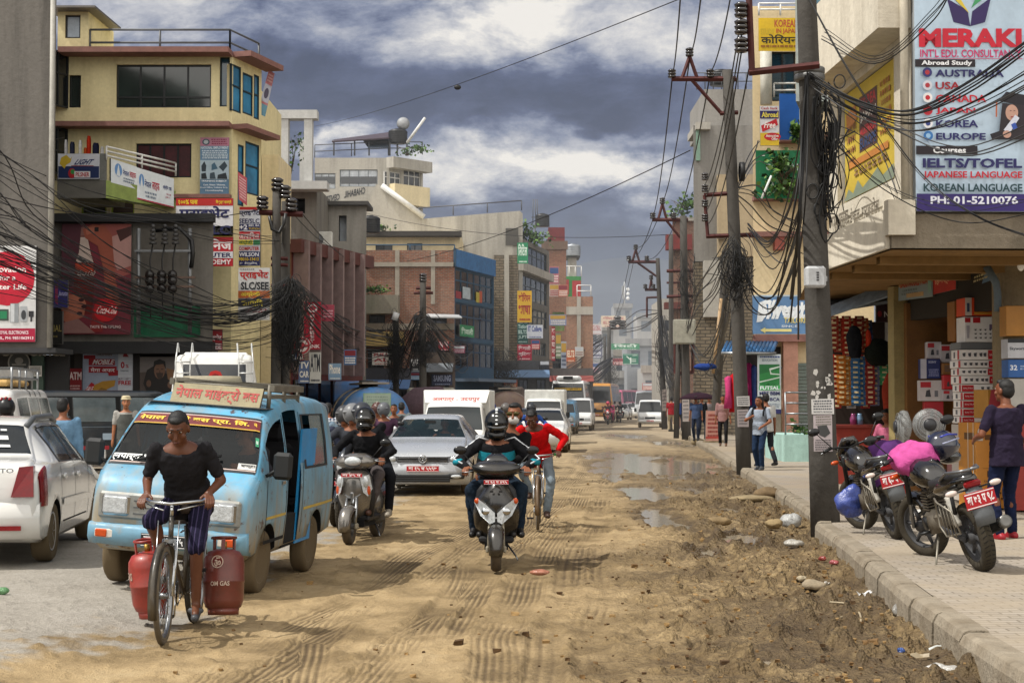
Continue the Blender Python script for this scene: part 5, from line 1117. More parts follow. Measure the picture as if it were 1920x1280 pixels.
SB=[(1742,640,1768,672,25.6,'#bab4b6','small white kettle carton high in the shop',1),(1768,645,1800,680,25.4,'#b5aeb0','white carton with red corner next to the kettle carton',1),(1730,672,1766,710,25.2,'#1d2a60','dark blue carton with white lettering in the shop',2),(1728,712,1770,752,25.2,'#bbb4b4','white mixer carton beneath the dark blue carton',1),(1738,752,1772,790,25.2,'#a02028','red and white carton lowest on the shop counter',1),(1774,702,1794,730,24.6,'#b01c24','red and white upright carton by the stove stack',1),(1772,730,1796,752,24.6,'#a9a1a4','crumpled white packet carton by the stove stack',1),(1776,582,1802,640,26.4,'#73777a','tall grey carton with a red panel deep in the shop',1),(1776,552,1806,582,26.4,'#8a9aa6','pale blue carton at the top of the shop shelf',0),(1772,680,1796,702,24.9,'#7d5424','small brown carton behind the stove stack',0)]
for px0,py0,px1,py1,Z,c,lb,k in SB:
 a,d=at(px0,py1,Z),at(px1,py0,Z)
 it=[[('l',.2,.8,4,.1,.9,'#4a4a50')],[('r',.05,.08,.5,.35,'#a8202a'),('p',[(.3,.5),(.45,.45),(.5,.8),(.25,.8)],'#3a3a40'),('p',[(.65,.5),(.8,.5),(.8,.8),(.65,.8)],'#6a6a70')],[('t','SONY',.4,.1,.8,.22,'#a8aecb',.03),('l',.5,.9,4,.4,.9,'#8a92c0'),('r',0,0,.3,1,'#b0b0bc')]][k]
 carton(lb,((a.x+d.x)/2,Z+.18,(a.z+d.z)/2),(d.x-a.x,.34,d.z-a.z-.01),-.15,c,it)
Zg=22.2;a,d=at(1800,800,Zg),at(1898,960,Zg)
gz0,gz1=zk+.02,at(1800,792,Zg).z
carton('tall brown refrigerator carton standing on the pavement',((at(1800,0,Zg).x+at(1905,0,Zg).x)/2+.1,Zg+.3,(gz0+gz1)/2),(.78,.62,gz1-gz0),.12,'#b5792c',[('t','Godrej',.18,.32,.62,.50,'#2c1a0c',-.0,.35),('r',.12,.53,.95,.535,'#5a3a16'),('t','EDGE',.2,.56,.66,.635,'#3a2410',.03),('t','DIRECT COOL',.14,.67,.7,.69,'#6a4418'),('r',.16,.14,.28,.2,'#5a3a16'),('r',.32,.14,.44,.2,'#5a3a16'),('r',.5,.14,.62,.2,'#5a3a16'),('t','FRONT',.28,.045,.44,.075,'#4a2f12'),('r',.19,.045,.25,.075,'#4a2f12'),('l',.8,.84,1,.12,.7,'#4a2f12'),('l',.87,.9,1,.12,.8,'#4a2f12'),('r',.02,.1,.12,.21,'#b5ada2'),('c',.07,.1,.05,.035,'#b5ada2'),('c',.07,.095,.03,.02,'#8a2a28')],[('t','EDGE',.3,.6,.95,.67,'#4a2f12'),('r',.35,.12,.9,.2,'#5a3a16'),('r',.55,0,.58,1,'#cfc9be'),('r',.85,0,.88,1,'#cfc9be')])
carton('slanting red and tan carton on top of the refrigerator carton',(at(1868,0,22.4).x,22.55,gz1+.26),(.55,.35,.4),.3,'#a5762f',[('p',[(.1,.0),(1,.0),(.85,.7),(0,.7)],'#a8404a'),('t','CG',.4,.15,.6,.3,'#c9a0a0')])
for lb,px0,py0,px1,py1,c,it in[('plain brown carton high on the right of the shop',1889,572,1960,630,'#a5722c',[('t','HAIER',.5,.4,.9,.55,'#4a2f12')]),('white and black television carton on the right',1892,634,1960,672,'#b5b7bd',[('r',0,0,1,.2,'#1b1d22'),('t','Skyworth',.05,.42,.5,.62,'#2a2f3a',.02)]),('blue television carton under the white one',1893,673,1960,708,'#2a5a9a',[('t','32',.05,.3,.25,.6,'#d5dce6',.03),('l',.3,.6,2,.3,.7,'#a9bcd6'),('r',.55,0,1,1,'#8a7a3a')]),('pale carton lowest on the right of the shop',1894,709,1962,790,'#a9a6a0',[])]:
 p0,p1=at(px0,py1,21.6),at(px1,py0,21.6);carton(lb,((p0.x+p1.x)/2,21.8,(p0.z+p1.z)/2),(p1.x-p0.x,.3,p1.z-p0.z-.01),0,c,it)
carton('low red supporting carton stack hidden behind the shopper',(at(1930,0,21.6).x,21.85,(zk+.02+zc(792,21.6))/2),(.5,.3,zc(792,21.6)-zk-.03),0,'#8a2a20')
rk=random.Random(8)
for z in(.95,1.45,1.95,2.45):
 x=6.75
 while x<9.6:
  w,h=rk.uniform(.22,.5),rk.uniform(.2,.44);carton('carton in the rows on the dark inner shelves of the shop',(x+w/2,27.2+rk.uniform(-.2,.2),z+h/2),(w-.03,.4,h),rk.uniform(-.1,.1),rk.choice(['#8d8a8c','#7a1a22','#5d4420','#24345e','#6d6a70','#9a8a7a']),[('r',.1,.1,.5,.35,rk.choice(['#7a1a22','#c0b8b0','#24345e'])),('l',.5,.9,3,.1,.9,'#3a3a40')],group='cartons on the inner shop shelves');x+=w
 m=MB();m.box((8.2,27.3,z-.03),(3.0,.5,.04),mt('#3a2a1a'));m.build('shelf',t_shop,t_shop.location)
def fan_wrapped(label,px,py,Z,r,tilt,head):
 p=at(px,py,Z);t=zp('fan',label,'fan',(p.x,p.y,zk+.02));dz=p.z-zk-.02
 PL=mt('#8a8c8b',.25,0,.3,9,.6,.6,0,0,.6);MX=Matrix.Translation((0,0,dz))@Matrix.Rotation(tilt,4,'Z')
 m=MB();m.lathe([(0,-.09),(r*.5,-.085),(r*.95,-.03),(r,0),(r*.95,.05),(r*.4,.1),(0,.11)],PL,axis='Y',n=28,M=MX);m.build('wrapped_cage',t)
 m=MB();m.lathe([(0,-.115),(.075,-.115),(.085,-.09),(0,-.08)],mt('#2c2d30',.4),axis='Y',n=16,M=MX);[m.lathe([(r*k,-.1+.05*k*k),(r*k+.006,-.1+.05*k*k),(r*k+.006,-.095+.05*k*k),(r*k,-.095+.05*k*k)],mt('#8a8c8e'),axis='Y',n=28,M=MX,closed=True)for k in(.4,.6,.8)];m.build('hub',t)
 m=MB();m.tube([(0,.05,dz),(0,.05,.05)],.025,mt('#c9c9c6'));m.lathe([(0,0),(.2,0),(.18,.04),(.03,.06),(0,.06)],mt('#c2c2be'),(0,.05,0));m.build('stand',t)
fan_wrapped('plastic wrapped fan facing the street with black hub',1742,796,21.2,.22,-.1,0)
fan_wrapped('plastic wrapped fan turned sideways behind the parked motorcycle',1693,800,20.9,.22,-1.6,0)
m=MB();p=gr(1683,905,zk+.02);p=V((at(1683,750,20.4).x,20.4,zk+.02));m.lathe([(0,0),(.1,0),(.15,.62),(.16,.63),(.14,.6),(.09,.02)],mt('#b01512',.4),p);m.own('bucket','bright red plastic bin behind the pink-bagged motorcycle','bucket')
t=zp('light_bulb','white bulb hanging under the metal lamp arm','lamp',at(1914,470,21.0));m=MB();m.ell((0,0,-.2),(.05,.05,.07),mt('#e8e6de',.2));m.build('bulb',t);m=MB();m.cyl((0,0,0),(0,0,-.15),.012,zd);m.lathe([(.07,-.14),(.02,-.1),(.02,-.06)],mt('#d5d2c8'),n=14);m.build('holder',t)
m=MB();m.slab([at(1858,468,21.3),at(1935,440,20.4),at(1935,446,20.6),at(1858,474,21.5)],.03,mt('#c9c4b6'));m.own('lamp_arm','pale slanting metal arm above the hanging bulb','lamp arm')
# - hanging sachet stall
Zk=29.0;Fk=FZ(1556,1692,Zk);zk0=zk+.0
t=zp('kiosk','small kiosk hung with strips of sachets behind the near pole','kiosk',Fk.p(0,zk0))
m=MB();zh(m,Fk,.25,Fk.L+.1,zk0,3.2,-1.3,-1.1,mt('#2b2019',.8));zh(m,Fk,Fk.L-.05,Fk.L+.1,zk0,3.4,-1.6,0,mt('#8d8a84',.6));m.build('back_wall',t,'world')
m=MB();m.slab([Fk.p(-.1,zc(556,Zk),-1.6),Fk.p(Fk.L+.1,zc(520,Zk),-1.6),Fk.p(Fk.L,zc(556,Zk-.9),1.0),Fk.p(-.1,zc(580,Zk-.9),.9)],.05,mt('#7b8794',.5,.2));m.build('awning',t,'world')
m=MB();m.slab([at(1554,574,28),at(1690,520,27.2),at(1690,546,27),at(1554,592,27.8)],.03,zx('#8391a0'));m.build('awning_flap',t,'world')
m=MB();zh(m,Fk,.1,.85,zk0,1.22,-.7,0,mt('#96382c',.7));zh(m,Fk,.05,.9,1.22,1.27,-.75,.05,mt('#7c3026'));m.build('counter',t,'world')
zj('sign','dark maroon phone network sign hanging in the kiosk',FZ(1641,1687,Zk-.2).pq(1643,569,1687,604,0),'#2c0f14',[('t','Ncell',.33,.42,.95,.72,'#c9c2c0',.02),('c',.14,.55,.09,.16,'#8a1f2c')],.08)
SC_=['#8a2a1c','#8a2a1c','#3a2c44','#9a2c1c','#a53c1c','#8d2a1c','#7a2418','#a0481c','#2c3c5a','#9a2c1c','#b56a24','#b5762a','#a09a98','#3a6a96','#3a6a96','#8a2c28','#8a2c28','#6a6f8a','#3f8a5a','#3f8a5a']
def strip(px,py0,py1,c,i,lb):
 mb=MB();a=at(px,py0,Zk-.1+.05*(i%3));zb_=zc(py1,Zk);w=.085;n=int((a.z-zb_)/.09);r=random.Random(i)
 M1=mt(c,.3,0,.3,12,0,.6);M2=mt('#c9b48a' if c!='#a09a98' else '#5a6a7a',.3)
 for k in range(n):
  z=a.z-.09*k;j=r.uniform(-.006,.006);y=a.y+r.uniform(-.015,.015)
  mb.add([(a.x-w+j,y,z),(a.x-w+j,y-.012,z-.042),(a.x-w+j,y,z-.084),(a.x+w+j,y,z),(a.x+w+j,y-.012,z-.042),(a.x+w+j,y,z-.084)],[(0,1,4,3),(1,2,5,4)],M1)
  mb.add([(a.x-w*.5+j,y-.012,z-.02),(a.x+w*.5+j,y-.012,z-.02),(a.x+w*.5+j,y-.02,z-.055),(a.x-w*.5+j,y-.02,z-.055)],[(3,2,1,0)],M2 if k%1==0 else M1)
 return mb.own('sachet_strip',lb,'sachets','sachet strips hung in the kiosk')
CN={'#8a2a1c':'brick red','#3a2c44':'dark violet','#9a2c1c':'red','#a53c1c':'orange red','#8d2a1c':'dull red','#7a2418':'dark red','#a0481c':'rust orange','#2c3c5a':'navy','#b56a24':'amber','#b5762a':'yellow amber','#a09a98':'silver','#3a6a96':'blue','#8a2c28':'crimson','#6a6f8a':'grey blue','#3f8a5a':'green'}
for i in range(9):strip(1563+i*8,592+(i%3)*4,664+(i%2)*5,SC_[i],i,'%s sachet strip in the upper row, place %d counting from the near pole'%(CN[SC_[i]],i+1))
for i in range(11):strip(1568+i*9,664+(i%3)*2,768-(i>8)*40,SC_[9+i],20+i,'%s sachet strip in the lower row, place %d counting from the near pole'%(CN[SC_[9+i]],i+1))
def soft(name,label,cat,p,rad,m,seed,n=26,rough=.25,group=None):
 """crumpled soft thing: noisy ellipsoid"""
 mb=MB();mb.ell((0,0,rad[2]),rad,m,nu=n*2,nv=n);r=V((seed*3.1,seed*1.7,0));from_=[]
 from mathutils import noise
 for v in mb.v:
  p_=V(v);k=1+rough*noise.fractal(p_*(.8/max(rad))+r,.9,2.2,3);from_.append((p_.x*k,p_.y*k,max(0,rad[2]+(p_.z-rad[2])*k)))
 mb.v=from_;return mb.own(name,label,cat,group,None,p,0)
for i,(px,py,c,lb,rad)in enumerate([(1602,640,'#17181c','black bag hanging from the kiosk awning',(.14,.1,.3)),(1650,660,'#10140e','black and green backpack hanging in the kiosk',(.26,.16,.28)),(1628,640,'#a8301c','red and white pouch hanging beside the backpack',(.05,.05,.2)),(1668,740,'#7a2a1a','red and blue cloth bundle hanging by the door post',(.13,.1,.42)),(1680,770,'#a8a49c','grey plastic sheet hanging at the shop door post',(.06,.1,.6))]):
 p=at(px,py,Zk-.45);soft('hanging_goods',lb,'bag',p-V((0,0,rad[2])),rad,zx(c),3+i)
soft('sack','purple cloth bundle behind the first parked motorcycle','bundle',V((at(1657,0,19.8).x,19.8,zk+.35)),(.28,.25,.33),zx('#4c2a5e'),9)
m=MB();p=V((at(1657,0,19.8).x,19.8,zk));m.box(p+V((0,0,.19)),(.5,.4,.34),mt('#6d675d'));m.own('crate','low grey crate under the purple bundle','crate')
for i,px in enumerate((1610,1622)):
 m=MB();p=at(px,766,Zk-.15);m.lathe([(0,0),(.06,0),(.065,.12),(.04,.17),(.045,.2),(0,.2)],mt(['#8a3a6a','#6a8aa6'][i],.2,0,.2,5,0,.6),(p.x,Fk.p(0,0,-.3).y,1.275),n=14);m.own('jar',['pinkish plastic jar on the red kiosk counter','clear blue plastic jar on the red kiosk counter'][i],'jar')
 # - cream building with the tailoring sign
Ft=FZ(1414,1640,46);CRW=zg('peach_plaster','#d9c6a0','#9a8560',.25,.5,.1)
b=Bld('cream building with brown cornices, banners and tailoring sign',Ft,zc(12,46),10,CRW,name='plastered_building',skew=-2.2)
b.w(1443,97,1492,190,2,1,pane=zv('#123040')).w(1466,640,1470,645)
def ct(m):
 for y0,y1,x0 in((370,378,1410),(437,446,1404),(628,641,1410),(258,270,1458)):zh(m,Ft,Ft.hit(x0,400)[0],Ft.L,zc(y1,46),zc(y0,46),.003,.45,PINK)
b.part('cornice',ct)
b.part('column',lambda m:[m.cyl(Ft.p(Ft.hit(1433,100)[0],zc(200,46),.3),Ft.p(Ft.hit(1433,100)[0],zc(95,46),.3),.17,mt('#c2bfb4')),zh(m,Ft,Ft.hit(1466,700)[0],Ft.hit(1493,700)[0],.2,zc(641,46),.003,.3,mt('#b98a78',.8)),zh(m,Ft,Ft.hit(1449,460)[0],Ft.hit(1467,460)[0],zc(470,46),zc(446,46),.003,.4,mt('#8a4a40',.8))])
b.part('balcony_rail',lambda m:[rail(m,[Ft.p(Ft.hit(1420,30)[0],zc(34,46),.3),Ft.p(Ft.hit(1500,30)[0],zc(34,46),.3)],.35,RAILW,2,.8,.03),rail(m,[Ft.p(Ft.hit(1448,180)[0],zc(186,46),.3),Ft.p(Ft.hit(1500,180)[0],zc(186,46),.3)],.4,RAILW,2,.8,.03),rail(m,[Ft.p(Ft.hit(1425,365)[0],zc(366,46),.7),Ft.p(Ft.hit(1500,365)[0],zc(366,46),.7)],.12,RAILW,1,.8,.03)])
b.part('shutter',lambda m:[zh(m,Ft,Ft.hit(1494,700)[0],Ft.hit(1545,700)[0],.2+.1*k,.29+.1*k,.003,.06 if k%2 else.08,mt('#6f7a74',.5,.3))for k in range(26)])
b.part('shop_recess',lambda m:zh(m,Ft,Ft.hit(1400,700)[0],Ft.hit(1464,700)[0],.2,zc(650,46),-.5,.02,mt('#1a1310')))
b.done()
t2=FZ(1496,1570,40);b=Bld('teal glass fronted building glimpsed between pole and corner building',t2,zc(-60,40),5,mt('#9aa29f',.6),z0=zc(190,40),name='glass_building',skew=-1.3)
b.w(1526,-40,1562,26,2,2,pane=zv('#1d5a70')).w(1512,70,1562,172,2,1,pane=zv('#0d1c22'));b.done()
zj('banner','yellow language class banner high behind the near pole',FZ(1421,1497,44.8).pq(1422,34,1497,96,0),'#c9a516',[('t','KOREAN',.40,.05,1.0,.28,'#a8442a',.02),('t','STUDY',.05,.32,.4,.5,'#b59a20',.02),('t','IN JAPAN',.44,.32,1.,.5,'#a8442a',.02),('t','कोरियन',.06,.5,1.,.78,'#2a2410',.02),('l',.8,.92,1,.05,.95,'#8a5a1a'),('c',.95,.85,.03,.05,'#2a2410')],.02)
zj('signboard','abroad study sign in blue, white and yellow bands',FZ(1424,1461,44.6).pq(1425,199,1460,273,0),'#c5c3c6',[('t','Cash back',.05,.02,.95,.09,'#a02a34'),('r',0,.12,1,.32,'#221c54'),('t','Abroad',.08,.15,.96,.29,'#d5c24a',.03),('p',[(.05,.5),(.88,.32),(.95,.48),(.12,.66)],'#b01a26'),('t','Free',.2,.40,.8,.56,'#e4dcd8',.02,.1),('r',0,.68,1,1,'#c9a828'),('c',.65,.78,.45,.1,'#b01a26'),('t','Attractive',.3,.72,.98,.79,'#e0d8d0'),('t','Offer',.6,.8,.95,.87,'#e0d8d0')],.06)
zj('tarpaulin','deep blue tarpaulin panel beside the abroad sign',FZ(1461,1505,45).pq(1461,176,1505,262,0),'#0f4f9a',[],.03,cat='tarpaulin')
zj('signboard','large green shop sign behind leafy balcony plants',FZ(1417,1512,45.2).pq(1417,282,1512,372,0),'#136a42',[('t','GOODWILL',.2,.28,.98,.42,'#b9c9bf',.02),('r',.12,.1,.18,.12,'#c9d4cc')],.06)
plant('leafy flowering plants on the balcony before the green sign',Ft.p(Ft.hit(1465,360)[0],zc(366,45),1.0),(.75,.35,.62),420,.17,44,stems=8)
plant('grassy balcony plant beside the blue tarpaulin',Ft.p(Ft.hit(1486,258)[0],zc(260,45),1.0),(.25,.2,.3),120,.2,45)
m=MB();m.cyl(at(1428,372,44),at(1446,330,44.2),.03,RAILW);m.own('pole_bracket','thin white slanting rod by the balcony plants','rod')
zj('signboard','blue tailoring sign with yellow arrow',FZ(1411,1528,41).pq(1411,553,1528,626,0),'#5b7fa8',[('r',0,0,1,.04,'#a8b9c6'),('t','Shrestha',.07,.12,1.08,.62,'#dfe4e8',.04,.12),('t','TAILORING CENTER',.48,.55,1.3,.74,'#cfc070',.02),('t','SINCE 2050',.42,.78,.95,.84,'#c9d2da')][:2]+[('p',[(.07,.62),(.1,.2),(.22,.12),(.23,.2),(.14,.26),(.2,.55),(.15,.68),(.06,.7)],'#dfe4e8'),('t','hrestha',.25,.18,1.0,.56,'#dfe4e8',.04),('t','TAILORING',.5,.58,.98,.72,'#cfc070',.02),('t','SINCE',.46,.77,.72,.83,'#c9d2da'),('p',[(.12,.90),(.2,.83),(.2,.87),(.62,.87),(.62,.94),(.2,.94),(.2,.98)],'#d8cf8a')],.12)
t=zp('awning','blue corrugated awning over the clothes shop','awning',at(1400,655,45));m=MB()
for k in range(14):x=1356+k*7;m.tube([at(x,660,43.4),at(x+8,642,45.6)],.06,mt('#24527c',.5,.2),6)
m.build('roof_sheet',t,t.location);m=MB();m.cyl(at(1352,662,43.4),at(1455,662,43.4),.04,STEEL);m.cyl(at(1420,640,45.8),at(1465,690,43.6),.03,DGREY);m.build('frame',t,t.location)
zj('signboard','tall white futsal board with green pitch picture',FZ(1420,1464,43.5).pq(1420,664,1464,775,0),'#b9c0c4',[('t','EDUCATION',.2,.08,.85,.12,'#5a6a78'),('l',.02,.07,1,.1,.95,'#4a5a8a'),('r',.08,.17,.94,.52,'#2f7d42'),('p',[(.08,.17),(.94,.17),(.94,.25),(.08,.34)],'#26683a'),('p',[(.5,.24),(.94,.2),(.94,.22),(.55,.27),(.6,.32),(.94,.33),(.94,.35),(.55,.34)],'#c9d6cc'),('p',[(.08,.46),(.94,.38),(.94,.40),(.08,.48)],'#c9d6cc'),('t','LUMBINI',.1,.475,.93,.525,'#2f7d42',.03),('t','FUTSAL',.1,.53,.93,.6,'#cfd8dc',.03),('r',.06,.525,.96,.605,'#3f9a54'),('t','FUTSAL',.1,.535,.93,.597,'#dbe3e6',.035),('t','MBS BBM',.08,.63,.94,.69,'#25285a',.03),('t','MBS BCA',.08,.73,.94,.79,'#25285a',.03),('l',.83,.9,3,.1,.92,'#7a8290'),('r',0,.93,1,1,'#25285a')],.06)
m=MB();Ff_=FZ(1415,1464,44.2);zh(m,Ff_,.1,Ff_.L,.2,zc(776,44.2),-.3,0,zg('grey_step','#8b8578'));m.own('low_wall','grey low wall under the futsal board','wall')
t=zp('step_railing','pale blue step with steel railing before the shutter','steps',at(1500,835,41));m=MB();Fp=FZ(1470,1530,39.5);zh(m,Fp,0,Fp.L,.2,zc(815,39.5),-3,0,zg('pale_blue_step','#9fc0b8'));m.build('step',t,t.location)
m=MB();rail(m,[Fp.p(.05,zc(815,39.5),-.1),Fp.p(Fp.L,zc(815,39.5),-.1)],1.05,STEEL,4,.7,.025);m.build('railing',t,t.location)
m=MB();foliage(m,(0,0,.1),(.5,.15,.2),90,.12,LEAF,6);m.own('shrub','low green shrub behind the steel railing','plant',None,None,Fp.p(.6,zc(815,39.5),-.4),0)
GA=['#b03a6a','#a8141c','#8f1018','#7a1a4a','#2a3a6a']
for i,(px,py0,py1,w)in enumerate(((1366,705,765,9),(1377,700,772,10),(1386,700,780,9),(1404,680,760,8),(1412,684,770,8))):
 p=at(px,py0,45.5-.4*(i<3));H_=(py1-py0)/66;W_=w/66;m=MB()
 m.loft([[(p.x-W_*a,p.y-b_,p.z-H_*k),(p.x,p.y-.1-b_,p.z-H_*k),(p.x+W_*a,p.y-b_,p.z-H_*k),(p.x,p.y+.05,p.z-H_*k)]for k,a,b_ in((0,.3,0),(.06,.9,.02),(.5,.7,.05),(1,1.1,.04))],zx(GA[i]));m.own('hanging_dress',['pink dress hanging at the clothes shop','bright red dress beside the pink dress','dark red dress nearest the second pole','maroon garment inside the clothes shop','blue garment inside the clothes shop'][i],'dress','clothes hung at the clothes shop')
 # - concrete and brick houses beyond
Fn=FZ(1302,1420,70)
b=Bld('tall grey concrete house with stone rubble lower storeys',Fn,zc(235,70),9,zg('slate_concrete','#83807b','#3f3c39',.5,.3,.2),z0=zc(490,70),name='concrete_house',skew=-1.5)
b.part('lower_wall',lambda m:[zh(m,Fn,0,Fn.L,.1,zc(490,70)-.003,-.4,-.05,STONEW),zh(m,Fn,Fn.hit(1318,500)[0],Fn.hit(1352,500)[0],zc(595,70),zc(490,70)-.004,-.05,.5,LCONC)],'stone rubble lower storeys')
b.part('upper_storey',lambda m:[zh(m,Fn,Fn.hit(1322,200)[0],Fn.L,zc(235,70),zc(166,70),-6,-.2,zg('upper_concrete','#8e8b86','#4a4744',.4,.3)),zh(m,Fn,Fn.hit(1344,400)[0],Fn.L,zc(482,70),zc(330,70),.003,.5,zg('beige_render','#a59478','#6a5c48',.3,.4)),zh(m,Fn,Fn.hit(1303,220)[0],Fn.hit(1330,220)[0],zc(245,70),zc(232,70),-3,.4,LCONC),zh(m,Fn,Fn.hit(1305,300)[0],Fn.hit(1312,300)[0],zc(302,70),zc(240,70),.003,.2,mt('#6d8a7a'))])
b.part('railing',lambda m:rail(m,[Fn.p(Fn.hit(1308,160)[0],zc(166,70),-.3),Fn.p(Fn.L,zc(166,70),-.3)],.75,RAILD,2,.35,.025))
b.w(1392,405,1414,433,2,1);b.done()
b.part('window_box',lambda m:zh(m,Fn,Fn.hit(1340,400)[0],Fn.hit(1360,400)[0],zc(450,70),zc(442,70),.5,.9,LCONC))
watertank('black water tank behind the railing of the grey concrete house',at(1352,160,71),.5,.7)
Fo=FZ(1262,1310,88);b=Bld('narrow brick house with red balcony behind the paired poles',Fo,zc(410,88),8,brickmat('dusty_brick','#7d4c38','#8a5c46','#85786a',1.,.5),name='brick_house',skew=-1.2)
b.w(1302,505,1309,528,1,1,frame=mt('#3f5a2c'),pane=mt('#4a6a34'));b.part('balcony',lambda m:[zh(m,Fo,-.4,1.0,zc(470,88),zc(442,88),.003,.8,mt('#6d2420',.7,0,.3)),zh(m,Fo,-.3,Fo.L,zc(415,88),zc(408,88),.003,.3,LCONC),zh(m,Fo,-.5,.8,zc(580,88),zc(568,88),.003,.8,mt('#5d2c24',.7))]);b.done()
plant('straggly roof plants above the narrow brick house',at(1280,408,88),(.9,.5,.6),200,.26,51,stems=9)
Fq=FZ(1240,1275,118);b=Bld('grey house at the far end of the right-hand row',Fq,zc(560,118),8,LCONC,name='concrete_house');b.w(1246,600,1256,620).w(1246,650,1256,672);b.done()
zj('notice_board','pink printed notice board standing on the pavement',[at(1324,770,56),at(1352,770,56),at(1353,826,56),at(1323,826,56)],'#b98a82',[('l',.08,.9,6,.1,.9,'#8a3a38'),('r',0,.86,1,.92,'#a8403c')],.2)
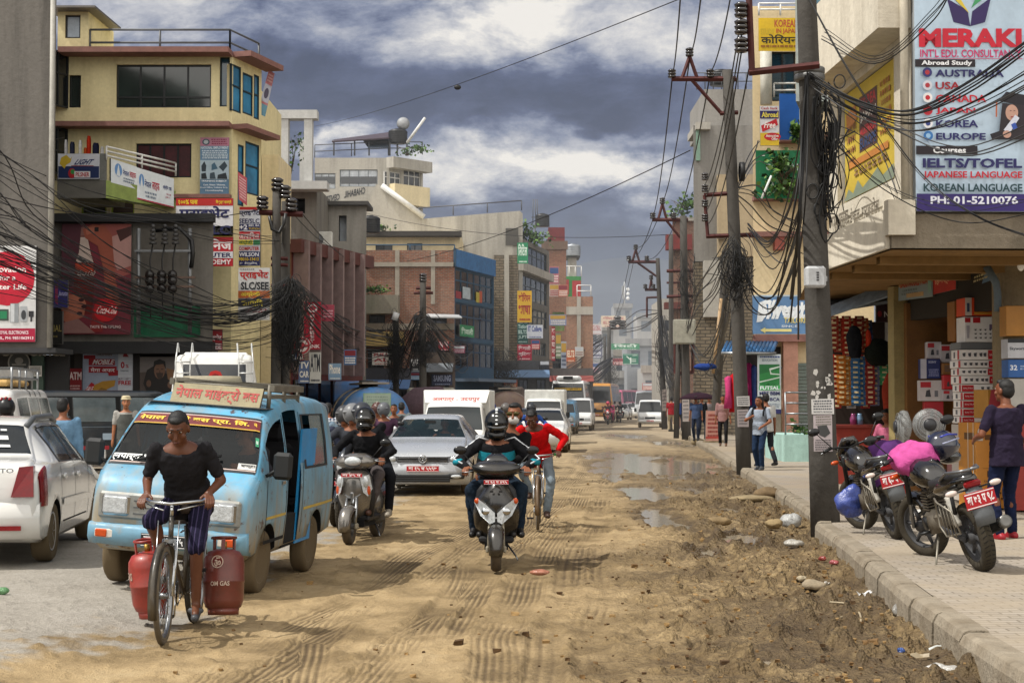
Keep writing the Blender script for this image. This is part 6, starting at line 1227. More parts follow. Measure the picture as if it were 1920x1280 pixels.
#  vehicles (front towards local +Y)
def pchip(xs,ys,x):
 xs=np.asarray(xs,float);ys=np.asarray(ys,float);h=np.diff(xs);d=np.diff(ys)/h;n=len(xs);m=np.zeros(n)
 m[0]=d[0];m[-1]=d[-1]
 for i in range(1,n-1):
  if d[i-1]*d[i]>0:w1=2*h[i]+h[i-1];w2=h[i]+2*h[i-1];m[i]=(w1+w2)/(w1/d[i-1]+w2/d[i])
 i=np.clip(np.searchsorted(xs,x)-1,0,n-2);t=(x-xs[i])/h[i]
 return(2*t**3-3*t**2+1)*ys[i]+(t**3-2*t**2+t)*h[i]*m[i]+(-2*t**3+3*t**2)*ys[i+1]+(t**3-t**2)*h[i]*m[i+1]
class Car:
 """body lofted along its length. rows: (y, z_bottom, z_belt, z_top, w_bottom, w_belt, w_top, corner radius), y falling from the nose"""
 def __init__(s,rows,bulge=.02,smooth=True):
  s.rows=sorted(rows,key=lambda r:r[0]);s.ys=[r[0]for r in s.rows];s.bulge=bulge;s.sm=smooth;s.K=18
 def row(s,y):
  if s.sm:return[float(pchip(s.ys,[r[k]for r in s.rows],y))for k in range(1,8)]
  return[float(np.interp(y,s.ys,[r[k]for r in s.rows]))for k in range(1,8)]
 def half(s,y):
  zb,zl,zt,wb,wl,wt,rc=s.row(y);rc=max(min(rc,(zt-zl)*.6,wt*.5),.004)
  P=[(0,zb),(wb-.08,zb),(wb,zb+.07)]
  for k in range(1,6):
   t=k/5;P.append((wb+(wl-wb)*t+s.bulge*math.sin(PI*t),zb+.07+(zl-zb-.07)*t))
  zr=zt-rc
  for t in(.08,.5,.92,1):P.append((wl+(wt-wl)*t+.012*math.sin(PI*t),zl+(zr-zl)*t))
  for a in(30,60,90):P.append((wt-rc*1.3+rc*1.3*math.cos(R(a)),zr+rc*.86*math.sin(R(a))))
  w0,z0=P[-1]
  for t in(.25,.5,.75,1):P.append((w0*(1-t),z0+(zt-z0)*math.sin(t*PI/2)))
  return P
 def S(s,y,j,side=1,off=0):
  """point on the surface; j runs 0 (under the floor) .. 18 (middle of the roof)"""
  P=s.half(y);i=int(min(j,s.K-.0001));t=j-i;a,b=P[i],P[min(i+1,s.K)]
  x,z=a[0]+(b[0]-a[0])*t,a[1]+(b[1]-a[1])*t
  if off:
   dx,dz=b[0]-a[0],b[1]-a[1];l=math.hypot(dx,dz)or 1;nx,nz=dz/l,-dx/l
   e=.02;Q=s.half(min(y+e,s.ys[-1]));R_=s.half(max(y-e,s.ys[0]));yy=min(y+e,s.ys[-1])-max(y-e,s.ys[0])
   q=lambda H:(H[i][0]+(H[min(i+1,s.K)][0]-H[i][0])*t,H[i][1]+(H[min(i+1,s.K)][1]-H[i][1])*t)
   A,B=q(Q),q(R_);slope=((A[0]-B[0])*nx+(A[1]-B[1])*nz)/max(yy,1e-6)
   n=V((nx,-slope,nz)).normalized();return V((x+n.x*off,y+n.y*off,z+n.z*off))if side>0 else V((-(x+n.x*off),y+n.y*off,z+n.z*off))
  return V((x*side,y,z))
 def body(s,mat,holes=(),wheels=(),wr=.33,extra=(),dark=None,twotone=None,step=.16):
  """closed shell, wheel arches cut, then holes removed. hole: (y0, y1, j0, j1, side) side 1, -1 or 0 (both)"""
  ys=set(s.ys)
  for h in holes:ys|={h[0],h[1]}
  ys|=set(extra);ys=sorted(ys);full=[]
  for a,b in zip(ys,ys[1:]):
   n=max(1,math.ceil((b-a)/step));full+=[a+(b-a)*k/n for k in range(n)]
  full.append(ys[-1]);K=s.K;vs=[];fs=[];mi=[]
  for y in full:
   P=s.half(y);vs+=[(x,y,z)for x,z in P]+[(-x,y,z)for x,z in P[1:-1][::-1]]
  N=2*K
  for i in range(len(full)-1):
   ym=(full[i]+full[i+1])/2
   for c in range(N):
    j=c if c<K else N-1-c;side=1 if c<K else-1
    c2=(c+1)%N;fs.append((i*N+c,i*N+c2,(i+1)*N+c2,(i+1)*N+c))
    k=0
    for h in holes:
     if h[0]<ym<h[1]and h[2]<=j+.5<=h[3]and h[4]in(0,side):k=2
    if k==0 and twotone and j+.5<twotone:k=3
    mi.append(k)
  fs.append(tuple(range(N)));fs.append(tuple(range((len(full)-1)*N,len(full)*N))[::-1]);mi+=[0,0]
  me=bpy.data.meshes.new('body');me.from_pydata(vs,[],[f[::-1]for f in fs]);me.polygons.foreach_set('material_index',mi)
  mats=[mat,dark or DARK,DARK,DARK]
  for m in mats:me.materials.append(m)
  me.polygons.foreach_set('use_smooth',[True]*len(fs));me.update()
  if wheels:
   cut=MB()
   for wy,wz in wheels:
    for sd in(1,-1):
     zb,zl,zt,wb,wl,wt,rc=s.row(wy);w=max(wb,wl)+.1
     cut.lathe([(0,w*sd),(wr,w*sd),(wr,(w-.38)*sd),(0,(w-.38)*sd)]if sd<0 else[(0,(w-.38)),(wr,(w-.38)),(wr,w),(0,w)],DARK,(0,wy,wz),'X',24,False)
   cm=cut.mesh('cut');cm.materials.clear()
   for m in mats:cm.materials.append(m)
   cm.polygons.foreach_set('material_index',[1]*len(cm.polygons))
   bm=bmesh.new();bm.from_mesh(cm);bmesh.ops.recalc_face_normals(bm,faces=bm.faces);bm.to_mesh(cm);bm.free()
   co=bpy.data.objects.new('cut',cm);BAKE.collection.objects.link(co)
   bm=bmesh.new();bm.from_mesh(me);bmesh.ops.recalc_face_normals(bm,faces=bm.faces);bm.to_mesh(me);bm.free()
   out=bake(me,[('BOOLEAN',dict(operation='DIFFERENCE',object=co,solver='EXACT'))]);bpy.data.objects.remove(co);me=out
  bm=bmesh.new();bm.from_mesh(me);bmesh.ops.delete(bm,geom=[f for f in bm.faces if f.material_index==2],context='FACES')
  bm.to_mesh(me);bm.free()
  for p in me.polygons:p.use_smooth=p.material_index!=1
  return me
 def put(s,me,name,parent):
  o=bpy.data.objects.new(name,me);COL.objects.link(o);o.parent=parent;return o
 def patch(s,mb,y0,y1,j0,j1,side,mat,off=.004,ny=6,nj=6):
  vs=[];n1=nj+1
  for a in range(ny+1):
   for b in range(n1):vs.append(s.S(y0+(y1-y0)*a/ny,j0+(j1-j0)*b/nj,side,off))
  fs=[(a*n1+b,a*n1+b+1,(a+1)*n1+b+1,(a+1)*n1+b)for a in range(ny)for b in range(nj)]
  mb.add(vs,[f[::-1]for f in fs]if side>0 else fs,mat,True)
 def across(s,mb,y0,y1,j,mat,off=.0,ny=6,n=10,fr=1):
  """band over the top from -j to +j (windscreens, rear screens)"""
  js=[j+(s.K-j)*k/n for k in range(n+1)];seq=[(q,1)for q in js]+[(q,-1)for q in js[:-1][::-1]];n1=len(seq);vs=[]
  for a in range(ny+1):
   for q,sd in seq:vs.append(s.S(y0+(y1-y0)*a/ny,q,sd,off))
  mb.add(vs,[(a*n1+b,(a+1)*n1+b,(a+1)*n1+b+1,a*n1+b+1)for a in range(ny)for b in range(n1-1)],mat,True)
 def seam(s,mb,y,j0,j1,side,w=.008,mat=None):s.patch(mb,y-w,y+w,j0,j1,side,mat or DARK,.002,1,10)
 def strip(s,mb,y0,y1,j,w,side,mat,off=.004):s.patch(mb,y0,y1,j-w/2,j+w/2,side,mat,off,14,1)
AUTOGLASS=zv('#0d1316',.04,.55)
TINT=zv('#0b0f12',.05,.82)
def wheel(parent,x,y,r,w,style='steel',side=1,dirt=True,steer=0):
 """tyre with a rim on the outer side"""
 o=bpy.data.objects.new('wheel',None);COL.objects.link(o);o.parent=parent;o.location=(x,y,r);o.rotation_euler=(0,0,steer)
 m=MB();h=w/2;k=r*.66
 m.lathe([(k,-h*.8),(r*.9,-h),(r*.98,-h*.75),(r,-h*.4),(r,h*.4),(r*.98,h*.75),(r*.9,h),(k,h*.8)],RUBBER,(0,0,0),'X',28,True)
 m.build('tyre',o)
 m=MB();s=side;rim={'steel':mt('#6d6250',.6,.4,.3,6),'alloy':mt('#a9abac',.3,.9,.15),'black':mt('#2a2623',.7)}[style]
 m.lathe([(0,s*h*.2),(k*.3,s*h*.2),(k*.45,s*h*.05),(k*.8,s*h*.05),(k*.92,s*h*.5),(k,s*h*.82),(k*1.03,s*h*.8),(k*1.03,-s*h*.5),(0,-s*h*.5)]if s>0 else[(0,-s*h*.5*-1*-1),(k*1.03,-s*h*.5),(k*1.03,s*h*.8),(k,s*h*.82),(k*.92,s*h*.5),(k*.8,s*h*.05),(k*.45,s*h*.05),(k*.3,s*h*.2),(0,s*h*.2)],mt('#26221d',.7)if style=='alloy' else rim,axis='X',n=24)
 if style=='alloy':
  for i in range(8):
   a=2*PI*i/8;c,sn=math.cos(a),math.sin(a)
   m.tube([(s*h*.55,c*k*.12,sn*k*.12),(s*h*.62,c*k*.9,sn*k*.9)],[k*.13,k*.1],rim,5,flat=.6)
  m.lathe([(k*.86,s*h*.5),(k*.99,s*h*.5),(k*.99,s*h*.85),(k*.9,s*h*.8)],rim,axis='X',n=24,closed=True);m.ell((s*h*.6,0,0),(h*.15,k*.2,k*.2),rim)
 else:
  m.ell((s*h*.25,0,0),(h*.3,k*.25,k*.25),rim)
  for i in range(10):a=2*PI*i/10;m.cyl((s*h*.04,k*.62*math.cos(a),k*.62*math.sin(a)),(s*h*.09,k*.62*math.cos(a),k*.62*math.sin(a)),k*.08,DARK,n=8)
 m.build('rim',o);return o
def plate(parent,q,text,bg='#a8121c',fg='#e6dcdc',name='number_plate'):
 m=MB();m.slab(q,.01,SG(bg));deco(m,q,[('r',.01,.04,.99,.10,fg),('r',.01,.9,.99,.96,fg),('t',text,.06,.2,.94,.8,fg,.03)],.002,.001);return m.build(name,parent)
def fq(x0,x1,z0,z1,y):return[V((x1,y,z1)),V((x0,y,z1)),V((x0,y,z0)),V((x1,y,z0))]
def rq(x0,x1,z0,z1,y):return[V((x0,y,z1)),V((x1,y,z1)),V((x1,y,z0)),V((x0,y,z0))]
LENS=mt('#b9bdbf',.08,.3,.25,30,.5,.8,.5);ORANGE=mt('#b5481a',.2,0,.2,20);REDL=mt('#7a0a10',.2,0,.2,12,0,.4,.2)
def seats(root,rows,w,z=.45,mat=None,n=2,cushion=True):
 m=MB();mat=mat or mt('#2a2a2e',.8)
 for y in rows:
  for i in range(n):
   x=-w+(2*w)*(i+.5)/n;ww=2*w/n*.86
   m.box((x,y,z),(ww,.45,.16),mat,bev=.04);m.box((x,y-.26,z+.36),(ww,.14,.62),mat,bev=.05);m.box((x,y-.29,z+.76),(ww*.5,.09,.18),mat,bev=.04)
 return m.build('seats',root)
def mirror(root,p,s,mat=zd,size=(.16,.09,.2)):
 m=MB();m.box(p,size,mat,bev=.03);m.tube([p,V(p)+V((-s*.14,.02,-.1))],.015,mat);m.build('mirror',root)
def micro_van(label,loc,rz,ry=0,blue='#5096b8',full=True,hero=True,name='microbus'):
 t=zp(name,label,'van',loc,rz,None,0,ry)
 c=Car([(0,.40,.62,.80,.62,.64,.60,.05),(-.03,.37,.66,.90,.67,.69,.66,.05),(-.10,.35,.82,.99,.70,.71,.68,.05),(-.22,.33,1.0,1.07,.705,.715,.69,.04),(-.75,.32,1.02,1.58,.71,.715,.615,.09),(-.98,.32,1.02,1.70,.71,.715,.605,.13),(-1.6,.32,1.02,1.77,.71,.715,.60,.14),(-2.7,.32,1.02,1.77,.71,.715,.60,.14),(-3.2,.33,1.02,1.72,.705,.71,.60,.12),(-3.3,.38,.98,1.62,.68,.69,.58,.1)],.012)
 B=vanpaint(blue);D=mt('#1d2226',.5)
 wsy=(-.70,-.26);holes=[(wsy[0],wsy[1],13,18,0),(-1.16,-.56,8,10,-1),(-1.16,-.56,8,10,1),(-2.82,-1.92,8,10,-1),(-2.82,-1.92,8,10,1),(-1.75,-1.24,2,11,-1)]
 if not hero:holes=holes[:-1]
 me=c.body(B,holes,[(-.62,.30),(-2.5,.30)],.33,[-.5,-.4]);c.put(me,'body',t)
 m=MB();c.across(m,wsy[0],wsy[1],13,AUTOGLASS if hero else TINT,-.006);
 if hero:
  red=mt('#5e1418',.4)
  def sp(u,v):
   y=wsy[1]+(wsy[0]-wsy[1])*v;j=13+5*(1-abs(u));return c.S(y,min(j,18),1 if u>=0 else-1,.004)
  def grid(u0,u1,v0,v1,mat,nu=12):
   vs=[sp(u0+(u1-u0)*a/nu,v)for v in(v0,v1)for a in range(nu+1)];m.add(vs,[(a,a+1,nu+2+a,nu+1+a)[::-1]for a in range(nu)],mat)
  grid(-.97,.97,.78,.985,red);grid(-.97,.97,.765,.785,mt('#b58f2c'))
  for v0,v1 in((0.0,.02),(.98,1.0)):grid(-.98,.98,v0,v1,mt('#b5a29a'))
  for v0,v1 in((-.05,0.0),(1.0,1.05)):grid(-1.,1.,v0,v1,D)
  for u0,u1 in((-1.02,-.975),(.975,1.02)):m.add([sp(u,v)for v in(0,.25,.5,.75,1)for u in(u0,u1)],[(2*k,2*k+2,2*k+3,2*k+1)[::-1]for k in range(4)],D)
  m.build('windscreen',t)
  m=MB()
  def wtxt(s_,u0,u1,v0,v1,col_):
   vs,fs,_=text2d(s_,.03);m.add([sp(u0+(u1-u0)*x,v0+(v1-v0)*y_)+V((0,.003,.002))for x,y_ in vs],fs,SG(col_))
  wtxt('नेपाल मिनी बस प्रा. लि. २',.86,-.86,.815,.95,'#d8b23c');wtxt('रत्नपार्क घण्टाघर',.92,.1,.03,.17,'#d8dad8')
  grid(-.62,-.93,.03,.15,mt('#c9c9c4'));grid(-.8,-.96,.48,.64,mt('#1f7a55'));wtxt('घण्टाघर',-.65,-.9,.06,.13,'#333333');wtxt('PASS',-.83,-.93,.52,.58,'#c9d8d0')
  [q.build('windscreen_sticker',t)for q in m.pieces(.04)]
 else:m.build('windscreen',t)
 for sd in(-1,1):
  if not(hero and sd<0):
   m=MB();c.patch(m,-1.16,-.56,8,10,sd,TINT,-.004);m.build('door_window',t)
  m=MB();c.patch(m,-2.82,-2.3 if hero else-1.92,8,10,sd,zv('#7d8a8a',.08,.6)if hero else TINT,-.004);m.build('side_window',t)
  m=MB()
  for y in(-.5,-1.2,-1.85):c.seam(m,y,2.5,10.6 if y!=-.5 else 7,sd)
  c.strip(m,-1.2,-.5,2.6,.25,sd,DARK,.002);c.patch(m,-1.98,-1.9,7.9,10.1,sd,D,.004,2,4);c.patch(m,-2.9,-2.82,7.9,10.1,sd,D,.004,2,4);c.strip(m,-2.9,-1.9,7.95,.22,sd,D);c.strip(m,-2.9,-1.9,10.05,.15,sd,D)
  c.strip(m,-1.2,-.55,8,.18,sd,D);m.build('door_trim',t)
  if hero:
   m=MB();Y_=mt('#b59a4a',.6)
   c.strip(m,-3.2,-1.9,4.3,.22,sd,Y_);c.strip(m,-1.2,-.5,4.3,.2,sd,Y_);[q.build('stripe',t)for q in m.pieces()]
   m=MB();c.patch(m,-1.12,-1.0,6.5,6.75,sd,zn,.012,1,1);m.build('door_handle',t)
 GR=mt('#8d8f8c',.4,.5,.3,8,0,.5,0,.3)
 m=MB();m.box((0,-.005,.74),(1.26,.05,.23),GR,bev=.02);[m.box((0,.022,.68+.055*k),(.62,.012,.012),mt('#4d4f50'))for k in range(3)];m.box((0,.02,.74),(.022,.02,.2),mt('#5d5f60'));m.build('grille',t)
 for sx in(-1,1):
  m=MB();m.box((sx*.47,.018,.745),(.25,.05,.185),zn,bev=.03);m.box((sx*.47,.038,.745),(.215,.03,.15),LENS,bev=.03);m.build('headlight',t)
 for sx in(-1,1):
  m=MB();m.box((sx*.54,.062,.50),(.17,.02,.075),mt('#c9c2b8',.2),bev=.01);m.box((sx*.565,.066,.50),(.11,.024,.068),ORANGE,bev=.01);m.build('indicator',t)
 BU=mt(blue,.42,0,.2,5,0,.5,.2,.75)
 m=MB();m.loft([[(x,y0+(.0 if abs(x)<.6 else-.06),z)for y0,z in((.07,.58),(.09,.55),(.09,.46),(.04,.40),(-.1,.38),(-.1,.6))]for x in(-.7,-.62,-.4,0,.4,.62,.7)],BU);m.build('bumper',t)
 plate(t,fq(-.2,.2,.42,.53,.1),'बा १ ज ७९०५','#1c1c1c' if hero else '#a8121c','#cfcfcf')
 for sy,sd in((-.62,1),(-.62,-1),(-2.5,1),(-2.5,-1)):wheel(t,sd*.615,sy,.285,.16,'steel',sd)
 m=MB();m.box((0,-1.7,.38),(1.2,3.0,.1),DARK);m.build('chassis',t)
 if hero:
  for sx in(-1,1):mirror(t,V((sx*.86,-.42,1.16)),sx,mt('#17191a',.6),(.17,.08,.24))
  m=MB()
  for x0,x1 in((.5,.12),(-.05,-.42)):m.tube([sp(x0,.02)+V((0,.02,.02)),sp(x1,.22)+V((0,.02,.02))],.012,zd,5)
  m.build('wiper',t)
  seats(t,[-1.0,-1.9,-2.7],.55,.62)
  m=MB();m.box((-.69,-2.05,.9),(.02,.62,1.1),mt('#1f7fb8',.45));m.box((-.66,-1.5,.5),(.06,.5,.3),DARK);m.build('sliding_door',t)
  m=MB();m.box((0,-.33,1.0),(1.3,.2,.06),zd);m.lathe([(.17,0),(.19,.012),(.17,.024)],zd,closed=True,M=Matrix.Translation((.32,-.52,1.08))@Matrix.Rotation(R(-60),4,'X'),n=20);m.build('dashboard',t)
  m=MB();m.box((0,-1.5,1.64),(1.15,1.4,.01),mt('#3f4448'));m.box((0,-3.18,1.1),(1.2,.02,.7),DARK);m.box((.66,-1.8,1.0),(.02,2.,.3),DARK);m.build('lining',t)
  m=MB();RK=mt('#6a665c',.6,.3,.3,6);
  for z in(1.75,1.85):
   m.tube([(-.55,-.95,z),(.34,-.95,z),(.34,-2.05,z),(-.55,-2.05,z)],.022,RK,6,closed=True)
  for x,y in((-.55,-.95),(.34,-.95),(.34,-2.05),(-.55,-2.05),(-.55,-1.5),(.34,-1.5)):m.cyl((x,y,1.64),(x,y,1.86),.02,RK)
  for k in range(5):m.cyl((-.55,-1.1-.2*k,1.82),(.34,-1.1-.2*k,1.82),.014,RK)
  for x in(-.58,.37):m.box((x,-1.5,1.83),(.04,1.15,.06),RK)
  m.build('roof_rack',t)
  m=MB();q=[V((.34,-.93,1.82)),V((-.50,-.93,1.82)),V((-.50,-.82,1.645)),V((.34,-.82,1.645))]
  m.slab(q,.04,mt('#8d8468',.7,0,.25,6),RK);deco(m,q,[('t','नेपाल माईक्रो बस',.04,.1,.97,.92,'#98281e',.03)]);m.build('name_board',t)
 return t
VY=14.30
micro=micro_van('light blue battered microbus with red lettered roof board',(-3.0,13.75,.045),PI-R(6),R(-4.2))
def spare(label,parent_loc):pass
tt=zp('spare_wheel','old tyre lying in the roof rack of the blue microbus','tyre',micro.matrix_world@V((0,0,0)))
tt.location=(-2.88,15.3,1.83);m=MB();m.lathe([(.15,0),(.27,.0),(.29,.06),(.27,.12),(.15,.12)],mt('#8d8672',.8),n=24,closed=True);m.build('tyre',tt)
# - white sedan seen from behind
def sedan(label,loc,rz):
 t=zp('sedan_car',label,'car',loc,rz)
 rows=[(0,.34,.55,.72,.74,.76,.70,.05),(-.12,.26,.66,.80,.81,.83,.76,.05),(-.7,.2,.78,.90,.85,.86,.78,.05),(-1.15,.2,.88,.99,.86,.87,.76,.04),(-1.75,.2,.94,1.40,.86,.865,.60,.08),(-2.1,.2,.95,1.47,.86,.865,.585,.09),(-2.9,.2,.97,1.475,.86,.865,.58,.09),(-3.3,.2,.98,1.42,.86,.865,.58,.09),(-3.75,.21,1.0,1.08,.86,.865,.72,.05),(-4.1,.25,.96,1.04,.855,.86,.76,.06),(-4.22,.30,.9,1.0,.83,.84,.76,.06),(-4.27,.40,.8,.92,.78,.8,.74,.05)]
 c=Car(rows,.025);B=mt('#cdccc8',.16,0,.04,2,0,.5,.9,.14)
 holes=[(-3.68,-3.36,13,18,0),(-1.7,-1.22,13,18,0),(-2.28,-1.52,8,10,0),(-3.12,-2.36,8,10,0)]
 c.put(c.body(B,holes,[(-.85,.3),(-3.48,.3)],.335,[-1.9,-2.7]),'body',t)
 m=MB();c.across(m,-3.68,-3.36,13,zv('#151c22',.04,.75),-.004);m.build('rear_screen',t)
 m=MB();c.across(m,-1.7,-1.22,13,AUTOGLASS,-.004);m.build('windscreen',t)
 for sd in(1,-1):
  for y0,y1 in((-2.28,-1.52),(-3.12,-2.36)):
   m=MB();c.patch(m,y0,y1,8,10,sd,zv('#20262a',.04,.7),-.003);m.build('side_window',t)
   m=MB();c.strip(m,y0-.03,y1+.03,7.9,.25,sd,zd);c.strip(m,y0-.03,y1+.03,10.15,.3,sd,zd);c.patch(m,y0-.05,y0,7.9,10.2,sd,zd,.004,1,6);c.patch(m,y1,y1+.05,7.9,10.2,sd,zd,.004,1,6);c.patch(m,y0,y1,10.2,11.2,sd,mt('#55585c',.2),.02,4,2);m.build('window_trim',t)
  m=MB();[c.seam(m,y,2.6,7.8,sd,.006)for y in(-1.42,-2.32,-3.16)];c.strip(m,-3.0,-1.5,2.75,.12,sd,DARK,.002);m.build('door_seam',t)
  for y in(-2.2,-3.02):
   m=MB();p=c.S(y,6.1,sd,.02);m.ell(p,(.02,.09,.035),B);m.build('door_handle',t)
  m=MB();c.strip(m,-3.1,-1.45,4.2,.5,sd,B,.014);c.strip(m,-3.1,-1.45,4.45,.08,sd,zn,.02);m.build('side_moulding',t)
  m=MB();vs=[c.S(y,j,sd,.008)for y in(-4.1,-4.18,-4.23)for j in(4.6,5.5,6.5,7.6)];m.add(vs,[(a*4+b,a*4+b+1,a*4+b+5,a*4+b+4)for a in range(2)for b in range(3)],REDL,True);
  q=[(sd*.80,-4.27,1.0),(sd*.67,-4.295,.99),(sd*.60,-4.325,.70),(sd*.81,-4.30,.70)];m.add(q+[(x,y+.1,z)for x,y,z in q],[(0,1,2,3)if sd>0 else(3,2,1,0),(0,4,5,1),(1,5,6,2),(2,6,7,3),(3,7,4,0)],REDL)
  c.patch(m,-4.22,-4.0,4.2,8.2,sd,REDL,.012);m.build('tail_light',t)
  m=MB();m.tube([c.S(-3.35,12.5,sd,.01),c.S(-3.1,12.3,sd,.05),c.S(-2.2,12.3,sd,.05),c.S(-1.85,12.5,sd,.01)],.03,mt('#4a4d50',.4));m.build('roof_rail',t)
  mirror(t,V((sd*.98,-1.45,1.02)),sd,B,(.2,.12,.14))
 m=MB();m.loft([[(x,-4.2-.11*(1-(abs(x)/.9)**4)+dy,z)for dy,z in((.05,.66),(-.02,.62),(-.03,.45),(.02,.30),(.12,.27))]for x in(-.86,-.78,-.5,0,.5,.78,.86)],B,False,True,False);m.build('bumper',t)
 m=MB();m.box((.55,-4.325,.40),(.3,.02,.045),REDL);m.build('reflector',t);m=MB();m.box((-.55,-4.325,.40),(.3,.02,.045),REDL);m.build('reflector',t)
 m=MB();q=rq(.3,.62,.93,.98,-4.285);deco(m,q,[('t','VERITO',.0,.05,1,.95,'#77797b',.02)],.01);m.build('lettering',t)
 m=MB()
 for u0,z0,w_,h_,col_ in((.50,.74,.10,.07,'#b8babb'),(.46,.46,.14,.13,'#b8babb'),(.40,.22,.2,.09,'#b8babb')):
  def sp2(u,v):y=-3.68+.32*v;return c.S(y,13+5*(1-u),1,.006)
  if h_==.14:pts=[sp2(u0+w_/2+w_/2*math.cos(a),z0+h_/2+h_/2*math.sin(a))for a in[2*PI*k/16 for k in range(16)]];m.add(pts,[tuple(range(16))[::-1]],SG(col_))
  else:m.add([sp2(u0,z0),sp2(u0+w_,z0),sp2(u0+w_,z0+h_),sp2(u0,z0+h_)],[(3,2,1,0)],SG(col_))
 m.build('window_sticker',t)
 plate(t,rq(-.26,.26,.74,.86,-4.31),'बा ९ च ४५२','#a8121c')
 for y,sd in((-.85,1),(-.85,-1),(-3.48,1),(-3.48,-1)):wheel(t,sd*.77,y,.305,.19,'alloy',sd)
 seats(t,[-1.95,-2.85],.62,.48,mt('#4a4f4c',.8));m=MB();m.box((0,-2.2,.32),(1.5,3.6,.16),DARK);m.box((0,-3.5,.9),(1.4,.5,.05),mt('#3d423f'));m.build('chassis',t)
 return t
sd_rz=R(6.0)
sed=sedan('white sedan with large red tail lights cut by the left edge',(0,0,0),sd_rz)
_r=V((.77,-3.48,0));_r.rotate(Euler((0,0,sd_rz)));sed.location=(-4.78-_r.x,16.35-_r.y,hz(-5,17))
# - silver hatchback coming towards us
def hatch(label,loc,rz):
 t=zp('hatchback_car',label,'car',loc,rz)
 rows=[(.02,.36,.50,.60,.60,.62,.56,.04),(-.03,.26,.58,.72,.72,.74,.66,.04),(-.14,.2,.68,.80,.79,.81,.72,.05),(-.5,.18,.80,.92,.83,.835,.74,.05),(-1.05,.18,.92,1.02,.835,.84,.72,.04),(-1.68,.18,.96,1.38,.835,.84,.57,.08),(-2.0,.18,.97,1.45,.835,.84,.555,.09),(-2.9,.18,.98,1.45,.835,.84,.55,.09),(-3.5,.2,.99,1.38,.83,.835,.55,.09),(-3.9,.26,.96,1.05,.8,.81,.6,.06)]
 c=Car(rows,.025);B=mt('#a4a8ad',.25,.35,.06,2,0,.5,.5,.10)
 holes=[(-1.64,-1.10,13,18,0),(-2.3,-1.5,8,10,0),(-3.2,-2.38,8,10,0),(-3.85,-3.56,13,18,0)]
 c.put(c.body(B,holes,[(-.78,.3),(-3.22,.3)],.34,[-1.8]),'body',t)
 m=MB();c.across(m,-1.64,-1.10,13,zv('#1c2c30',.03,.42),-.004);m.build('windscreen',t)
 m=MB();c.across(m,-3.85,-3.56,13,zv('#5d6b70',.03,.3),-.004);m.build('rear_screen',t)
 for sd in(1,-1):
  m=MB();c.patch(m,-2.3,-1.5,8,10,sd,TINT,-.003);m.build('side_window',t);m=MB();c.patch(m,-3.2,-2.38,8,10,sd,TINT,-.003);m.build('side_window',t)
  m=MB();[c.seam(m,y,2.6,7.8,sd,.006)for y in(-1.35,-2.34,-3.2)];c.strip(m,-3.2,-1.5,7.9,.2,sd,zd);m.build('door_seam',t)
  mirror(t,V((sd*.97,-1.42,1.0)),sd,B,(.22,.12,.14))
  m=MB();q=[(sd*.40,.035,.70),(sd*.68,-.02,.735),(sd*.83,-.26,.79),(sd*.845,-.36,.77),(sd*.80,-.14,.64),(sd*.44,.035,.60)];q2=[(x*.96,y-.1,z)for x,y,z in q]
  m.add(q+q2,[(0,1,2,3,4,5)]+[(i,(i+1)%6,(i+1)%6+6,i+6)for i in range(6)],mt('#22262a',.06,.2,.5,25,0,.8,.8));m.ell((sd*.55,.03,.665),(.07,.035,.05),LENS);m.ell((sd*.72,-.04,.69),(.07,.05,.045),LENS);m.ell((sd*.78,-.12,.74),(.04,.05,.02),ORANGE);m.build('headlight',t)
  m=MB();m.box((sd*.6,.06,.355),(.3,.06,.09),zd,bev=.02);m.ell((sd*.6,.085,.355),(.1,.03,.035),LENS);m.build('fog_light',t)
 m=MB();m.box((0,.03,.66),(.9,.06,.085),mt('#17191b',.4));[m.box((0,.063,.635+.05*k),(.9,.012,.01),zn)for k in range(2)];m.build('grille',t)
 m=MB();m.lathe([(.062,-.02),(.075,-.02),(.075,.02),(.062,.02)],zn,(0,.075,.665),'Y',20,closed=True)
 for p0,p1 in(((-.035,.055),(-.012,-.005)),((-.012,-.005),(0,.02)),((0,.02),(.012,-.005)),((.012,-.005),(.035,.055)),((-.055,.03),(-.024,-.055)),((-.024,-.055),(0,-.01)),((0,-.01),(.024,-.055)),((.024,-.055),(.055,.03))):m.cyl((p0[0],.08,.665+p0[1]),(p1[0],.08,.665+p1[1]),.007,zn,n=5)
 m.build('badge',t)
 m=MB();m.loft([[(x,.03-.16*(abs(x)/.84)**3+dy,z)for dy,z in((-.02,.60),(.04,.57),(.05,.42),(.03,.26),(-.06,.2))]for x in(-.84,-.76,-.6,-.3,0,.3,.6,.76,.84)],B,False,True,False);m.build('bumper',t)
 m=MB();m.box((0,.07,.315),(.98,.03,.13),zd);[m.box((0,.09,.285+.04*k),(.96,.012,.01),mt('#3a3d40'))for k in range(3)];m.box((0,.08,.24),(1.2,.02,.015),zn);m.build('lower_grille',t)
 plate(t,fq(-.29,.29,.44,.545,.095),'बा १५ च ५५९७')
 for y,sd in((-.78,1),(-.78,-1),(-3.22,1),(-3.22,-1)):wheel(t,sd*.74,y,.305,.19,'alloy',sd)
 seats(t,[-1.95,-2.85],.6,.48,mt('#33373a',.8));m=MB();m.box((0,-2.1,.3),(1.45,3.4,.16),DARK);m.box((0,-1.15,.88),(1.35,.34,.12),mt('#15181a'));m.lathe([(.17,0),(.19,.012),(.17,.024)],zd,closed=True,M=Matrix.Translation((.36,-1.5,.98))@Matrix.Rotation(R(-65),4,'X'),n=20);m.box((0,-1.52,1.3),(.2,.03,.07),zd);m.build('interior',t)
 return t
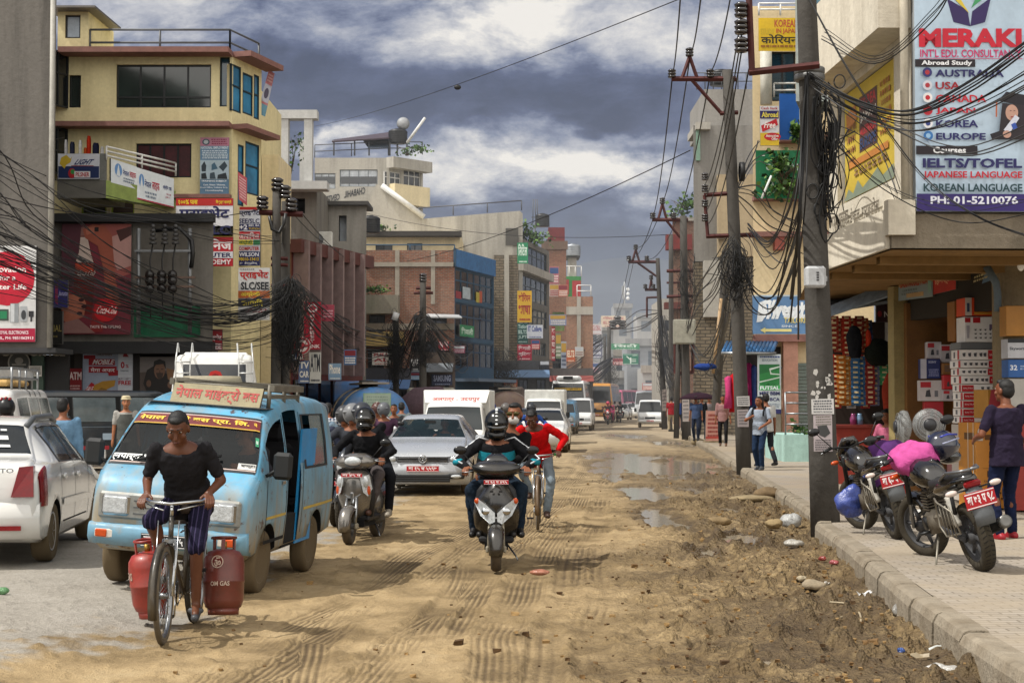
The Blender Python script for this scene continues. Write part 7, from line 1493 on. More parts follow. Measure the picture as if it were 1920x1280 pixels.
hatch('silver hatchback with red number plate approaching behind the scooters',(-1.60,28.75,0),PI-R(2))
# - simple box-bodied vehicles: vans, buses, pick-ups
def boxvan(name,label,cat,loc,rz,L,W,H,paint,nose=.5,hood=.95,clear=.3,wins=3,wr=.3,wy=(.8,.78),front_y=0,band=None,sill=None,roofmat=None,rear_view=False,glassm=None,dust=.2,pl='बा २ ख ५४३',ws=None):
 t=zp(name,label,cat,loc,rz);h=H;g=glassm or TINT;wt=W/2*.87;sill=sill or hood
 rows=[(0,clear+.1,hood*.62,hood*.82,W*.44,W*.45,W*.42,.05),(-.08,clear,hood*.75,hood*.93,W*.485,W*.49,W*.46,.05),(-.22,clear-.02,hood*.95,hood*1.04,W*.5,W*.5,W*.48,.05),(-.22-nose,clear-.02,sill,h*.94,W*.5,W*.5,wt,.08),(-.5-nose,clear-.02,sill,h,W*.5,W*.5,wt,.1),(-L*.75,clear-.02,sill,h,W*.5,W*.5,wt,.1),(-L+.1,clear,sill,h*.985,W*.5,W*.5,wt,.1),(-L,clear+.05,sill*.95,h*.95,W*.48,W*.485,wt*.96,.09)]
 c=Car(rows,.012);B=mt(paint,.3,0,.07,1.6,0,.5,.5,dust);ny0=-.28-nose;ws0,ws1=-.20-nose,-.26
 y0,y1=-.55-nose*.6,-L+.25;seg=(y0-y1)/wins;sw=[(y1+seg*k+.06,y1+seg*(k+1)-.06)for k in range(wins)]
 holes=[(ws0,ws1,13,18,0)]+[(a,b,8,10,0)for a,b in sw]
 wy_=[(-wy[0],wr),(-L*wy[1],wr)]
 c.put(c.body(B,holes,wy_,wr*1.13),'body',t)
 m=MB();c.across(m,ws0,ws1,13,ws or g,-.004);m.build('windscreen',t)
 for sd in(1,-1):
  for a,b in sw:
   m=MB();c.patch(m,a,b,8,10,sd,g,-.003,3,3);m.build('side_window',t)
  m=MB();c.seam(m,y0+.1,2.6,10,sd);c.seam(m,sw[-1][0]-.06,2.6,10,sd);c.strip(m,y1,y0,7.9,.2,sd,zd,.003);m.build('door_seam',t)
  m=MB();m.box((sd*W*.34,.01,hood*.68),(W*.2,.06,hood*.17),LENS,bev=.02);m.build('headlight',t)
  mirror(t,V((sd*(W/2+.16),-.5,hood+.2)),sd,zd,(.15,.08,.24))
  if band:m=MB();c.strip(m,-L+.1,-.3,5.2,1.3,sd,mt(band,.4),.004);m.build('stripe',t)
  wheel(t,sd*(W/2-.11),-wy[0],wr,.19,'steel',sd);wheel(t,sd*(W/2-.11),-L*wy[1],wr,.19,'steel',sd)
 m=MB();m.box((0,.0,hood*.68),(W*.42,.05,hood*.13),mt('#25282a',.5));m.build('grille',t)
 m=MB();m.box((0,.02,clear+.12),(W*.94,.12,.18),B if band is None else mt('#3c3e40'),bev=.04);m.build('bumper',t)
 m=MB();m.box((0,-L/2,clear+.05),(W*.9,L*.9,.1),DARK);m.build('chassis',t)
 plate(t,fq(-.22,.22,clear+.08,clear+.18,.085),pl)
 if rear_view:
  m=MB();q=rq(-wt*.82,wt*.82,sill+.05,h*.9,-L-.012);m.slab(q,.02,g);m.build('rear_screen',t)
  for sd in(1,-1):m=MB();m.box((sd*W*.44,-L-.01,sill*.75),(.12,.04,.36),REDL);m.build('tail_light',t)
 return t,c
Gp=lambda px,py,z=0:gr(px,py,z)
dv,_=boxvan('delivery_van','white delivery van with tall cargo box behind the silver hatchback','van',(-1.42,37.5,0),PI-R(2.5),3.6,1.55,1.68,'#d4d4d0',.55,.95,wins=1,glassm=zv('#141b1d',.05,.94))
m=MB();BX=mt('#cfd0cc',.5,0,.05,2,0,.3,0,.15);m.box((.0,-2.65,1.22),(1.62,2.3,1.5),BX,bev=.02);q=[V((.68,-1.38,1.97)),V((-.80,-1.49,1.97)),V((-.80,-1.49,1.62)),V((.68,-1.38,1.62))];deco(m,[V((.81,-1.5,1.96)),V((-.81,-1.5,1.96)),V((-.74,-1.2,1.66)),V((.74,-1.2,1.66))],[('t','अलपत्र - उदयपुर',.12,.6,.88,.95,'#a83a36',.02)]);m.slab([V((.81,-1.5,1.96)),V((-.81,-1.5,1.96)),V((-.74,-1.2,1.66)),V((.74,-1.2,1.66))],.03,BX);m.build('cargo_box',dv)
v2,_=boxvan('pickup_truck','small white cab truck with ribbed canopy right of the brown tanker','truck',(gr(1010,822).x,62,0),PI-R(4),3.8,1.6,1.8,'#cfd0cd',.5,.95,wins=1)
m=MB();m.box((0,-2.6,1.5),(1.6,2.2,1.25),mt('#c9cac6',.5),bev=.03);[m.box((0,-1.6-.3*k,2.13),(1.6,.05,.04),mt('#b5b6b2'))for k in range(7)];m.build('canopy',v2)
b2=micro_van('clean light blue microbus further back in the queue',(at(1052,750,80).x,80,0),PI-R(6),0,'#5f9fc9',True,False)
m=MB();m.slab([V((.75,-.6,1.95)),V((-.1,-.6,1.95)),V((-.1,-.5,1.8)),V((.75,-.5,1.8))],.04,mt('#b9a99a'));m.build('roof_board',b2)
sv,_=boxvan('small_van','white small van half hidden behind the clean blue microbus','van',(at(1084,750,90).x,90,0),PI-R(6),3.5,1.55,1.85,'#cfd1d2',.5,.95,wins=2)
bus,_=boxvan('bus','tall white bus with yellow lettered windscreen strip','bus',(at(1064,750,101).x,101,0),PI-R(6),8.5,2.3,3.0,'#d0d2d2',.35,1.35,.45,5,.45,(1.6,.75),sill=1.5)
m=MB();m.slab(fq(-.9,.9,2.28,2.52,-.42),.03,mt('#1c1e20'));deco(m,fq(-.9,.9,2.28,2.52,-.42),[('r',.02,.1,.98,.7,'#c9a020'),('t','जय गणेश श्री गणेश',.06,.14,.94,.66,'#2c2a18',.02)]);m.build('name_strip',bus)
m=MB();m.box((0,-1.5,3.12),(1.5,1.8,.32),mt('#d0d2d2',.4),bev=.1);m.box((0,-.58,3.14),(.6,.05,.2),DARK);m.build('roof_unit',bus)
yb_,_=boxvan('bus','yellow bus standing behind the white bus','bus',(at(1110,750,121).x+.25,119,0),PI-R(8),9,2.3,3.0,'#b57a1c',.3,1.35,.5,5,.45,(1.6,.75),sill=1.5,dust=.3)
pb,_=boxvan('bus','pink bus far down the street','bus',(at(1144,750,158).x,158,0),PI-R(20),9,2.4,2.75,'#a8486c',.3,1.35,.5,5,.45,(1.6,.75),sill=1.5,dust=.3)
wv,_=boxvan('small_van','white van with dark grille driving beside the right-hand poles','van',(at(1219,750,100).x,100,0),PI-R(5),3.6,1.55,1.75,'#d0d2d2',.7,.9,wins=2,pl='बा ६ च १२')
mbz=R(9)
mb_,cc=boxvan('minibus','white minibus seen from behind with roof ladders','minibus',(0,0,0),mbz,6.4,1.95,2.72,'#d2d2ce',.5,1.1,.35,4,.36,(1.2,.77),sill=1.7,rear_view=True)
_v=V((0,-6.4,0));_v.rotate(Euler((0,0,mbz)));g0=at(402,750,36.0);mb_.location=(g0.x-_v.x,36.0-_v.y,.08)
m=MB();m.box((0,-3.2,2.68),(1.5,4.4,.14),mt('#d5d5d0',.5),bev=.06);m.build('roof_hatch',mb_)
for sx in(-1,1):
 m=MB();RL=mt('#b9bab8',.4,.5)
 for dx in(-.16,.16):m.tube([(sx*.7+dx,-6.52,.9),(sx*.7+dx,-6.5,2.5),(sx*.66+dx,-6.3,2.92),(sx*.66+dx,-5.9,2.75)],.02,RL,6)
 for k in range(7):m.cyl((sx*.7-.16,-6.51,1.0+.25*k),(sx*.7+.16,-6.51,1.0+.25*k),.016,RL)
 m.build('ladder',mb_)
m=MB();q=rq(-.16,.2,1.95,2.32,-6.43);deco(m,q,[('p',[(.5,.02),(.8,.1),(.98,.45),(.85,.9),(.15,.9),(.02,.45),(.2,.1)],'#b0201c'),('p',[(.3,.3),(.5,.2),(.7,.3),(.66,.6),(.5,.75),(.34,.6)],'#7a1512')],.01);m.build('window_decal',mb_)
jeep,jc=boxvan('wagon','white wagon with strapped roof luggage rack behind the sedan','wagon',(0,0,0),R(8),4.3,1.7,1.83,'#d6d6d3',.55,1.05,.4,3,.34,(.9,.78),sill=1.08,rear_view=True,glassm=zv('#3c4a4c',.05,.75))
_v=V((.85,-3.2,0));_v.rotate(Euler((0,0,R(8))));g0=at(60,750,24.5);jeep.location=(g0.x-_v.x,24.5-_v.y,.08)
m=MB();ST=mt('#8b8d8e',.4,.7)
for z in(1.98,2.12):m.tube([(-.66,-1.4,z),(.66,-1.4,z),(.66,-3.9,z),(-.66,-3.9,z)],.02,ST,6,closed=True)
for y in(-1.4,-2.0,-2.6,-3.2,-3.9):
 for x in(-.66,.66):m.cyl((x,y,1.8),(x,y,2.13),.018,ST)
 m.cyl((-.66,y,1.98),(.66,y,1.98),.016,ST)
m.box((0,-2.0,2.06),(1.36,.08,.14),ST);m.build('roof_rack',jeep)
m=MB();m.box((0,-2.8,1.9),(1.2,1.9,.1),mt('#b5935a',.8),bev=.04);m.build('roof_mat',jeep)
m=MB();
for y in(-1.7,-2.2,-2.7):jc.patch(m,y-.03,y+.03,10.4,18,1,DGREY,.006,1,10);jc.patch(m,y-.03,y+.03,10.4,18,-1,DGREY,.006,1,10)
m.build('strap',jeep)
dk,dc=boxvan('dark_van','dark slate van parked across the road before the film poster','van',(0,0,0),R(-58),4.4,1.7,1.85,'#101a22',.55,1.05,.3,3,.31,(.85,.77),sill=1.08,glassm=zv('#566064',.06,.9),dust=.06,rear_view=True)
_v=V((.85,-2.2,0));_v.rotate(Euler((0,0,R(-58))));g0=at(205,750,36);dk.location=(g0.x-_v.x,36-_v.y,.1)
m=MB();
for y0,j0,y1,j1,c_ in((-2.35,4.6,-2.1,5.6,'#8a9aa8'),(-3.6,4.2,-3.25,4.7,'#9a9fa4'),(-3.4,3.1,-2.2,3.7,'#8e1f28')):dc.patch(m,y0,y1,j0,j1,1,SG(c_),.006,1,1)
m.build('side_sticker',dk)
m=MB()
for y in(-.95,-1.95,-2.0,-3.05,-3.1,-4.05):dc.patch(m,y-.03,y+.03,7.8,10.2,1,DARK,.006,1,4)
dc.strip(m,-4.2,-.9,7.85,.3,1,DARK,.006);dc.strip(m,-4.2,-.9,10.1,.3,1,DARK,.006);dc.strip(m,-4.3,-.3,6.6,.1,1,mt('#59656e',.3),.008);m.build('window_trim',dk)
def tanker(label,loc,rz,col,r,L,cab,board_=True):
 t=zp('tanker_truck',label,'truck',loc,rz);T_=mt(col,.4,.1,.2,2,0,.5,.2,.45)
 m=MB();pr=[(0,-L),(r*.7,-L+.04),(r*.92,-L+.12),(r,-L+.3),(r,-.3),(r*.92,-.12),(r*.7,-.04),(0,0)]
 m.lathe(pr,T_,(0,0,1.28),'Y',36,M=Matrix.Scale(.9,4,(0,0,1)));m.build('tank',t)
 m=MB();[m.lathe([(r*1.005,y),(r*1.03,y+.04),(r*1.03,y+.3),(r*1.005,y+.34)],mt('#9a8f7c',.6),(0,0,1.28),'Y',36,M=Matrix.Scale(.9,4,(0,0,1)),closed=True)for y in(-L*.8,-L*.3)];m.build('band',t)
 m=MB();m.box((0,-L/2,1.152+r*.9+.12),(.9,L*.85,.06),mt('#8d857a',.6));m.cyl((0,-L*.35,1.152+r*.9),(0,-L*.35,1.152+r*.9+.25),.25,DGREY);m.cyl((0,-L*.7,1.152+r*.9),(0,-L*.7,1.152+r*.9+.2),.2,DGREY);m.build('walkway',t)
 if board_:m=MB();m.slab(rq(-.45,.45,.95,1.95,-L-.03),.03,mt('#8fb08a',.7,0,.2));deco(m,rq(-.42,.42,.98,1.92,-L-.03),[('r',0,0,1,1,'#a3b5a8'),('l',.05,.95,9,.05,.95,'#8a9c90')],.004);m.build('notice',t)
 m=MB();m.box((0,-L/2+.4,.55),(.9,L+1.6,.2),DARK);m.box((0,-L-.1,.55),(2.0,.1,.2),DGREY);m.build('chassis',t)
 m=MB();m.box((0,1.0,1.45),(2.1,1.6,1.9),mt(cab,.4,0,.15,2,0,.5,.3,.4),bev=.12);m.build('cab',t)
 for y in(1.1,-L*.55,-L*.85):
  for sd in(1,-1):wheel(t,sd*.85,y,.48,.28,'black',sd)
 return t
tz=R(12);_v=V((0,-4.6,0));_v.rotate(Euler((0,0,tz)));g0=at(707,750,52)
tanker('blue water tanker seen from behind with pale green notice',(g0.x-_v.x,52-_v.y,.0),tz,'#3a74ae',1.12,4.6,'#3f6aa0')
g0=at(944,750,76);tanker('rusty brown tanker seen from behind the white pickup',(g0.x,80,0),R(3),'#6a5248',1.12,4.2,'#4a3a34',False)
m=MB();p=V((at(800,0,63).x,63,.9));m.loft([[(p.x-.95*k,p.y+y,p.z),(p.x-1.0*k,p.y+y,p.z+.9),(p.x-.5*k,p.y+y,p.z+1.25*h),(p.x+.5*k,p.y+y,p.z+1.3*h),(p.x+1.0*k,p.y+y,p.z+.95),(p.x+.95*k,p.y+y,p.z)]for y,k,h in((0,1,.98),(.8,1.02,1.06),(1.6,1,.95),(2.6,1.02,1.05),(3.6,.98,1))],zx('#5a4a52'))
tr=zp('covered_truck','truck with grey brown tarpaulin cover beyond the blue tanker','truck',(p.x,p.y,0));m.build('cover',tr,tr.location)
m=MB();m.box((0,1.8,.75),(2.0,3.6,.3),DGREY);m.box((0,4.6,1.4),(2.0,1.5,1.7),mt('#8d8a80'),bev=.1);m.build('chassis',tr);[wheel(tr,sd*.85,y,.45,.26,'black',sd)for y in(.6,4.6)for sd in(1,-1)]
def farcar(label,px,Z,col,rz=PI,cat='car',group=None):
 t=zp('car',label,cat,(at(px,750,Z).x,Z,0),rz,group)
 c=Car([(0,.35,.5,.66,.7,.72,.66,.05),(-.15,.22,.66,.8,.8,.8,.72,.05),(-1.0,.2,.85,.98,.82,.82,.72,.04),(-1.6,.2,.92,1.4,.82,.82,.58,.08),(-2.9,.2,.94,1.45,.82,.82,.56,.08),(-3.5,.2,.95,1.1,.82,.82,.66,.06),(-3.9,.3,.85,.98,.76,.78,.68,.05)],.02)
 c.put(c.body(mt(col,.25,0,.08,2,0,.5,.5,.15),[],[(-.8,.3),(-3.1,.3)],.33),'body',t)
 m=MB();c.across(m,-1.55,-1.05,13,GLASSD,.004);m.build('windscreen',t);[(c.patch(q,-3.1,-1.5,8,10,sd,GLASSD,.004),q.build('side_window',t))for sd in(1,-1)for q in[MB()]]
 for sd in(1,-1):m=MB();m.box((sd*.55,.0,.6),(.28,.06,.12),LENS,bev=.02);m.build('headlight',t);[wheel(t,sd*.73,y,.3,.18,'steel',sd)for y in(-.8,-3.1)]
 return t
farcar('dark blue car between the brown tanker and the white pickup',972,56,'#2c3a4a');farcar('white car with silver mirror right of the red cyclist',1016,52,'#c6c8c8',PI-R(4));farcar('silver car left behind the blue helmet rider',918,64,'#a9adb0')
farcar('pale car following the distant motorcycles',1160,138,'#a9a9a4',PI-R(10));farcar('white car behind the pale car',1184,150,'#bfc0be',PI-R(6));farcar('grey van-like car near the end of the road',1200,175,'#8f9496');farcar('dusty small car furthest down the street',1176,195,'#a5a6a4')
rt,_=boxvan('truck','orange brown truck at the far end behind the pink bus','truck',(at(1176,750,185).x,185,0),PI-R(8),6,2.2,2.5,'#8a4a38',.3,1.2,.5,2,.4,(1.2,.75))
cb,_=boxvan('bus','grey bus with dark windscreen in the far dust','bus',(at(1212,750,150).x,150,0),PI-R(4),7,2.2,2.6,'#8d9296',.3,1.2,.5,4,.42,(1.5,.75))
yv,_=boxvan('bus','white and yellow bus far right behind the poles','bus',(at(1268,750,120).x,120,0),PI,7,2.1,2.7,'#c9c9b5',.3,1.3,.5,4,.42,(1.5,.75))
#  two-wheelers (front towards local +Y)
MUDM=mt('#8a7350',.95,0,.3,20)
def spoked(parent,y,r,w,steer=None,n=28,tyre=None,rimm=None,pivot=None,name='wheel',bike=True):
 o=bpy.data.objects.new(name,None);COL.objects.link(o);o.parent=parent;o.location=(0,y,r)
 if steer:o.rotation_euler=(0,0,steer)
 m=MB();h=w/2;m.lathe([(r-w*1.1,-h*.6),(r-w*.5,-h),(r-w*.12,-h*.7),(r,0),(r-w*.12,h*.7),(r-w*.5,h),(r-w*1.1,h*.6)],tyre or RUBBER,axis='X',n=36,closed=True);m.build('tyre',o)
 m=MB();k=r-w*1.05;m.lathe([(k-.012,-h*.7),(k+.004,-h*.8),(k+.004,h*.8),(k-.012,h*.7)],rimm or STEEL,axis='X',n=36,closed=True)
 m.cyl((-.035,0,0),(.035,0,0),.022,STEEL,n=10)
 for i in range(n):
  a=2*PI*i/n;b=a+(.5 if i%2 else-.5);s=1 if(i//2)%2 else-1
  m.cyl((s*.03,.02*math.cos(b),.02*math.sin(b)),(0,k*math.cos(a),k*math.sin(a)),.0022 if bike else.004,STEEL,n=4)
 m.build('rim',o);return o
def bicycle(label,loc,rz,paint='#20201f',lever='#20201f',steer=0,basket=False):
 t=zp('bicycle',label,'bicycle',loc,rz);F_=mt(paint,.35,0,.15,4,0,.5,.2,.3);r=.345
 spoked(t,.56,r,.042,steer,32,mt('#5d5344',.9,0,.3,12));spoked(t,-.56,r,.042,0,32,mt('#3d382f',.9,0,.3,12))
 m=MB();bb=V((0,-.13,.28));st=V((0,-.27,.80));h0=V((0,.34,.70));h1=V((0,.31,.88))
 for a,b,q in((bb,st,.016),(st,h1-V((0,0,.04)),.015),(bb,h0,.017),(h0,h1,.019)):m.cyl(a,b,q,F_,n=8)
 for sx in(-1,1):m.tube([bb+V((sx*.03,0,0)),(sx*.06,-.56,r)],.010,F_,6);m.tube([st+V((sx*.02,0,-.03)),(sx*.06,-.56,r)],.009,F_,6)
 m.build('frame',t)
 m=MB();ax=V((0,.56,r));
 for sx in(-1,1):m.tube([h0+V((sx*.045,.02,.02)),V((sx*.055,.46,.52)),V((sx*.06,.56,r))],.011,zn,6);m.cyl(V((sx*.075,.40,.86)),V((sx*.07,.56,r)),.005,zn,n=5)
 m.cyl(h1,(0,.30,.98),.013,zn);m.box((0,.345,.71),(.11,.04,.03),zn);m.build('fork',t)
 m=MB();m.tube([(-.23,.12,.985),(-.2,.2,.99),(-.11,.32,.985),(0,.345,.975),(.11,.32,.985),(.2,.2,.99),(.23,.12,.985)],.012,zn,8)
 for sx in(-1,1):m.tube([(sx*.21,.17,.965),(sx*.13,.30,.95),(sx*.05,.35,.93)],.006,zn,5)
 m.build('handlebar',t)
 for sx in(-1,1):m=MB();m.cyl((sx*.238,.09,.984),(sx*.212,.18,.99),.018,mt(lever,.6));m.build('grip',t)
 m=MB();m.loft([[(x,y,.90+dz)for x,dz in((-w,0),(-w*.6,.045),(w*.6,.045),(w,0),(w*.7,-.03),(-w*.7,-.03))]for y,w in((-.44,.10),(-.36,.115),(-.26,.07),(-.14,.028))],mt('#2d221a',.6));m.cyl(st,(0,-.3,.90),.013,zn);m.build('saddle',t)
 for cy,a0,a1 in((.56,-20,150),(-.56,20,200)):
  m=MB();rows=[]
  for k in range(13):
   a=R(a0+(a1-a0)*k/12);c,s=math.cos(a),math.sin(a);q=r+.022
   rows.append([(-.03,cy+c*q,r+s*q),(0,cy+c*(q+.014),r+s*(q+.014)),(.03,cy+c*q,r+s*q),(0,cy+c*(q+.008),r+s*(q+.008))])
  m.loft(rows,F_);m.build('mudguard',t)
 m=MB();m.lathe([(.085,-.004),(.095,0),(.085,.004)],zn,(.045,bb.y,bb.z),'X',20,closed=True);m.cyl((.05,bb.y,bb.z),(.05,bb.y,bb.z),.01,zn)
 m.cyl((.06,bb.y,bb.z),(.065,bb.y+.02,bb.z-.17),.008,zn);m.cyl((-.06,bb.y,bb.z),(-.065,bb.y-.02,bb.z+.17),.008,zn);m.tube([(.05,bb.y,bb.z+.09),(.05,-.56,r+.04),(.05,-.6,r),(.05,-.56,r-.04),(.05,bb.y,bb.z-.09)],.004,zd,4,closed=True);m.build('crank',t)
 for sx,dz in((1,-.17),(-1,.17)):m=MB();m.box((sx*.115,bb.y+(.02 if sx>0 else-.02),bb.z+dz),(.09,.06,.022),zd);m.build('pedal',t)
 m=MB();
 for sx in(-1,1):m.tube([(sx*.06,-.30,.72),(sx*.07,-.85,.73)],.007,STEEL,5);m.cyl((sx*.06,-.56,r),(sx*.07,-.7,.73),.006,STEEL,n=5)
 for k in range(4):m.cyl((-.07,-.4-.14*k,.725),(.07,-.4-.14*k,.725),.006,STEEL,n=5)
 m.build('carrier',t);return t
def gas(label,p,hexc,items,rz=0,tilt=0):
 t=zp('gas_cylinder',label,'gas cylinder',p,rz,'gas cylinders slung on the bicycle',tilt)
 m_=mt(hexc,.4,0,.3,7,.08,.5,.1,.16);m=MB()
 m.lathe([(0,.03),(.10,.035),(.135,.06),(.152,.11),(.155,.24),(.158,.245),(.158,.255),(.155,.26),(.155,.38),(.148,.43),(.12,.475),(.06,.495),(0,.5)],m_,n=30)
 def wrap(u,z):a=-PI/2+u;return V((.159*math.cos(a),.159*math.sin(a),z))
 for it in items:
  if it[0]=='t':vs,fs,_=text2d(it[1],.03);m.add([wrap(it[2]+(it[4]-it[2])*x,it[3]+(it[5]-it[3])*y)for x,y in vs],fs,mt('#b5a090',.6))
  else:m.add([wrap(it[1]+it[3]*math.cos(a),it[2]+it[3]*.158*math.sin(a))for a in[2*PI*k/20 for k in range(20)]],[tuple(range(20))],mt(it[4],.6))
 m.build('tank',t)
 m=MB();m.lathe([(.10,0),(.115,0),(.12,.05),(.105,.05)],m_,n=24,closed=True);m.build('foot_ring',t)
 m=MB();
 for k in range(3):a=2*PI*k/3+.5;m.box((.085*math.cos(a),.085*math.sin(a),.53),(.03,.012,.09),m_,rz=a+PI/2)
 m.tube([(.09*math.cos(2*PI*k/18),.09*math.sin(2*PI*k/18),.58)for k in range(18)],.011,m_,6,closed=True);m.build('collar',t)
 m=MB();m.cyl((0,0,.49),(0,0,.55),.022,mt('#9a7a3c',.4,.8));m.build('valve',t);return t
def shield(m,rows,mat,bul=.05,th=.02,n=8):
 """curved front panel: rows of (z, y, half width)"""
 A=[];
 for z,y,w in rows:A.append([V((w*(2*k/n-1),y-bul*(2*k/n-1)**2,z))for k in range(n+1)])
 B=[[p-V((0,th,0))for p in r]for r in A];rings=[a+b[::-1]for a,b in zip(A,B)]
 m.loft(rings,mat)
def mirror_stalk(t,x,y,z,s,out=.16,up=.2,hexc='#141415'):
 m=MB();m.tube([(x,y,z),(x+s*out*.5,y,z+up*.5),(x+s*out,y,z+up)],.006,zd,5);m.ell((x+s*(out+.02),y-.0,z+up+.02),(.07,.02,.045),mt(hexc,.25),nu=12,nv=7);m.build('mirror',t)
def scooter(label,loc,rz,body,kind,text,steer=0):
 t=zp('scooter',label,'scooter',loc,rz);B=mt(body,.25,.55 if kind=='a' else.2,.08,2,0,.5,.6,.1);D=mt('#1b1b1d',.5);r=.225
 def wh(y,w):
  o=bpy.data.objects.new('wheel',None);COL.objects.link(o);o.parent=t;o.location=(0,y,r);h=w/2
  if y>0:o.rotation_euler=(0,0,steer)
  m=MB();m.lathe([(.13,-h*.8),(r-.03,-h),(r-.008,-h*.6),(r,0),(r-.008,h*.6),(r-.03,h),(.13,h*.8)],mt('#4a4032',.95,0,.35,10,.3),axis='X',n=30,closed=True);m.build('tyre',o)
  m=MB();m.lathe([(.125,-h*.7),(.14,-h*.8),(.14,h*.8),(.125,h*.7)],mt('#3a3630',.6),axis='X',n=24,closed=True);m.cyl((-.06,0,0),(.06,0,0),.035,DGREY)
  for k in range(5):a=2*PI*k/5;m.cyl((0,.03*math.cos(a),.03*math.sin(a)),(0,.13*math.cos(a),.13*math.sin(a)),.016,mt('#77736a',.5,.4),n=6)
  m.build('rim',o)
 wh(.62,.105);wh(-.60,.11)
 m=MB();rows=[]
 for k in range(11):
  a=R(-12+165*k/10);c,s=math.cos(a),math.sin(a);q=r+.03;w=.085*(1-.45*abs(k/10-.45))
  rows.append([(w*x,.62+c*(q-.05*abs(x)**3),r+s*(q-.05*abs(x)**3))for x in(-1,-.7,-.3,0,.3,.7,1)]+[(w*x,.62+c*(q-.07),r+s*(q-.07))for x in(.9,0,-.9)])
 m.loft(rows,B);m.build('fender',t)
 m=MB();
 for sx in(-1,1):m.cyl((sx*.075,.62,r),(sx*.06,.50,.55),.018,STEEL if kind=='a' else mt('#8d8676',.6));m.box((sx*.085,.60,r+.0),(.04,.09,.07),mt('#8d8676',.7),bev=.015)
 m.build('fork',t)
 m=MB()
 if kind=='a':
  shield(m,[(.30,.40,.11),(.42,.46,.17),(.56,.50,.205),(.70,.505,.215),(.80,.49,.20),(.88,.45,.12)],B,.10)
 else:
  shield(m,[(.28,.36,.12),(.36,.44,.19),(.46,.50,.225),(.58,.55,.235),(.66,.57,.225),(.76,.55,.17),(.86,.50,.12),(.90,.47,.08)],B,.14)
 m.build('front_apron',t)
 m=MB();shield(m,[(.32,.33,.2),(.55,.36,.24),(.8,.38,.2),(.9,.38,.12)],D,.02,.05);m.build('leg_shield',t)
 if kind=='a':
  for sx in(-1,1):
   m=MB();m.add([(sx*.10,.52,.80),(sx*.195,.44,.83),(sx*.225,.40,.66),(sx*.185,.46,.57),(sx*.14,.50,.62)],[(0,1,2,3,4)]if sx<0 else[(4,3,2,1,0)],LENS);m.ell((sx*.185,.445,.64),(.03,.02,.06),ORANGE);m.ell((sx*.155,.47,.74),(.045,.03,.07),LENS);m.build('indicator',t)
  m=MB();m.box((0,.50,.55),(.05,.03,.14),zn,bev=.012);m.add([(-.11,.48,.60),(.11,.48,.60),(.05,.51,.55),(-.05,.51,.55)],[(0,1,2,3)],zd);m.build('front_trim',t)
  plate(t,fq(-.13,.13,.80,.845,.525),'बा ४५ प',name='number_plate')
  m=MB();m.loft([[(x*w,y+.06*(1-x*x),z)for x in(-1,-.6,-.2,.2,.6,1)]+[(x*w,y-.16,z)for x in(1,0,-1)]for z,y,w in((.89,.38,.13),(.94,.42,.22),(1.0,.42,.24),(1.05,.38,.17),(1.08,.30,.08))],B);m.build('handlebar_cowl',t)
  m=MB();m.ell((0,.475,.985),(.105,.03,.06),LENS,nu=20);m.add([(-.12,.45,1.04),(.12,.45,1.04),(.09,.49,.93),(0,.5,.91),(-.09,.49,.93)],[(0,1,2,3,4)],zd);m.ell((0,.488,.985),(.098,.028,.052),LENS,nu=20);m.build('headlight',t)
 else:
  for sx in(-1,1):
   m=MB();P5=[(sx*.012,.605,.585),(sx*.10,.575,.665),(sx*.205,.47,.735),(sx*.225,.45,.69),(sx*.16,.545,.56),(sx*.06,.60,.475),(sx*.012,.61,.50)];m.add(P5+[(x,y-.06,z)for x,y,z in P5],[tuple(range(7))if sx<0 else tuple(range(7))[::-1]]+[(i,(i+1)%7,(i+1)%7+7,i+7)for i in range(7)],LENS);m.ell((sx*.10,.575,.60),(.05,.02,.04),zn);m.ell((sx*.195,.475,.70),(.028,.025,.03),ORANGE);m.build('headlight',t)
  m=MB();m.add([(-.05,.60,.53),(.05,.60,.53),(.035,.60,.47),(-.035,.60,.47)],[(0,1,2,3)],zd);m.box((0,.585,.53),(.1,.02,.03),LENS);[m.box((sx*.045,.57,.80),(.035,.02,.02),zd)for sx in(-1,1)];m.build('front_trim',t)
  plate(t,fq(-.125,.125,.87,.915,.53),'बा ६२ प ४९५')
  m=MB();m.loft([[(x*w,y+.07*(1-x*x),z+up*x*x)for x in(-1,-.6,-.2,.2,.6,1)]+[(x*w,y-.18,z)for x in(1,0,-1)]for z,y,w,up in((.93,.38,.12,.0),(.97,.44,.23,.03),(1.02,.45,.25,.03),(1.07,.40,.18,.02),(1.12,.30,.09,0))],B);shield(m,[(1.05,.43,.15),(1.13,.38,.11),(1.18,.33,.05)],BLACKG,.03,.008);m.build('handlebar_cowl',t)
 m=MB();m.tube([(-.34,.28,1.0),(-.2,.34,1.0),(0,.36,.98),(.2,.34,1.0),(.34,.28,1.0)],.013,zd);[m.cyl((sx*.23,.325,1.0),(sx*.35,.275,1.0),.018,zd)for sx in(-1,1)];[m.tube([(sx*.22,.36,1.0),(sx*.30,.35,.985),(sx*.37,.33,.98)],.006,STEEL,5)for sx in(-1,1)];m.build('handlebar',t)
 for sx in(-1,1):mirror_stalk(t,sx*.2,.36,1.02,sx,.15,.17)
 m=MB();m.box((0,.12,.30),(.36,.52,.07),D,bev=.02);m.box((0,.15,.24),(.24,.5,.08),DARK);m.build('floorboard',t)
 m=MB();m.loft([[(x*w,y,z)for x,z in((-1,zb),(-1.05,(zb+zt)/2),(-.8,zt),(0,zt+.02),(.8,zt),(1.05,(zb+zt)/2),(1,zb))]for y,w,zb,zt in((-.1,.12,.32,.62),(-.2,.17,.32,.68),(-.5,.19,.40,.70),(-.8,.15,.5,.72),(-.95,.08,.58,.72))],B);m.build('side_panel',t)
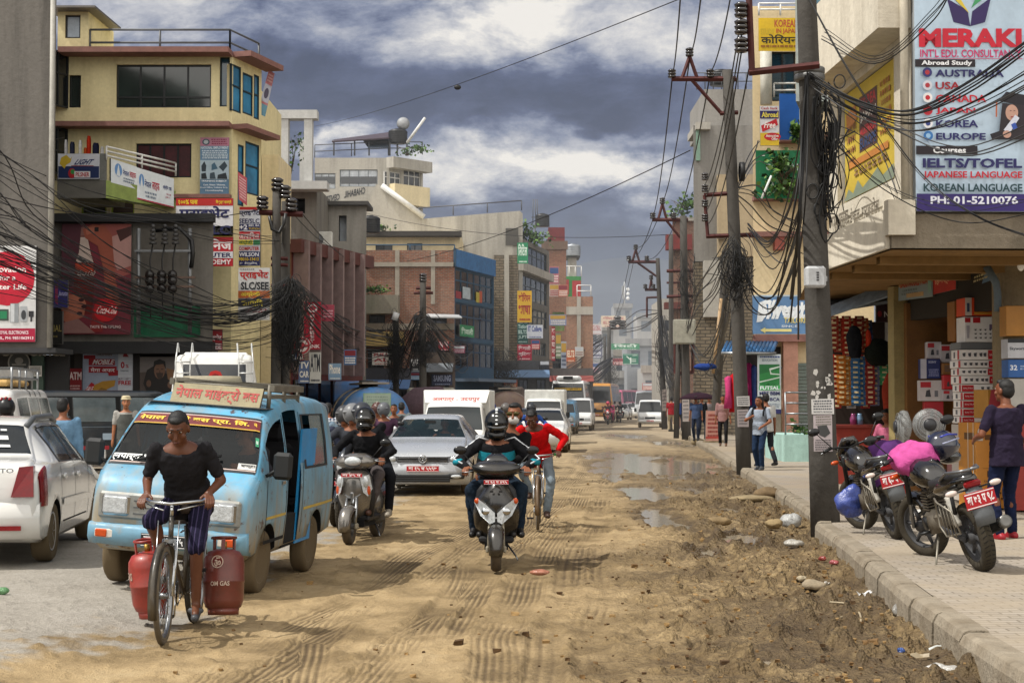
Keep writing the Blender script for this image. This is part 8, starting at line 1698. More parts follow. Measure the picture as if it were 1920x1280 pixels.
 m=MB();m.loft([[(x*w,y,z+d)for x,d in((-1,0),(-.9,.06),(0,.08),(.9,.06),(1,0),(0,-.02))]for y,w,z in((-.08,.09,.70),(-.2,.14,.71),(-.45,.15,.72),(-.75,.13,.76),(-.92,.08,.76))],zd);m.build('seat',t)
 m=MB();m.box((0,-.45,.28),(.2,.4,.2),mt('#4a4740',.7),bev=.04);m.tube([(.14,-.3,.22),(.15,-.6,.24),(.15,-.95,.3)],[.03,.055,.05],DGREY);m.tube([(-.12,-.1,.2),(-.2,.02,.1),(-.22,.05,.06)],.01,STEEL,5);m.build('engine',t)
 m=MB();m.box((0,-.96,.66),(.16,.03,.07),REDL,bev=.01);m.build('tail_light',t)
 return t
def motorcycle(label,loc,rz,lean=0,text='४०',paint='#0e0e10',muffler=True,steer=R(18),group=None,front_plate=False,ry=None,red=None):
 t=zp('motorcycle',label,'motorcycle',loc,rz,group,0,lean);P=mt(paint,.15,.1,.2,4,0,.6,.8,.06);r=.31
 def wh(y,w,st):
  o=bpy.data.objects.new('wheel',None);COL.objects.link(o);o.parent=t;o.location=(0,y,r);o.rotation_euler=(0,0,st);h=w/2
  T_=mt('#3a352c',.95,0,.3,12,.3,.2);m=MB()
  m.lathe([(.215,-h*.8),(r-.045,-h),(r-.012,-h*.75),(r,-h*.2),(r,h*.2),(r-.012,h*.75),(r-.045,h),(.215,h*.8)],T_,axis='X',n=40,closed=True)
  G=mt('#15130f',.95)
  for k in range(44):
   a=2*PI*k/44
   for sx in(-1,1):
    f=lambda x,q,da:(x,q*math.cos(a+da),q*math.sin(a+da));x1=sx*h*.12;x2=sx*h*.72
    m.add([f(x1,r+.002,0),f(x2,r-.010,.06),f(x2,r-.010,.09),f(x1,r+.002,.03)],[(0,1,2,3)]if sx>0 else[(3,2,1,0)],G)
  m.build('tyre',o)
  m=MB();m.lathe([(.2,-h*.7),(.22,-h*.75),(.22,h*.75),(.2,h*.7)],DGREY,axis='X',n=30,closed=True);m.cyl((-.06,0,0),(.06,0,0),.05,DGREY)
  for k in range(6):a=2*PI*k/6;m.tube([(0,.04*math.cos(a),.04*math.sin(a)),(0,.21*math.cos(a+.2),.21*math.sin(a+.2))],[.025,.014],DGREY,6)
  if y>0:m.lathe([(.09,.05),(.13,.05),(.13,.056),(.09,.056)],STEEL,axis='X',n=24,closed=True)
  m.build('rim',o)
 wh(.66,.09,steer);wh(-.66,.125,0)
 m=MB()
 for sx in(-1,1):m.cyl((sx*.09,.66,r),(sx*.09,.46,.9),.02,STEEL);m.cyl((sx*.09,.58,.55),(sx*.09,.46,.92),.026,zd)
 m.build('fork',t)
 m=MB();rows=[]
 for k in range(9):
  a=R(20+130*k/8);c,s=math.cos(a),math.sin(a);q=r+.03
  rows.append([(x*.065,.66+c*(q-.03*x*x),r+s*(q-.03*x*x))for x in(-1,-.5,0,.5,1)]+[(x*.06,.66+c*(q-.035),r+s*(q-.035))for x in(1,0,-1)])
 m.loft(rows,P);m.build('fender',t)
 m=MB();m.loft([[(x*w,y,z+dz*h)for x,dz in((-.6,-1),(-1,-.2),(-.85,.6),(-.4,1),(.4,1),(.85,.6),(1,-.2),(.6,-1))]for y,w,z,h in((.40,.06,.86,.06),(.32,.13,.86,.12),(.15,.16,.86,.14),(-.02,.13,.82,.11),(-.12,.08,.78,.07))],P)
 if red:m.ell((0,.2,.9),(.165,.12,.05),mt(red,.2))
 m.build('fuel_tank',t)
 m=MB();m.loft([[(x*w,y,z+dz)for x,dz in((-1,-.03),(-.9,.03),(0,.05),(.9,.03),(1,-.03),(0,-.05))]for y,w,z in((-.04,.09,.78),(-.2,.13,.77),(-.45,.13,.80),(-.68,.11,.86),(-.82,.07,.87))],mt('#1a1a1b',.6,0,.2,8,.2));m.build('seat',t)
 m=MB();m.loft([[(x*w,y,z+dz*h)for x,dz in((-1,0),(-.8,1),(0,1.1),(.8,1),(1,0),(.6,-1),(-.6,-1))]for y,w,z,h in((-.05,.13,.68,.08),(-.4,.15,.74,.07),(-.7,.12,.80,.055),(-.9,.07,.84,.035))],P);m.build('tail_panel',t)
 m=MB();
 for sx in(-1,1):m.tube([(sx*.12,-.5,.84),(sx*.14,-.75,.92),(sx*.08,-.95,.93),(0,-.97,.93)],.014,mt('#6f7072',.35,.7))
 m.build('grab_rail',t)
 m=MB();m.box((0,-.93,.80),(.15,.05,.055),REDL,bev=.015);m.build('tail_light',t)
 m=MB();m.loft([[(x*w,y-.02*(1-x*x),z)for x in(-1,-.5,0,.5,1)]+[(x*w*.95,y+.02,z)for x in(1,0,-1)]for z,y,w in((.80,-.90,.07),(.66,-.99,.085),(.54,-1.03,.09),(.45,-1.02,.085))],mt('#55585b',.6));m.build('rear_fender',t)
 plate(t,rq(-.135,.135,.605,.745,-1.035),text)
 for sx in(-1,1):
  m=MB();m.cyl((sx*.05,-.93,.76),(sx*.16,-.93,.765),.008,zd);m.ell((sx*.20,-.93,.765),(.055,.028,.026),mt('#c9b9b0',.12,0,.2,20),nu=12,nv=7);m.ell((sx*.20,-.92,.765),(.057,.022,.027),zn,nu=12,nv=7);m.build('indicator',t)
  m=MB();m.cyl((sx*.15,.5,.84),(sx*.10,.48,.84),.008,zd);m.ell((sx*.19,.5,.84),(.05,.026,.025),ORANGE,nu=12,nv=7);m.build('indicator',t)
 m=MB();E_=mt('#4d4a45',.55,.5,.3,10,.1,.5,0,.4);m.box((0,.05,.42),(.24,.36,.2),E_,bev=.05);[m.box((0,.17-.005*k,.52+.028*k),(.19,.16,.012),E_)for k in range(7)];m.cyl((-.14,0,.4),(.14,0,.4),.09,E_,n=20);m.cyl((-.145,.15,.4),(.145,.15,.4),.06,zd,n=18);m.build('engine',t)
 m=MB();m.tube([(0,.42,.84),(0,.3,.5),(0,.12,.3),(0,-.2,.32)],.022,zd);[m.tube([(sx*.07,.35,.8),(sx*.1,-.1,.68),(sx*.1,-.8,.8)],.016,zd)for sx in(-1,1)];[m.tube([(sx*.09,-.15,.36),(sx*.09,-.66,r)],.022,DGREY,flat=1.4)for sx in(-1,1)];m.build('frame',t)
 m=MB();[[m.cyl((sx*.13,-.72,.74),(sx*.11,-.60,.36),.018,zd),m.lathe([(.03+.006*(k%2),.03*k)for k in range(10)],mt('#b8b4aa',.4),M=Matrix.Translation((sx*.12,-.67,.44))@Matrix.Rotation(R(-17),4,'X'),n=10)]for sx in(-1,1)];m.build('shock_absorber',t)
 if muffler:
  m=MB();m.tube([(.1,.24,.45),(.12,.28,.3),(.13,.0,.22),(.15,-.35,.26)],.02,DGREY);m.tube([(.155,-.33,.27),(.17,-.5,.31),(.19,-.95,.42)],[.04,.055,.055],mt('#2a2a2b',.4,.4));m.lathe([(.0,0),(.03,0),(.056,.005),(.056,-.05),(.0,-.05)],mt('#6d6c69',.4,.7),M=Matrix.Translation((.191,-.955,.422))@Matrix.Rotation(R(75),4,'X'),n=18);m.build('muffler',t)
 m=MB();S_=mt('#8b8579',.5,.6)
 m.tube([(-.16,-.35,.68),(-.2,-.5,.66),(-.2,-.8,.6),(-.17,-.82,.40),(-.17,-.45,.34),(-.16,-.3,.42)],.009,S_,6,closed=True);[m.cyl((-.19,-.5-.08*k,.64),(-.18,-.48-.08*k,.36),.006,S_,n=5)for k in range(4)];m.build('saree_guard',t)
 m=MB();m.tube([(-.33,.22,1.02),(-.25,.3,1.03),(-.1,.4,1.0),(0,.42,.98),(.1,.4,1.0),(.25,.3,1.03),(.33,.22,1.02)],.012,zd);[m.cyl((sx*.24,.31,1.03),(sx*.35,.2,1.02),.019,zd)for sx in(-1,1)];[m.tube([(sx*.22,.36,1.02),(sx*.38,.24,1.0)],.006,STEEL,5)for sx in(-1,1)];m.tube([(-.2,.34,1.02),(-.1,.5,.95),(.02,.5,.7)],.006,zd,5);m.tube([(.2,.34,1.02),(.14,.52,.98),(.0,.5,.72)],.006,zd,5);m.build('handlebar',t)
 for sx in(-1,1):mirror_stalk(t,sx*.22,.33,1.03,sx,.14,.2)
 m=MB();m.loft([[(x*w,y,z)for x in(-1,0,1)]+[(x*w,y-.1,z)for x in(1,0,-1)]for z,y,w in((.72,.55,.07),(.80,.62,.12),(.92,.6,.13),(1.02,.5,.11),(1.1,.44,.06))],P);m.ell((0,.62,.84),(.09,.05,.08),LENS);m.build('headlight',t)
 if front_plate:plate(t,fq(-.11,.11,.60,.66,.66),'बा ३८')
 for sx in(-1,1):m=MB();m.cyl((sx*.1,.08,.33),(sx*.23,.08,.33),.014,zd);m.build('footrest',t)
 m=MB();m.tube([(-.1,.0,.28),(-.2,-.1,.12),(-.25,-.14,.02)],.011,S_,6);m.tube([(-.25,-.14,.02),(-.31,-.16,.02)],.014,S_,6);m.build('stand',t)
 return t
gb=bicycle('old roadster bicycle carrying two red gas cylinders',(-2.455,11.84,0),PI,'#1d1c1a','#27486f',R(3))
CYB=gb
gas('dented red gas cylinder with om emblem on the right side of the bicycle',(-2.19,12.15,.095),'#5c0e0b',[('c',-.28,.395,.30,'#b5a090'),('c',-.28,.395,.25,'#5c0e0b'),('t','ॐ',-.46,.36,-.1,.43,0),('t','OM GAS',-.62,.215,.32,.25,0),('t','९',-1.2,.3,-1.0,.36,0)],R(8),R(-8))
gas('bright red gas cylinder with worn pale patches on the left side of the bicycle',(-2.71,12.15,.085),'#88110b',[('t','GAS',-.3,.3,.3,.36,0)],R(-60),R(7))
sc_a=scooter('silver scooter with headlight on the handlebar carrying two riders',(-1.82,19.62,0),PI-R(11),'#6d6a66','a','',R(6))
sc_d=scooter('black scooter with V shaped headlight leading the traffic',(-.16,16.68,0),PI-R(0),'#151618','d','')
rb=bicycle('rusty brown bicycle ridden by the man in red',(.36,21.75,0),PI-R(2),'#5a4632','#3f9a4a',R(2))
motorcycle('dark motorcycle beside the microbus, left of the silver scooter',(-2.36,22.5,0),PI-R(5),0,'४२','#1a1a1c',True,0,None,True)
pk1=motorcycle('black motorcycle with red plate and pink bag parked nearest the kerb',(4.05,14.57,zk+.035),R(5),R(-15),'बा ७३ प ९८',steer=R(25))
pk2=motorcycle('black motorcycle with blue bag parked nearest the near pole',(4.10,17.75,zk+.035),R(3),R(-14),'बा ६० प ५०',steer=R(25))
#  people (facing local +Y, right hand on +X)
from mathutils import noise as mnoise
def cap(m,a,b,r0,r1,mat,n=12):
 """tapered limb with round ends"""
 a=V(a);b=V(b);d=(b-a)
 if d.length<1e-6:m.ell(a,(r0,r0,r0),mat,nu=n,nv=8);return
 d.normalize();pts=[];rs=[]
 for k in range(4):t=R(90-30*k);pts.append(a-d*r0*math.sin(t));rs.append(max(r0*math.cos(t),.001))
 for k in range(4):t=R(30*k);pts.append(b+d*r1*math.sin(t));rs.append(max(r1*math.cos(t),.001))
 m.tube(pts,rs,mat,n)
def ik(a,c,l1,l2,hint):
 a=V(a);c=V(c);d=c-a;L=min(d.length,(l1+l2)*.999);d.normalize();c=a+d*L
 k=(l1*l1-l2*l2+L*L)/(2*L);h=math.sqrt(max(l1*l1-k*k,0));hv=V(hint);hv=hv-d*hv.dot(d);hv.normalize()if hv.length>1e-6 else None
 return a+d*k+hv*h,c
def remesh(mb,name,vox,sm=4,wr=0,seed=0):
 me=mb.mesh(name);mats=list(me.materials)
 me2=bake(me,[('REMESH',dict(mode='VOXEL',voxel_size=vox,adaptivity=0)),('SMOOTH',dict(factor=.5,iterations=sm))]);bpy.data.meshes.remove(me)
 if wr:
  n=len(me2.vertices);co=np.empty(n*3,np.float32);me2.vertices.foreach_get('co',co);no=np.empty(n*3,np.float32);me2.vertices.foreach_get('normal',no);co=co.reshape(-1,3);no=no.reshape(-1,3)
  u=co[:,0]*1.3+co[:,1]*.9+seed*3.3;w=co[:,2]+co[:,1]*.4
  f=(np.abs(fbm(u,w,9,3)-.5)*2-.3)*wr+(fbm(w+7,u,22,2)-.5)*wr*.8
  co=co+no*f[:,None];me2.vertices.foreach_set('co',co.astype(np.float32).ravel())
 me2.materials.clear();me2.materials.append(mats[0]);me2.polygons.foreach_set('use_smooth',[True]*len(me2.polygons));me2.update();return me2
def addmesh(mb,me,mat):mb.add([v.co for v in me.vertices],[tuple(p.vertices)for p in me.polygons],mat,True)
def hand(m,w,d,n,s,curl,mat,k=1.):
 d=V(d).normalized();n=V(n);n=(n-d*n.dot(d)).normalized();s=V(s);s=(s-d*s.dot(d)-n*s.dot(n)).normalized();w=V(w)
 for o in(-.028,-.01,.01,.026):cap(m,w+s*o*.6*k,w+(d*.082+s*o)*k,.015*k,.0125*k,mat,8)
 for o,L in((.030,.072),(.0105,.08),(-.0095,.076),(-.029,.060)):
  p=w+(d*.085+s*o)*k;a=curl*.45
  for q,f in enumerate((.44,.32,.26)):
   v=d*math.cos(a)+n*math.sin(a);e=p+v*L*f*k;cap(m,p,e,(.0095-.001*q)*k,(.0088-.0011*q)*k,mat,7);p=e;a+=curl
 p=w+(d*.022+s*.03)*k;v=(d*.55+s*.62+n*.3).normalized();e=p+v*.04*k;cap(m,p,e,.013*k,.011*k,mat,7);v2=(d*.75+s*.05+n*(.25+.5*curl)).normalized();cap(m,e,e+v2*.032*k,.0105*k,.008*k,mat,7)
def zw(label,loc,rz,pelvis=(0,0,.92),neck=(0,.0,1.42),head=(0,.03,.15),hands=((-.25,.05,.8),(.25,.05,.8)),feet=((-.1,0,.08),(.1,0,.08)),ehint=((-.3,-1,-.2),(.3,-1,-.2)),khint=((-.1,1,0),(.1,1,0)),toe=((0,1,-.1),(0,1,-.1)),look=(0,1,0),shirt='#333333',sleeve='long',trousers='#222b3a',leg=1.,shoe='#1a1818',hair='short',helmet=None,vox=.02,fine=False,skin=None,size=1.,smat=None,tmat=None,hem=.16,hang=None,curl=.35,group=None,cat='person',name='person',shirt_open=0,yaw=0,mask=False,glasses=False,extra=None,half=False,palm=None,loose=1.,sandal=False,hip=.09,face=True):
 sk=skin or SKIN;P=V(pelvis);N=V(neck);up=(N-P).normalized();right=V((math.cos(yaw),math.sin(yaw),0));right=(right-up*right.dot(up)).normalized();fw=up.cross(right).normalized()
 hipr=V((1,0,0));H=N+V(head)*1.0;lk=V(look).normalized();hr=lk.cross(V((0,0,1))).normalized();hu=hr.cross(lk)
 sh=[N-up*.045+right*(sx*.185)for sx in(-1,1)];hp=[P+hipr*(sx*hip)-up*.02 for sx in(-1,1)]
 arm=[ik(sh[i],hands[i],.29,.25,ehint[i])for i in(0,1)];lg=[ik(hp[i],feet[i],.43,.42,khint[i])for i in(0,1)]
 TS=((-.13,.085,.075),(-.02,.150,.105),(.15,.145,.105),(.34,.135,.10),(.62,.165,.118),(.82,.178,.105),(.93,.13,.085),(1.0,.06,.06))
 Ln=(N-P).length
 def torso(m,mat,inf,t0=-.2,t1=2,sc=1.):
  rows=[]
  for t,w,d in TS:
   if t<t0 or t>t1:continue
   c=P+up*(t*Ln);rows.append([c+right*((w*sc+inf)*math.cos(a))+fw*((d*sc+inf)*math.sin(a))for a in[2*PI*k/20 for k in range(20)]])
  m.loft(rows,mat)
 m=MB();torso(m,sk,0);cap(m,N-up*.02,N+V(head)*.55,.055,.05,sk)
 for i in(0,1):
  sx=(-1,1)[i];e,w=arm[i];cap(m,sh[i],e,.047,.039,sk);cap(m,e,w,.040,.027,sk);kn,an=lg[i]
  cap(m,hp[i],kn,.080,.052,sk);cap(m,kn,an,.052,.036,sk);m.ell(kn.lerp(an,.3)-V(khint[i]).normalized()*.015,(.05,.05,.1),sk)
  if not fine:hd=(w-e).normalized();cap(m,w,w+hd*.07,.03,.032,sk);cap(m,w+hd*.07,w+hd*.11+V((0,0,-.015)),.026,.018,sk)
  tv=V(toe[i]).normalized();cap(m,an-tv*.03-V((0,0,.03)),an+tv*.15-V((0,0,.05)),.036,.026,sk)
 hm=MB()if fine else m
 RT=Matrix((hr,lk,hu)).transposed();E=lambda x,y,z:H+hr*x+lk*y+hu*z
 hm.ell(H+hu*.02,(.074,.094,.10),sk,rot=RT,nu=20,nv=14);hm.ell(E(0,.03,-.055),(.056,.062,.062),sk,rot=RT);hm.ell(E(0,.065,-.095),(.03,.025,.02),sk,rot=RT);cap(hm,E(0,.088,.015),E(0,.108,-.03),.010,.017,sk,8);hm.ell(E(0,.09,-.066),(.027,.014,.011),sk,rot=RT);hm.ell(E(0,.087,.038),(.055,.012,.012),sk,rot=RT)
 for sx in(-1,1):hm.ell(E(sx*.077,-.005,-.01),(.012,.022,.032),sk,rot=RT);hm.ell(E(sx*.042,.066,-.03),(.026,.02,.025),sk,rot=RT)
 if fine:cap(hm,N,E(0,-.01,-.05),.054,.05,sk)
 b=MB();addmesh(b,remesh(m,'b',vox,5 if vox<.015 else 2),sk)
 if fine:
  addmesh(b,remesh(hm,'h',.0065,4),sk)
  for i in(0,1):
   e,w=arm[i];sx=(-1,1)[i];hd=(w-e).normalized();g=MB();cap(g,w-hd*.06,w,.029,.026,sk)
   pn=V(palm[i])if palm else V((-sx,0,-.3));dd=hang[i]if hang else hd;hand(g,w,dd,pn,V((-sx*.7,.7,.3)),curl,sk);addmesh(b,remesh(g,'g',.0042,3),sk)
 root=b.build(name);root.location=loc;root.rotation_euler=(0,0,rz);root.scale=(size,)*3;tag(root,label,cat,group)
 def put(me,nm,lab=None):o=bpy.data.objects.new(nm,me);COL.objects.link(o);o.parent=root;return o
 if face and not(helmet and helmet[0]=='full'):
  f=MB();EY=mt('#0c0807',.25);WH_=mt('#a8988c',.4)
  for sx in(-1,1):
   f.ell(E(sx*.032,.083,.018),(.014,.008,.007),WH_,rot=RT,nu=8,nv=6);f.ell(E(sx*.032,.089,.018),(.007,.005,.007),EY,rot=RT,nu=8,nv=6);cap(f,E(sx*.016,.094,.043),E(sx*.052,.082,.044),.0045,.003,HAIR,6)
  cap(f,E(-.02,.102,-.064),E(.02,.102,-.064),.0035,.0035,mt('#4a2420',.6),6);f.build('face',root)
 sm=smat or zx(shirt);c=MB();lo=loose
 torso(c,sm,.014*lo,-.05,.95,1.0);rows=[[P+up*t+right*((w+.018*lo)*math.cos(a))+fw*((d+.02*lo)*math.sin(a))for a in[2*PI*k/20 for k in range(20)]]for t,w,d in((-hem*.75,.165,.125),(-hem*.3,.16,.12),(.05,.155,.115),(.16,.15,.11))];c.loft(rows,sm)
 for i in(0,1):
  e,w=arm[i];c.ell(sh[i],(.058,.054,.056),sm)
  if sleeve=='long':cap(c,sh[i],e,.062,.054,sm);cap(c,e,w-(w-e).normalized()*.01,.054,.040,sm)
  elif sleeve=='short':q=sh[i].lerp(e,.72);cap(c,sh[i],q,.056,.054,sm)
  elif sleeve=='elbow':cap(c,sh[i],e,.062,.054,sm);cap(c,e,e.lerp(w,.2),.054,.05,sm)
 put(remesh(c,'shirt',vox*1.05,3,.015 if fine else.008,len(label)),'shirt')
 if not half:
  tm=tmat or zx(trousers);c=MB();torso(c,tm,.012,-.2,.2,1.0)
  for i in(0,1):
   kn,an=lg[i];cap(c,hp[i],kn,.094,.068,tm)
   if leg>.5:cap(c,kn,kn.lerp(an,min(leg,.97)),.068,.056,tm)
  put(remesh(c,'trousers',vox*1.05,3,.014 if fine else.008,len(label)+2),'trousers')
  for i in(0,1):
   kn,an=lg[i];tv=V(toe[i]).normalized();c=MB();sd_=mt(shoe,.5)
   if sandal:cap(c,an-tv*.05-V((0,0,.07)),an+tv*.17-V((0,0,.075)),.034,.032,sd_);cap(c,an+tv*.06-V((.04,0,.045)),an+tv*.06-V((-.04,0,.045)),.022,.022,sd_)
   else:cap(c,an-tv*.035-V((0,0,.045)),an+tv*.15-V((0,0,.052)),.044,.036,sd_);cap(c,an,an+tv*.05-V((0,0,.03)),.045,.042,sd_)
   put(remesh(c,'shoe',max(.01,vox*.8),2),'shoe')
 if helmet:
  kind,colr=helmet[0],helmet[1];hm_=mt('#050506',.16,0,.2,5,0,.45,.15)if colr=='black' else mt(colr,.35,0,.15,5,0,.3,0);c=MB()
  rr=(.128,.148,.14);vs=[];n1,n2=24,16
  c.ell(E(0,-.01,.03),rr,hm_,rot=RT,nu=26,nv=18)
  if kind=='full':c.ell(E(0,.03,-.075),(.105,.118,.075),hm_,rot=RT,nu=22,nv=12);c.ell(E(0,.045,.02),(.113,.105,.062),mt('#08080a',.06,0,.2,4,0,.8,.8),rot=RT,nu=22,nv=12)
  else:cap(c,E(-.09,.10,.05),E(.09,.10,.05),.022,.022,hm_,8)
  if len(helmet)>2:
   for k in range(7):a=R(20+17*k);c.ell(E(0,-.01+.150*math.cos(a),.03+.142*math.sin(a)),(.016,.016,.008),mt(helmet[2],.4),rot=RT,nu=8,nv=6)
   if len(helmet)>3:
    for sx in(-1,1):
     for k in range(5):a=R(35+22*k);c.ell(E(sx*.055,-.01+.135*math.cos(a),.03+.13*math.sin(a)),(.02,.03,.012),mt(helmet[3],.3),rot=RT,nu=8,nv=6)
  c.build('helmet',root)
 elif hair:
  c=MB();hm2=HAIR
  if hair=='grey_cap':c.lathe([(.105,.0),(.108,.012),(.088,.018),(.085,.07),(.06,.085),(0,.088)],mt('#b5a98a',.9),M=Matrix.Translation(E(0,0,.055))@RT.to_4x4(),n=20)
  else:
   c.ell(E(0,-.022,.045),(.078,.090,.082),hm2,rot=RT,nu=20,nv=14);c.ell(E(0,-.045,.0),(.078,.07,.085),hm2,rot=RT,nu=16,nv=10);c.ell(E(0,.040,.092),(.055,.045,.03),hm2,rot=RT,nu=14,nv=8)
   if hair=='long':cap(c,E(0,-.07,0),E(-.02,-.1,-.25),.055,.035,hm2)
  put(remesh(c,'hair',.008 if fine else.014,2,.006),'hair')
 if mask:c=MB();c.ell(E(0,.068,-.055),(.062,.052,.052),mt('#b5b0aa',.8),rot=RT);c.build('face_mask',root)
 if glasses:
  c=MB();[c.ell(E(sx*.037,.098,.015),(.034,.01,.024),mt('#4a4222',.08,.4),rot=RT)for sx in(-1,1)];cap(c,E(-.07,.07,.02),E(.07,.07,.02),.006,.006,zd,6);c.build('sunglasses',root)
 if extra:extra(root,E,dict(P=P,N=N,up=up,right=right,fw=fw,sh=sh,arm=arm,H=H))
 return root
def backpack(hexc):
 def f(root,E,d):
  c=MB();m_=zx(hexc);p=d['P'].lerp(d['N'],.62)-d['fw']*.19
  c.ell(p,(.15,.09,.21),m_);c.ell(p-d['fw']*.06-d['up']*.06,(.11,.05,.11),m_);me=remesh(c,'backpack',.018,3,.006);o=bpy.data.objects.new('backpack',me);COL.objects.link(o);o.parent=root
  s=MB();[s.tube([d['sh'][i]*.75+d['N']*.25-d['fw']*.12,d['sh'][i]*.75+d['N']*.25+d['up']*.07,d['sh'][i]*.75+d['N']*.25+d['fw']*.13-d['up']*.05,d['sh'][i]*.7+d['P']*.3+d['fw']*.12],.02,m_,6,flat=.5)for i in(0,1)];s.build('shoulder_strap',root)
 return f
 # -- the man on the gas bicycle
OMB=lambda:None
man=zw('man in dark short sleeved shirt and striped cropped trousers riding the gas bicycle',(-2.455,11.84,0),PI,pelvis=(0,-.30,.965),neck=(0,.03,1.40),head=(.0,.085,.115),look=(.0,1,-.62),hands=((-.225,.10,1.035),(.225,.10,1.035)),ehint=((-.35,-1,-.2),(.35,-1,-.2)),feet=((-.10,-.10,.215),(.12,-.16,.50)),khint=((-.1,1,.1),(.3,1,.1)),toe=((-.15,1,-.12),(.1,1,-.2)),smat=zx('#201f22'),sleeve='short',tmat=zx('#17152a','#3a3450'),leg=.42,shoe='#3a3c40',sandal=True,vox=.0115,fine=True,skin=mt('#5a3420',.5,0,.12,8,0,.4),hem=.14,curl=.75,hang=((-.25,.8,-.5),(.25,.8,-.5)),palm=((0,.25,-1),(0,.25,-1)),size=1.0,loose=1.35)
# -- scooter riders
def rider(label,base,y,seat,lean,hands,feet,**k):
 loc,rz=base;d=dict(pelvis=(0,y,seat+.07),neck=(0,y+lean,seat+.06+.48),head=(0,.05,.145),hands=hands,feet=feet,ehint=((-1,-.4,-.5),(1,-.4,-.5)),khint=((-.5,1,.3),(.5,1,.3)),toe=((-.15,1,0),(.15,1,0)),vox=.016)
 d.update(k);return zw(label,loc,rz,**d)
A_=((-1.82,19.62,0),PI-R(11));D_=((-.16,16.68,0),PI)
HS=((-.30,.24,1.02),(.30,.24,1.02));FS=((-.14,.22,.42),(.14,.22,.42));FP=((-.24,-.28,.36),(.24,-.28,.36))
rider('rider in black jacket and glossy black helmet on the silver scooter',A_,-.22,.79,.12,HS,FS,shirt='#0f0f12',trousers='#4a4444',helmet=('full','black'),vox=.013,fine=True,curl=.8,hang=((-.2,.9,-.3),(.2,.9,-.3)),palm=((0,.3,-1),(0,.3,-1)),shoe='#4a3026',loose=1.5)
rider('pillion passenger leaning out behind the glossy helmet rider',A_,-.62,.83,.0,((.24,-.2,1.0),(.3,-.1,.86)),FP,shirt='#111216',trousers='#14151a',helmet=('open','#33353a'),neck=(.13,-.6,1.38),head=(.07,.02,.15),vox=.018,shoe='#8d8578')
rider('rider in black and teal jacket with white striped helmet on the black scooter',D_,-.20,.77,.15,((-.30,.23,1.03),(.30,.23,1.03)),((-.15,.18,.40),(.15,.18,.40)),shirt='#141417',trousers='#1a2633',helmet=('full','black','#c9cccc'),look=(.0,1,-.45),vox=.0125,fine=True,curl=.8,hang=((-.2,.9,-.3),(.2,.9,-.3)),palm=((0,.3,-1),(0,.3,-1)),loose=1.6,extra=lambda root,E,d:[(lambda s:(s.loft([[d['P'].lerp(d['N'],t)+d['right']*(w*math.cos(a))+d['fw']*(q*math.sin(a))for a in[PI*k/12 for k in range(13)]]for t,w,q in((.60,.196,.163),(.74,.200,.158),(.80,.202,.154))],zx('#1f7f90'),False,True,False),s.build('jacket_panel',root)))(MB()),[(lambda s,i:(s.tube([d['N']+d['right']*(.08*(2*i-1))+d['up']*-.01,d['sh'][i]+d['up']*.068,d['arm'][i][0].lerp(d['sh'][i],.5)+V(((2*i-1)*.058,0,.03)),d['arm'][i][0]+V(((2*i-1)*.05,.02,.03)),d['arm'][i][0].lerp(d['arm'][i][1],.85)+V(((2*i-1)*.04,0,.03))],.009,mt('#c9ccd0',.7),5),s.tube([d['arm'][i][0]+V(((2*i-1)*.04,.03,-.01)),d['arm'][i][0].lerp(d['arm'][i][1],.5)+V(((2*i-1)*.02,.0,.03))],.032,zx('#1f7f90'),8),s.build('sleeve_stripe',root)))(MB(),i)for i in(0,1)]])
rider('pillion passenger with sunglasses and white face mask on the black scooter',D_,-.58,.82,.05,((-.12,-.16,1.05),(.2,-.2,.98)),FP,shirt='#0d0d0f',trousers='#1a2736',neck=(-.14,-.52,1.42),head=(-.05,.05,.15),look=(.22,1,-.1),mask=True,glasses=True,vox=.015,fine=True,face=False,hair='short')
rider('man in bright red jacket riding the brown bicycle',((.36,21.75,0),PI-R(2)),-.30,.90,.40,((-.26,.12,1.035),(.26,.12,1.035)),((-.11,-.1,.20),(.11,-.14,.46)),shirt='#b5080c',trousers='#6f7a82',neck=(.06,.06,1.37),head=(.03,.11,.10),look=(.1,1,-.65),vox=.015,fine=True,curl=.8,hang=((-.2,.9,-.3),(.2,.9,-.3)),palm=((0,.3,-1),(0,.3,-1)),shoe='#3d2a20',skin=mt('#4d2c1c',.5),loose=1.5)
M_=((-2.36,22.5,0),PI-R(5));HM=((-.3,.24,1.04),(.3,.24,1.04));FM=((-.2,.05,.40),(.2,.05,.40))
rider('rider in grey jacket with dark open helmet left of the silver scooter',M_,-.15,.80,.14,HM,FM,shirt='#2c3040',trousers='#1b2030',helmet=('open','#3a3a3c'))
# -- people standing, walking
W0=dict(hands=((-.24,.06,.82),(.24,.10,.84)),feet=((-.1,.16,.09),(.1,-.16,.10)),vox=.014)
zw('man in dark purple T-shirt and red trainers at the right edge',(5.30,17.1,zk+.02),R(18),pelvis=(0,0,.93),hands=((-.22,.24,1.06),(.30,.2,1.0)),ehint=((-.6,-1,-.4),(.6,-1,-.4)),feet=((-.11,-.02,.085),(.13,.1,.085)),smat=zx('#231c2e'),sleeve='short',trousers='#121a33',shoe='#8e1220',vox=.012,fine=True,look=(-.35,1,.05),skin=mt('#6a3c24',.5),size=1.02,loose=1.7,hem=.2)
zw('young woman in pale blue top with black backpack on the pavement',(at(1420,0,34.8).x,34.8,zk),R(150),hands=((-.16,.26,1.0),(.10,.26,1.22)),ehint=((-1,-.6,-.5),(1,-.5,-.6)),feet=((-.07,.05,.085),(.08,-.08,.09)),shirt='#8a93a0',sleeve='short',trousers='#1c2c44',shoe='#3a3c40',hair='long',vox=.015,look=(.5,1,.0),extra=backpack('#0f1012'),size=.95)
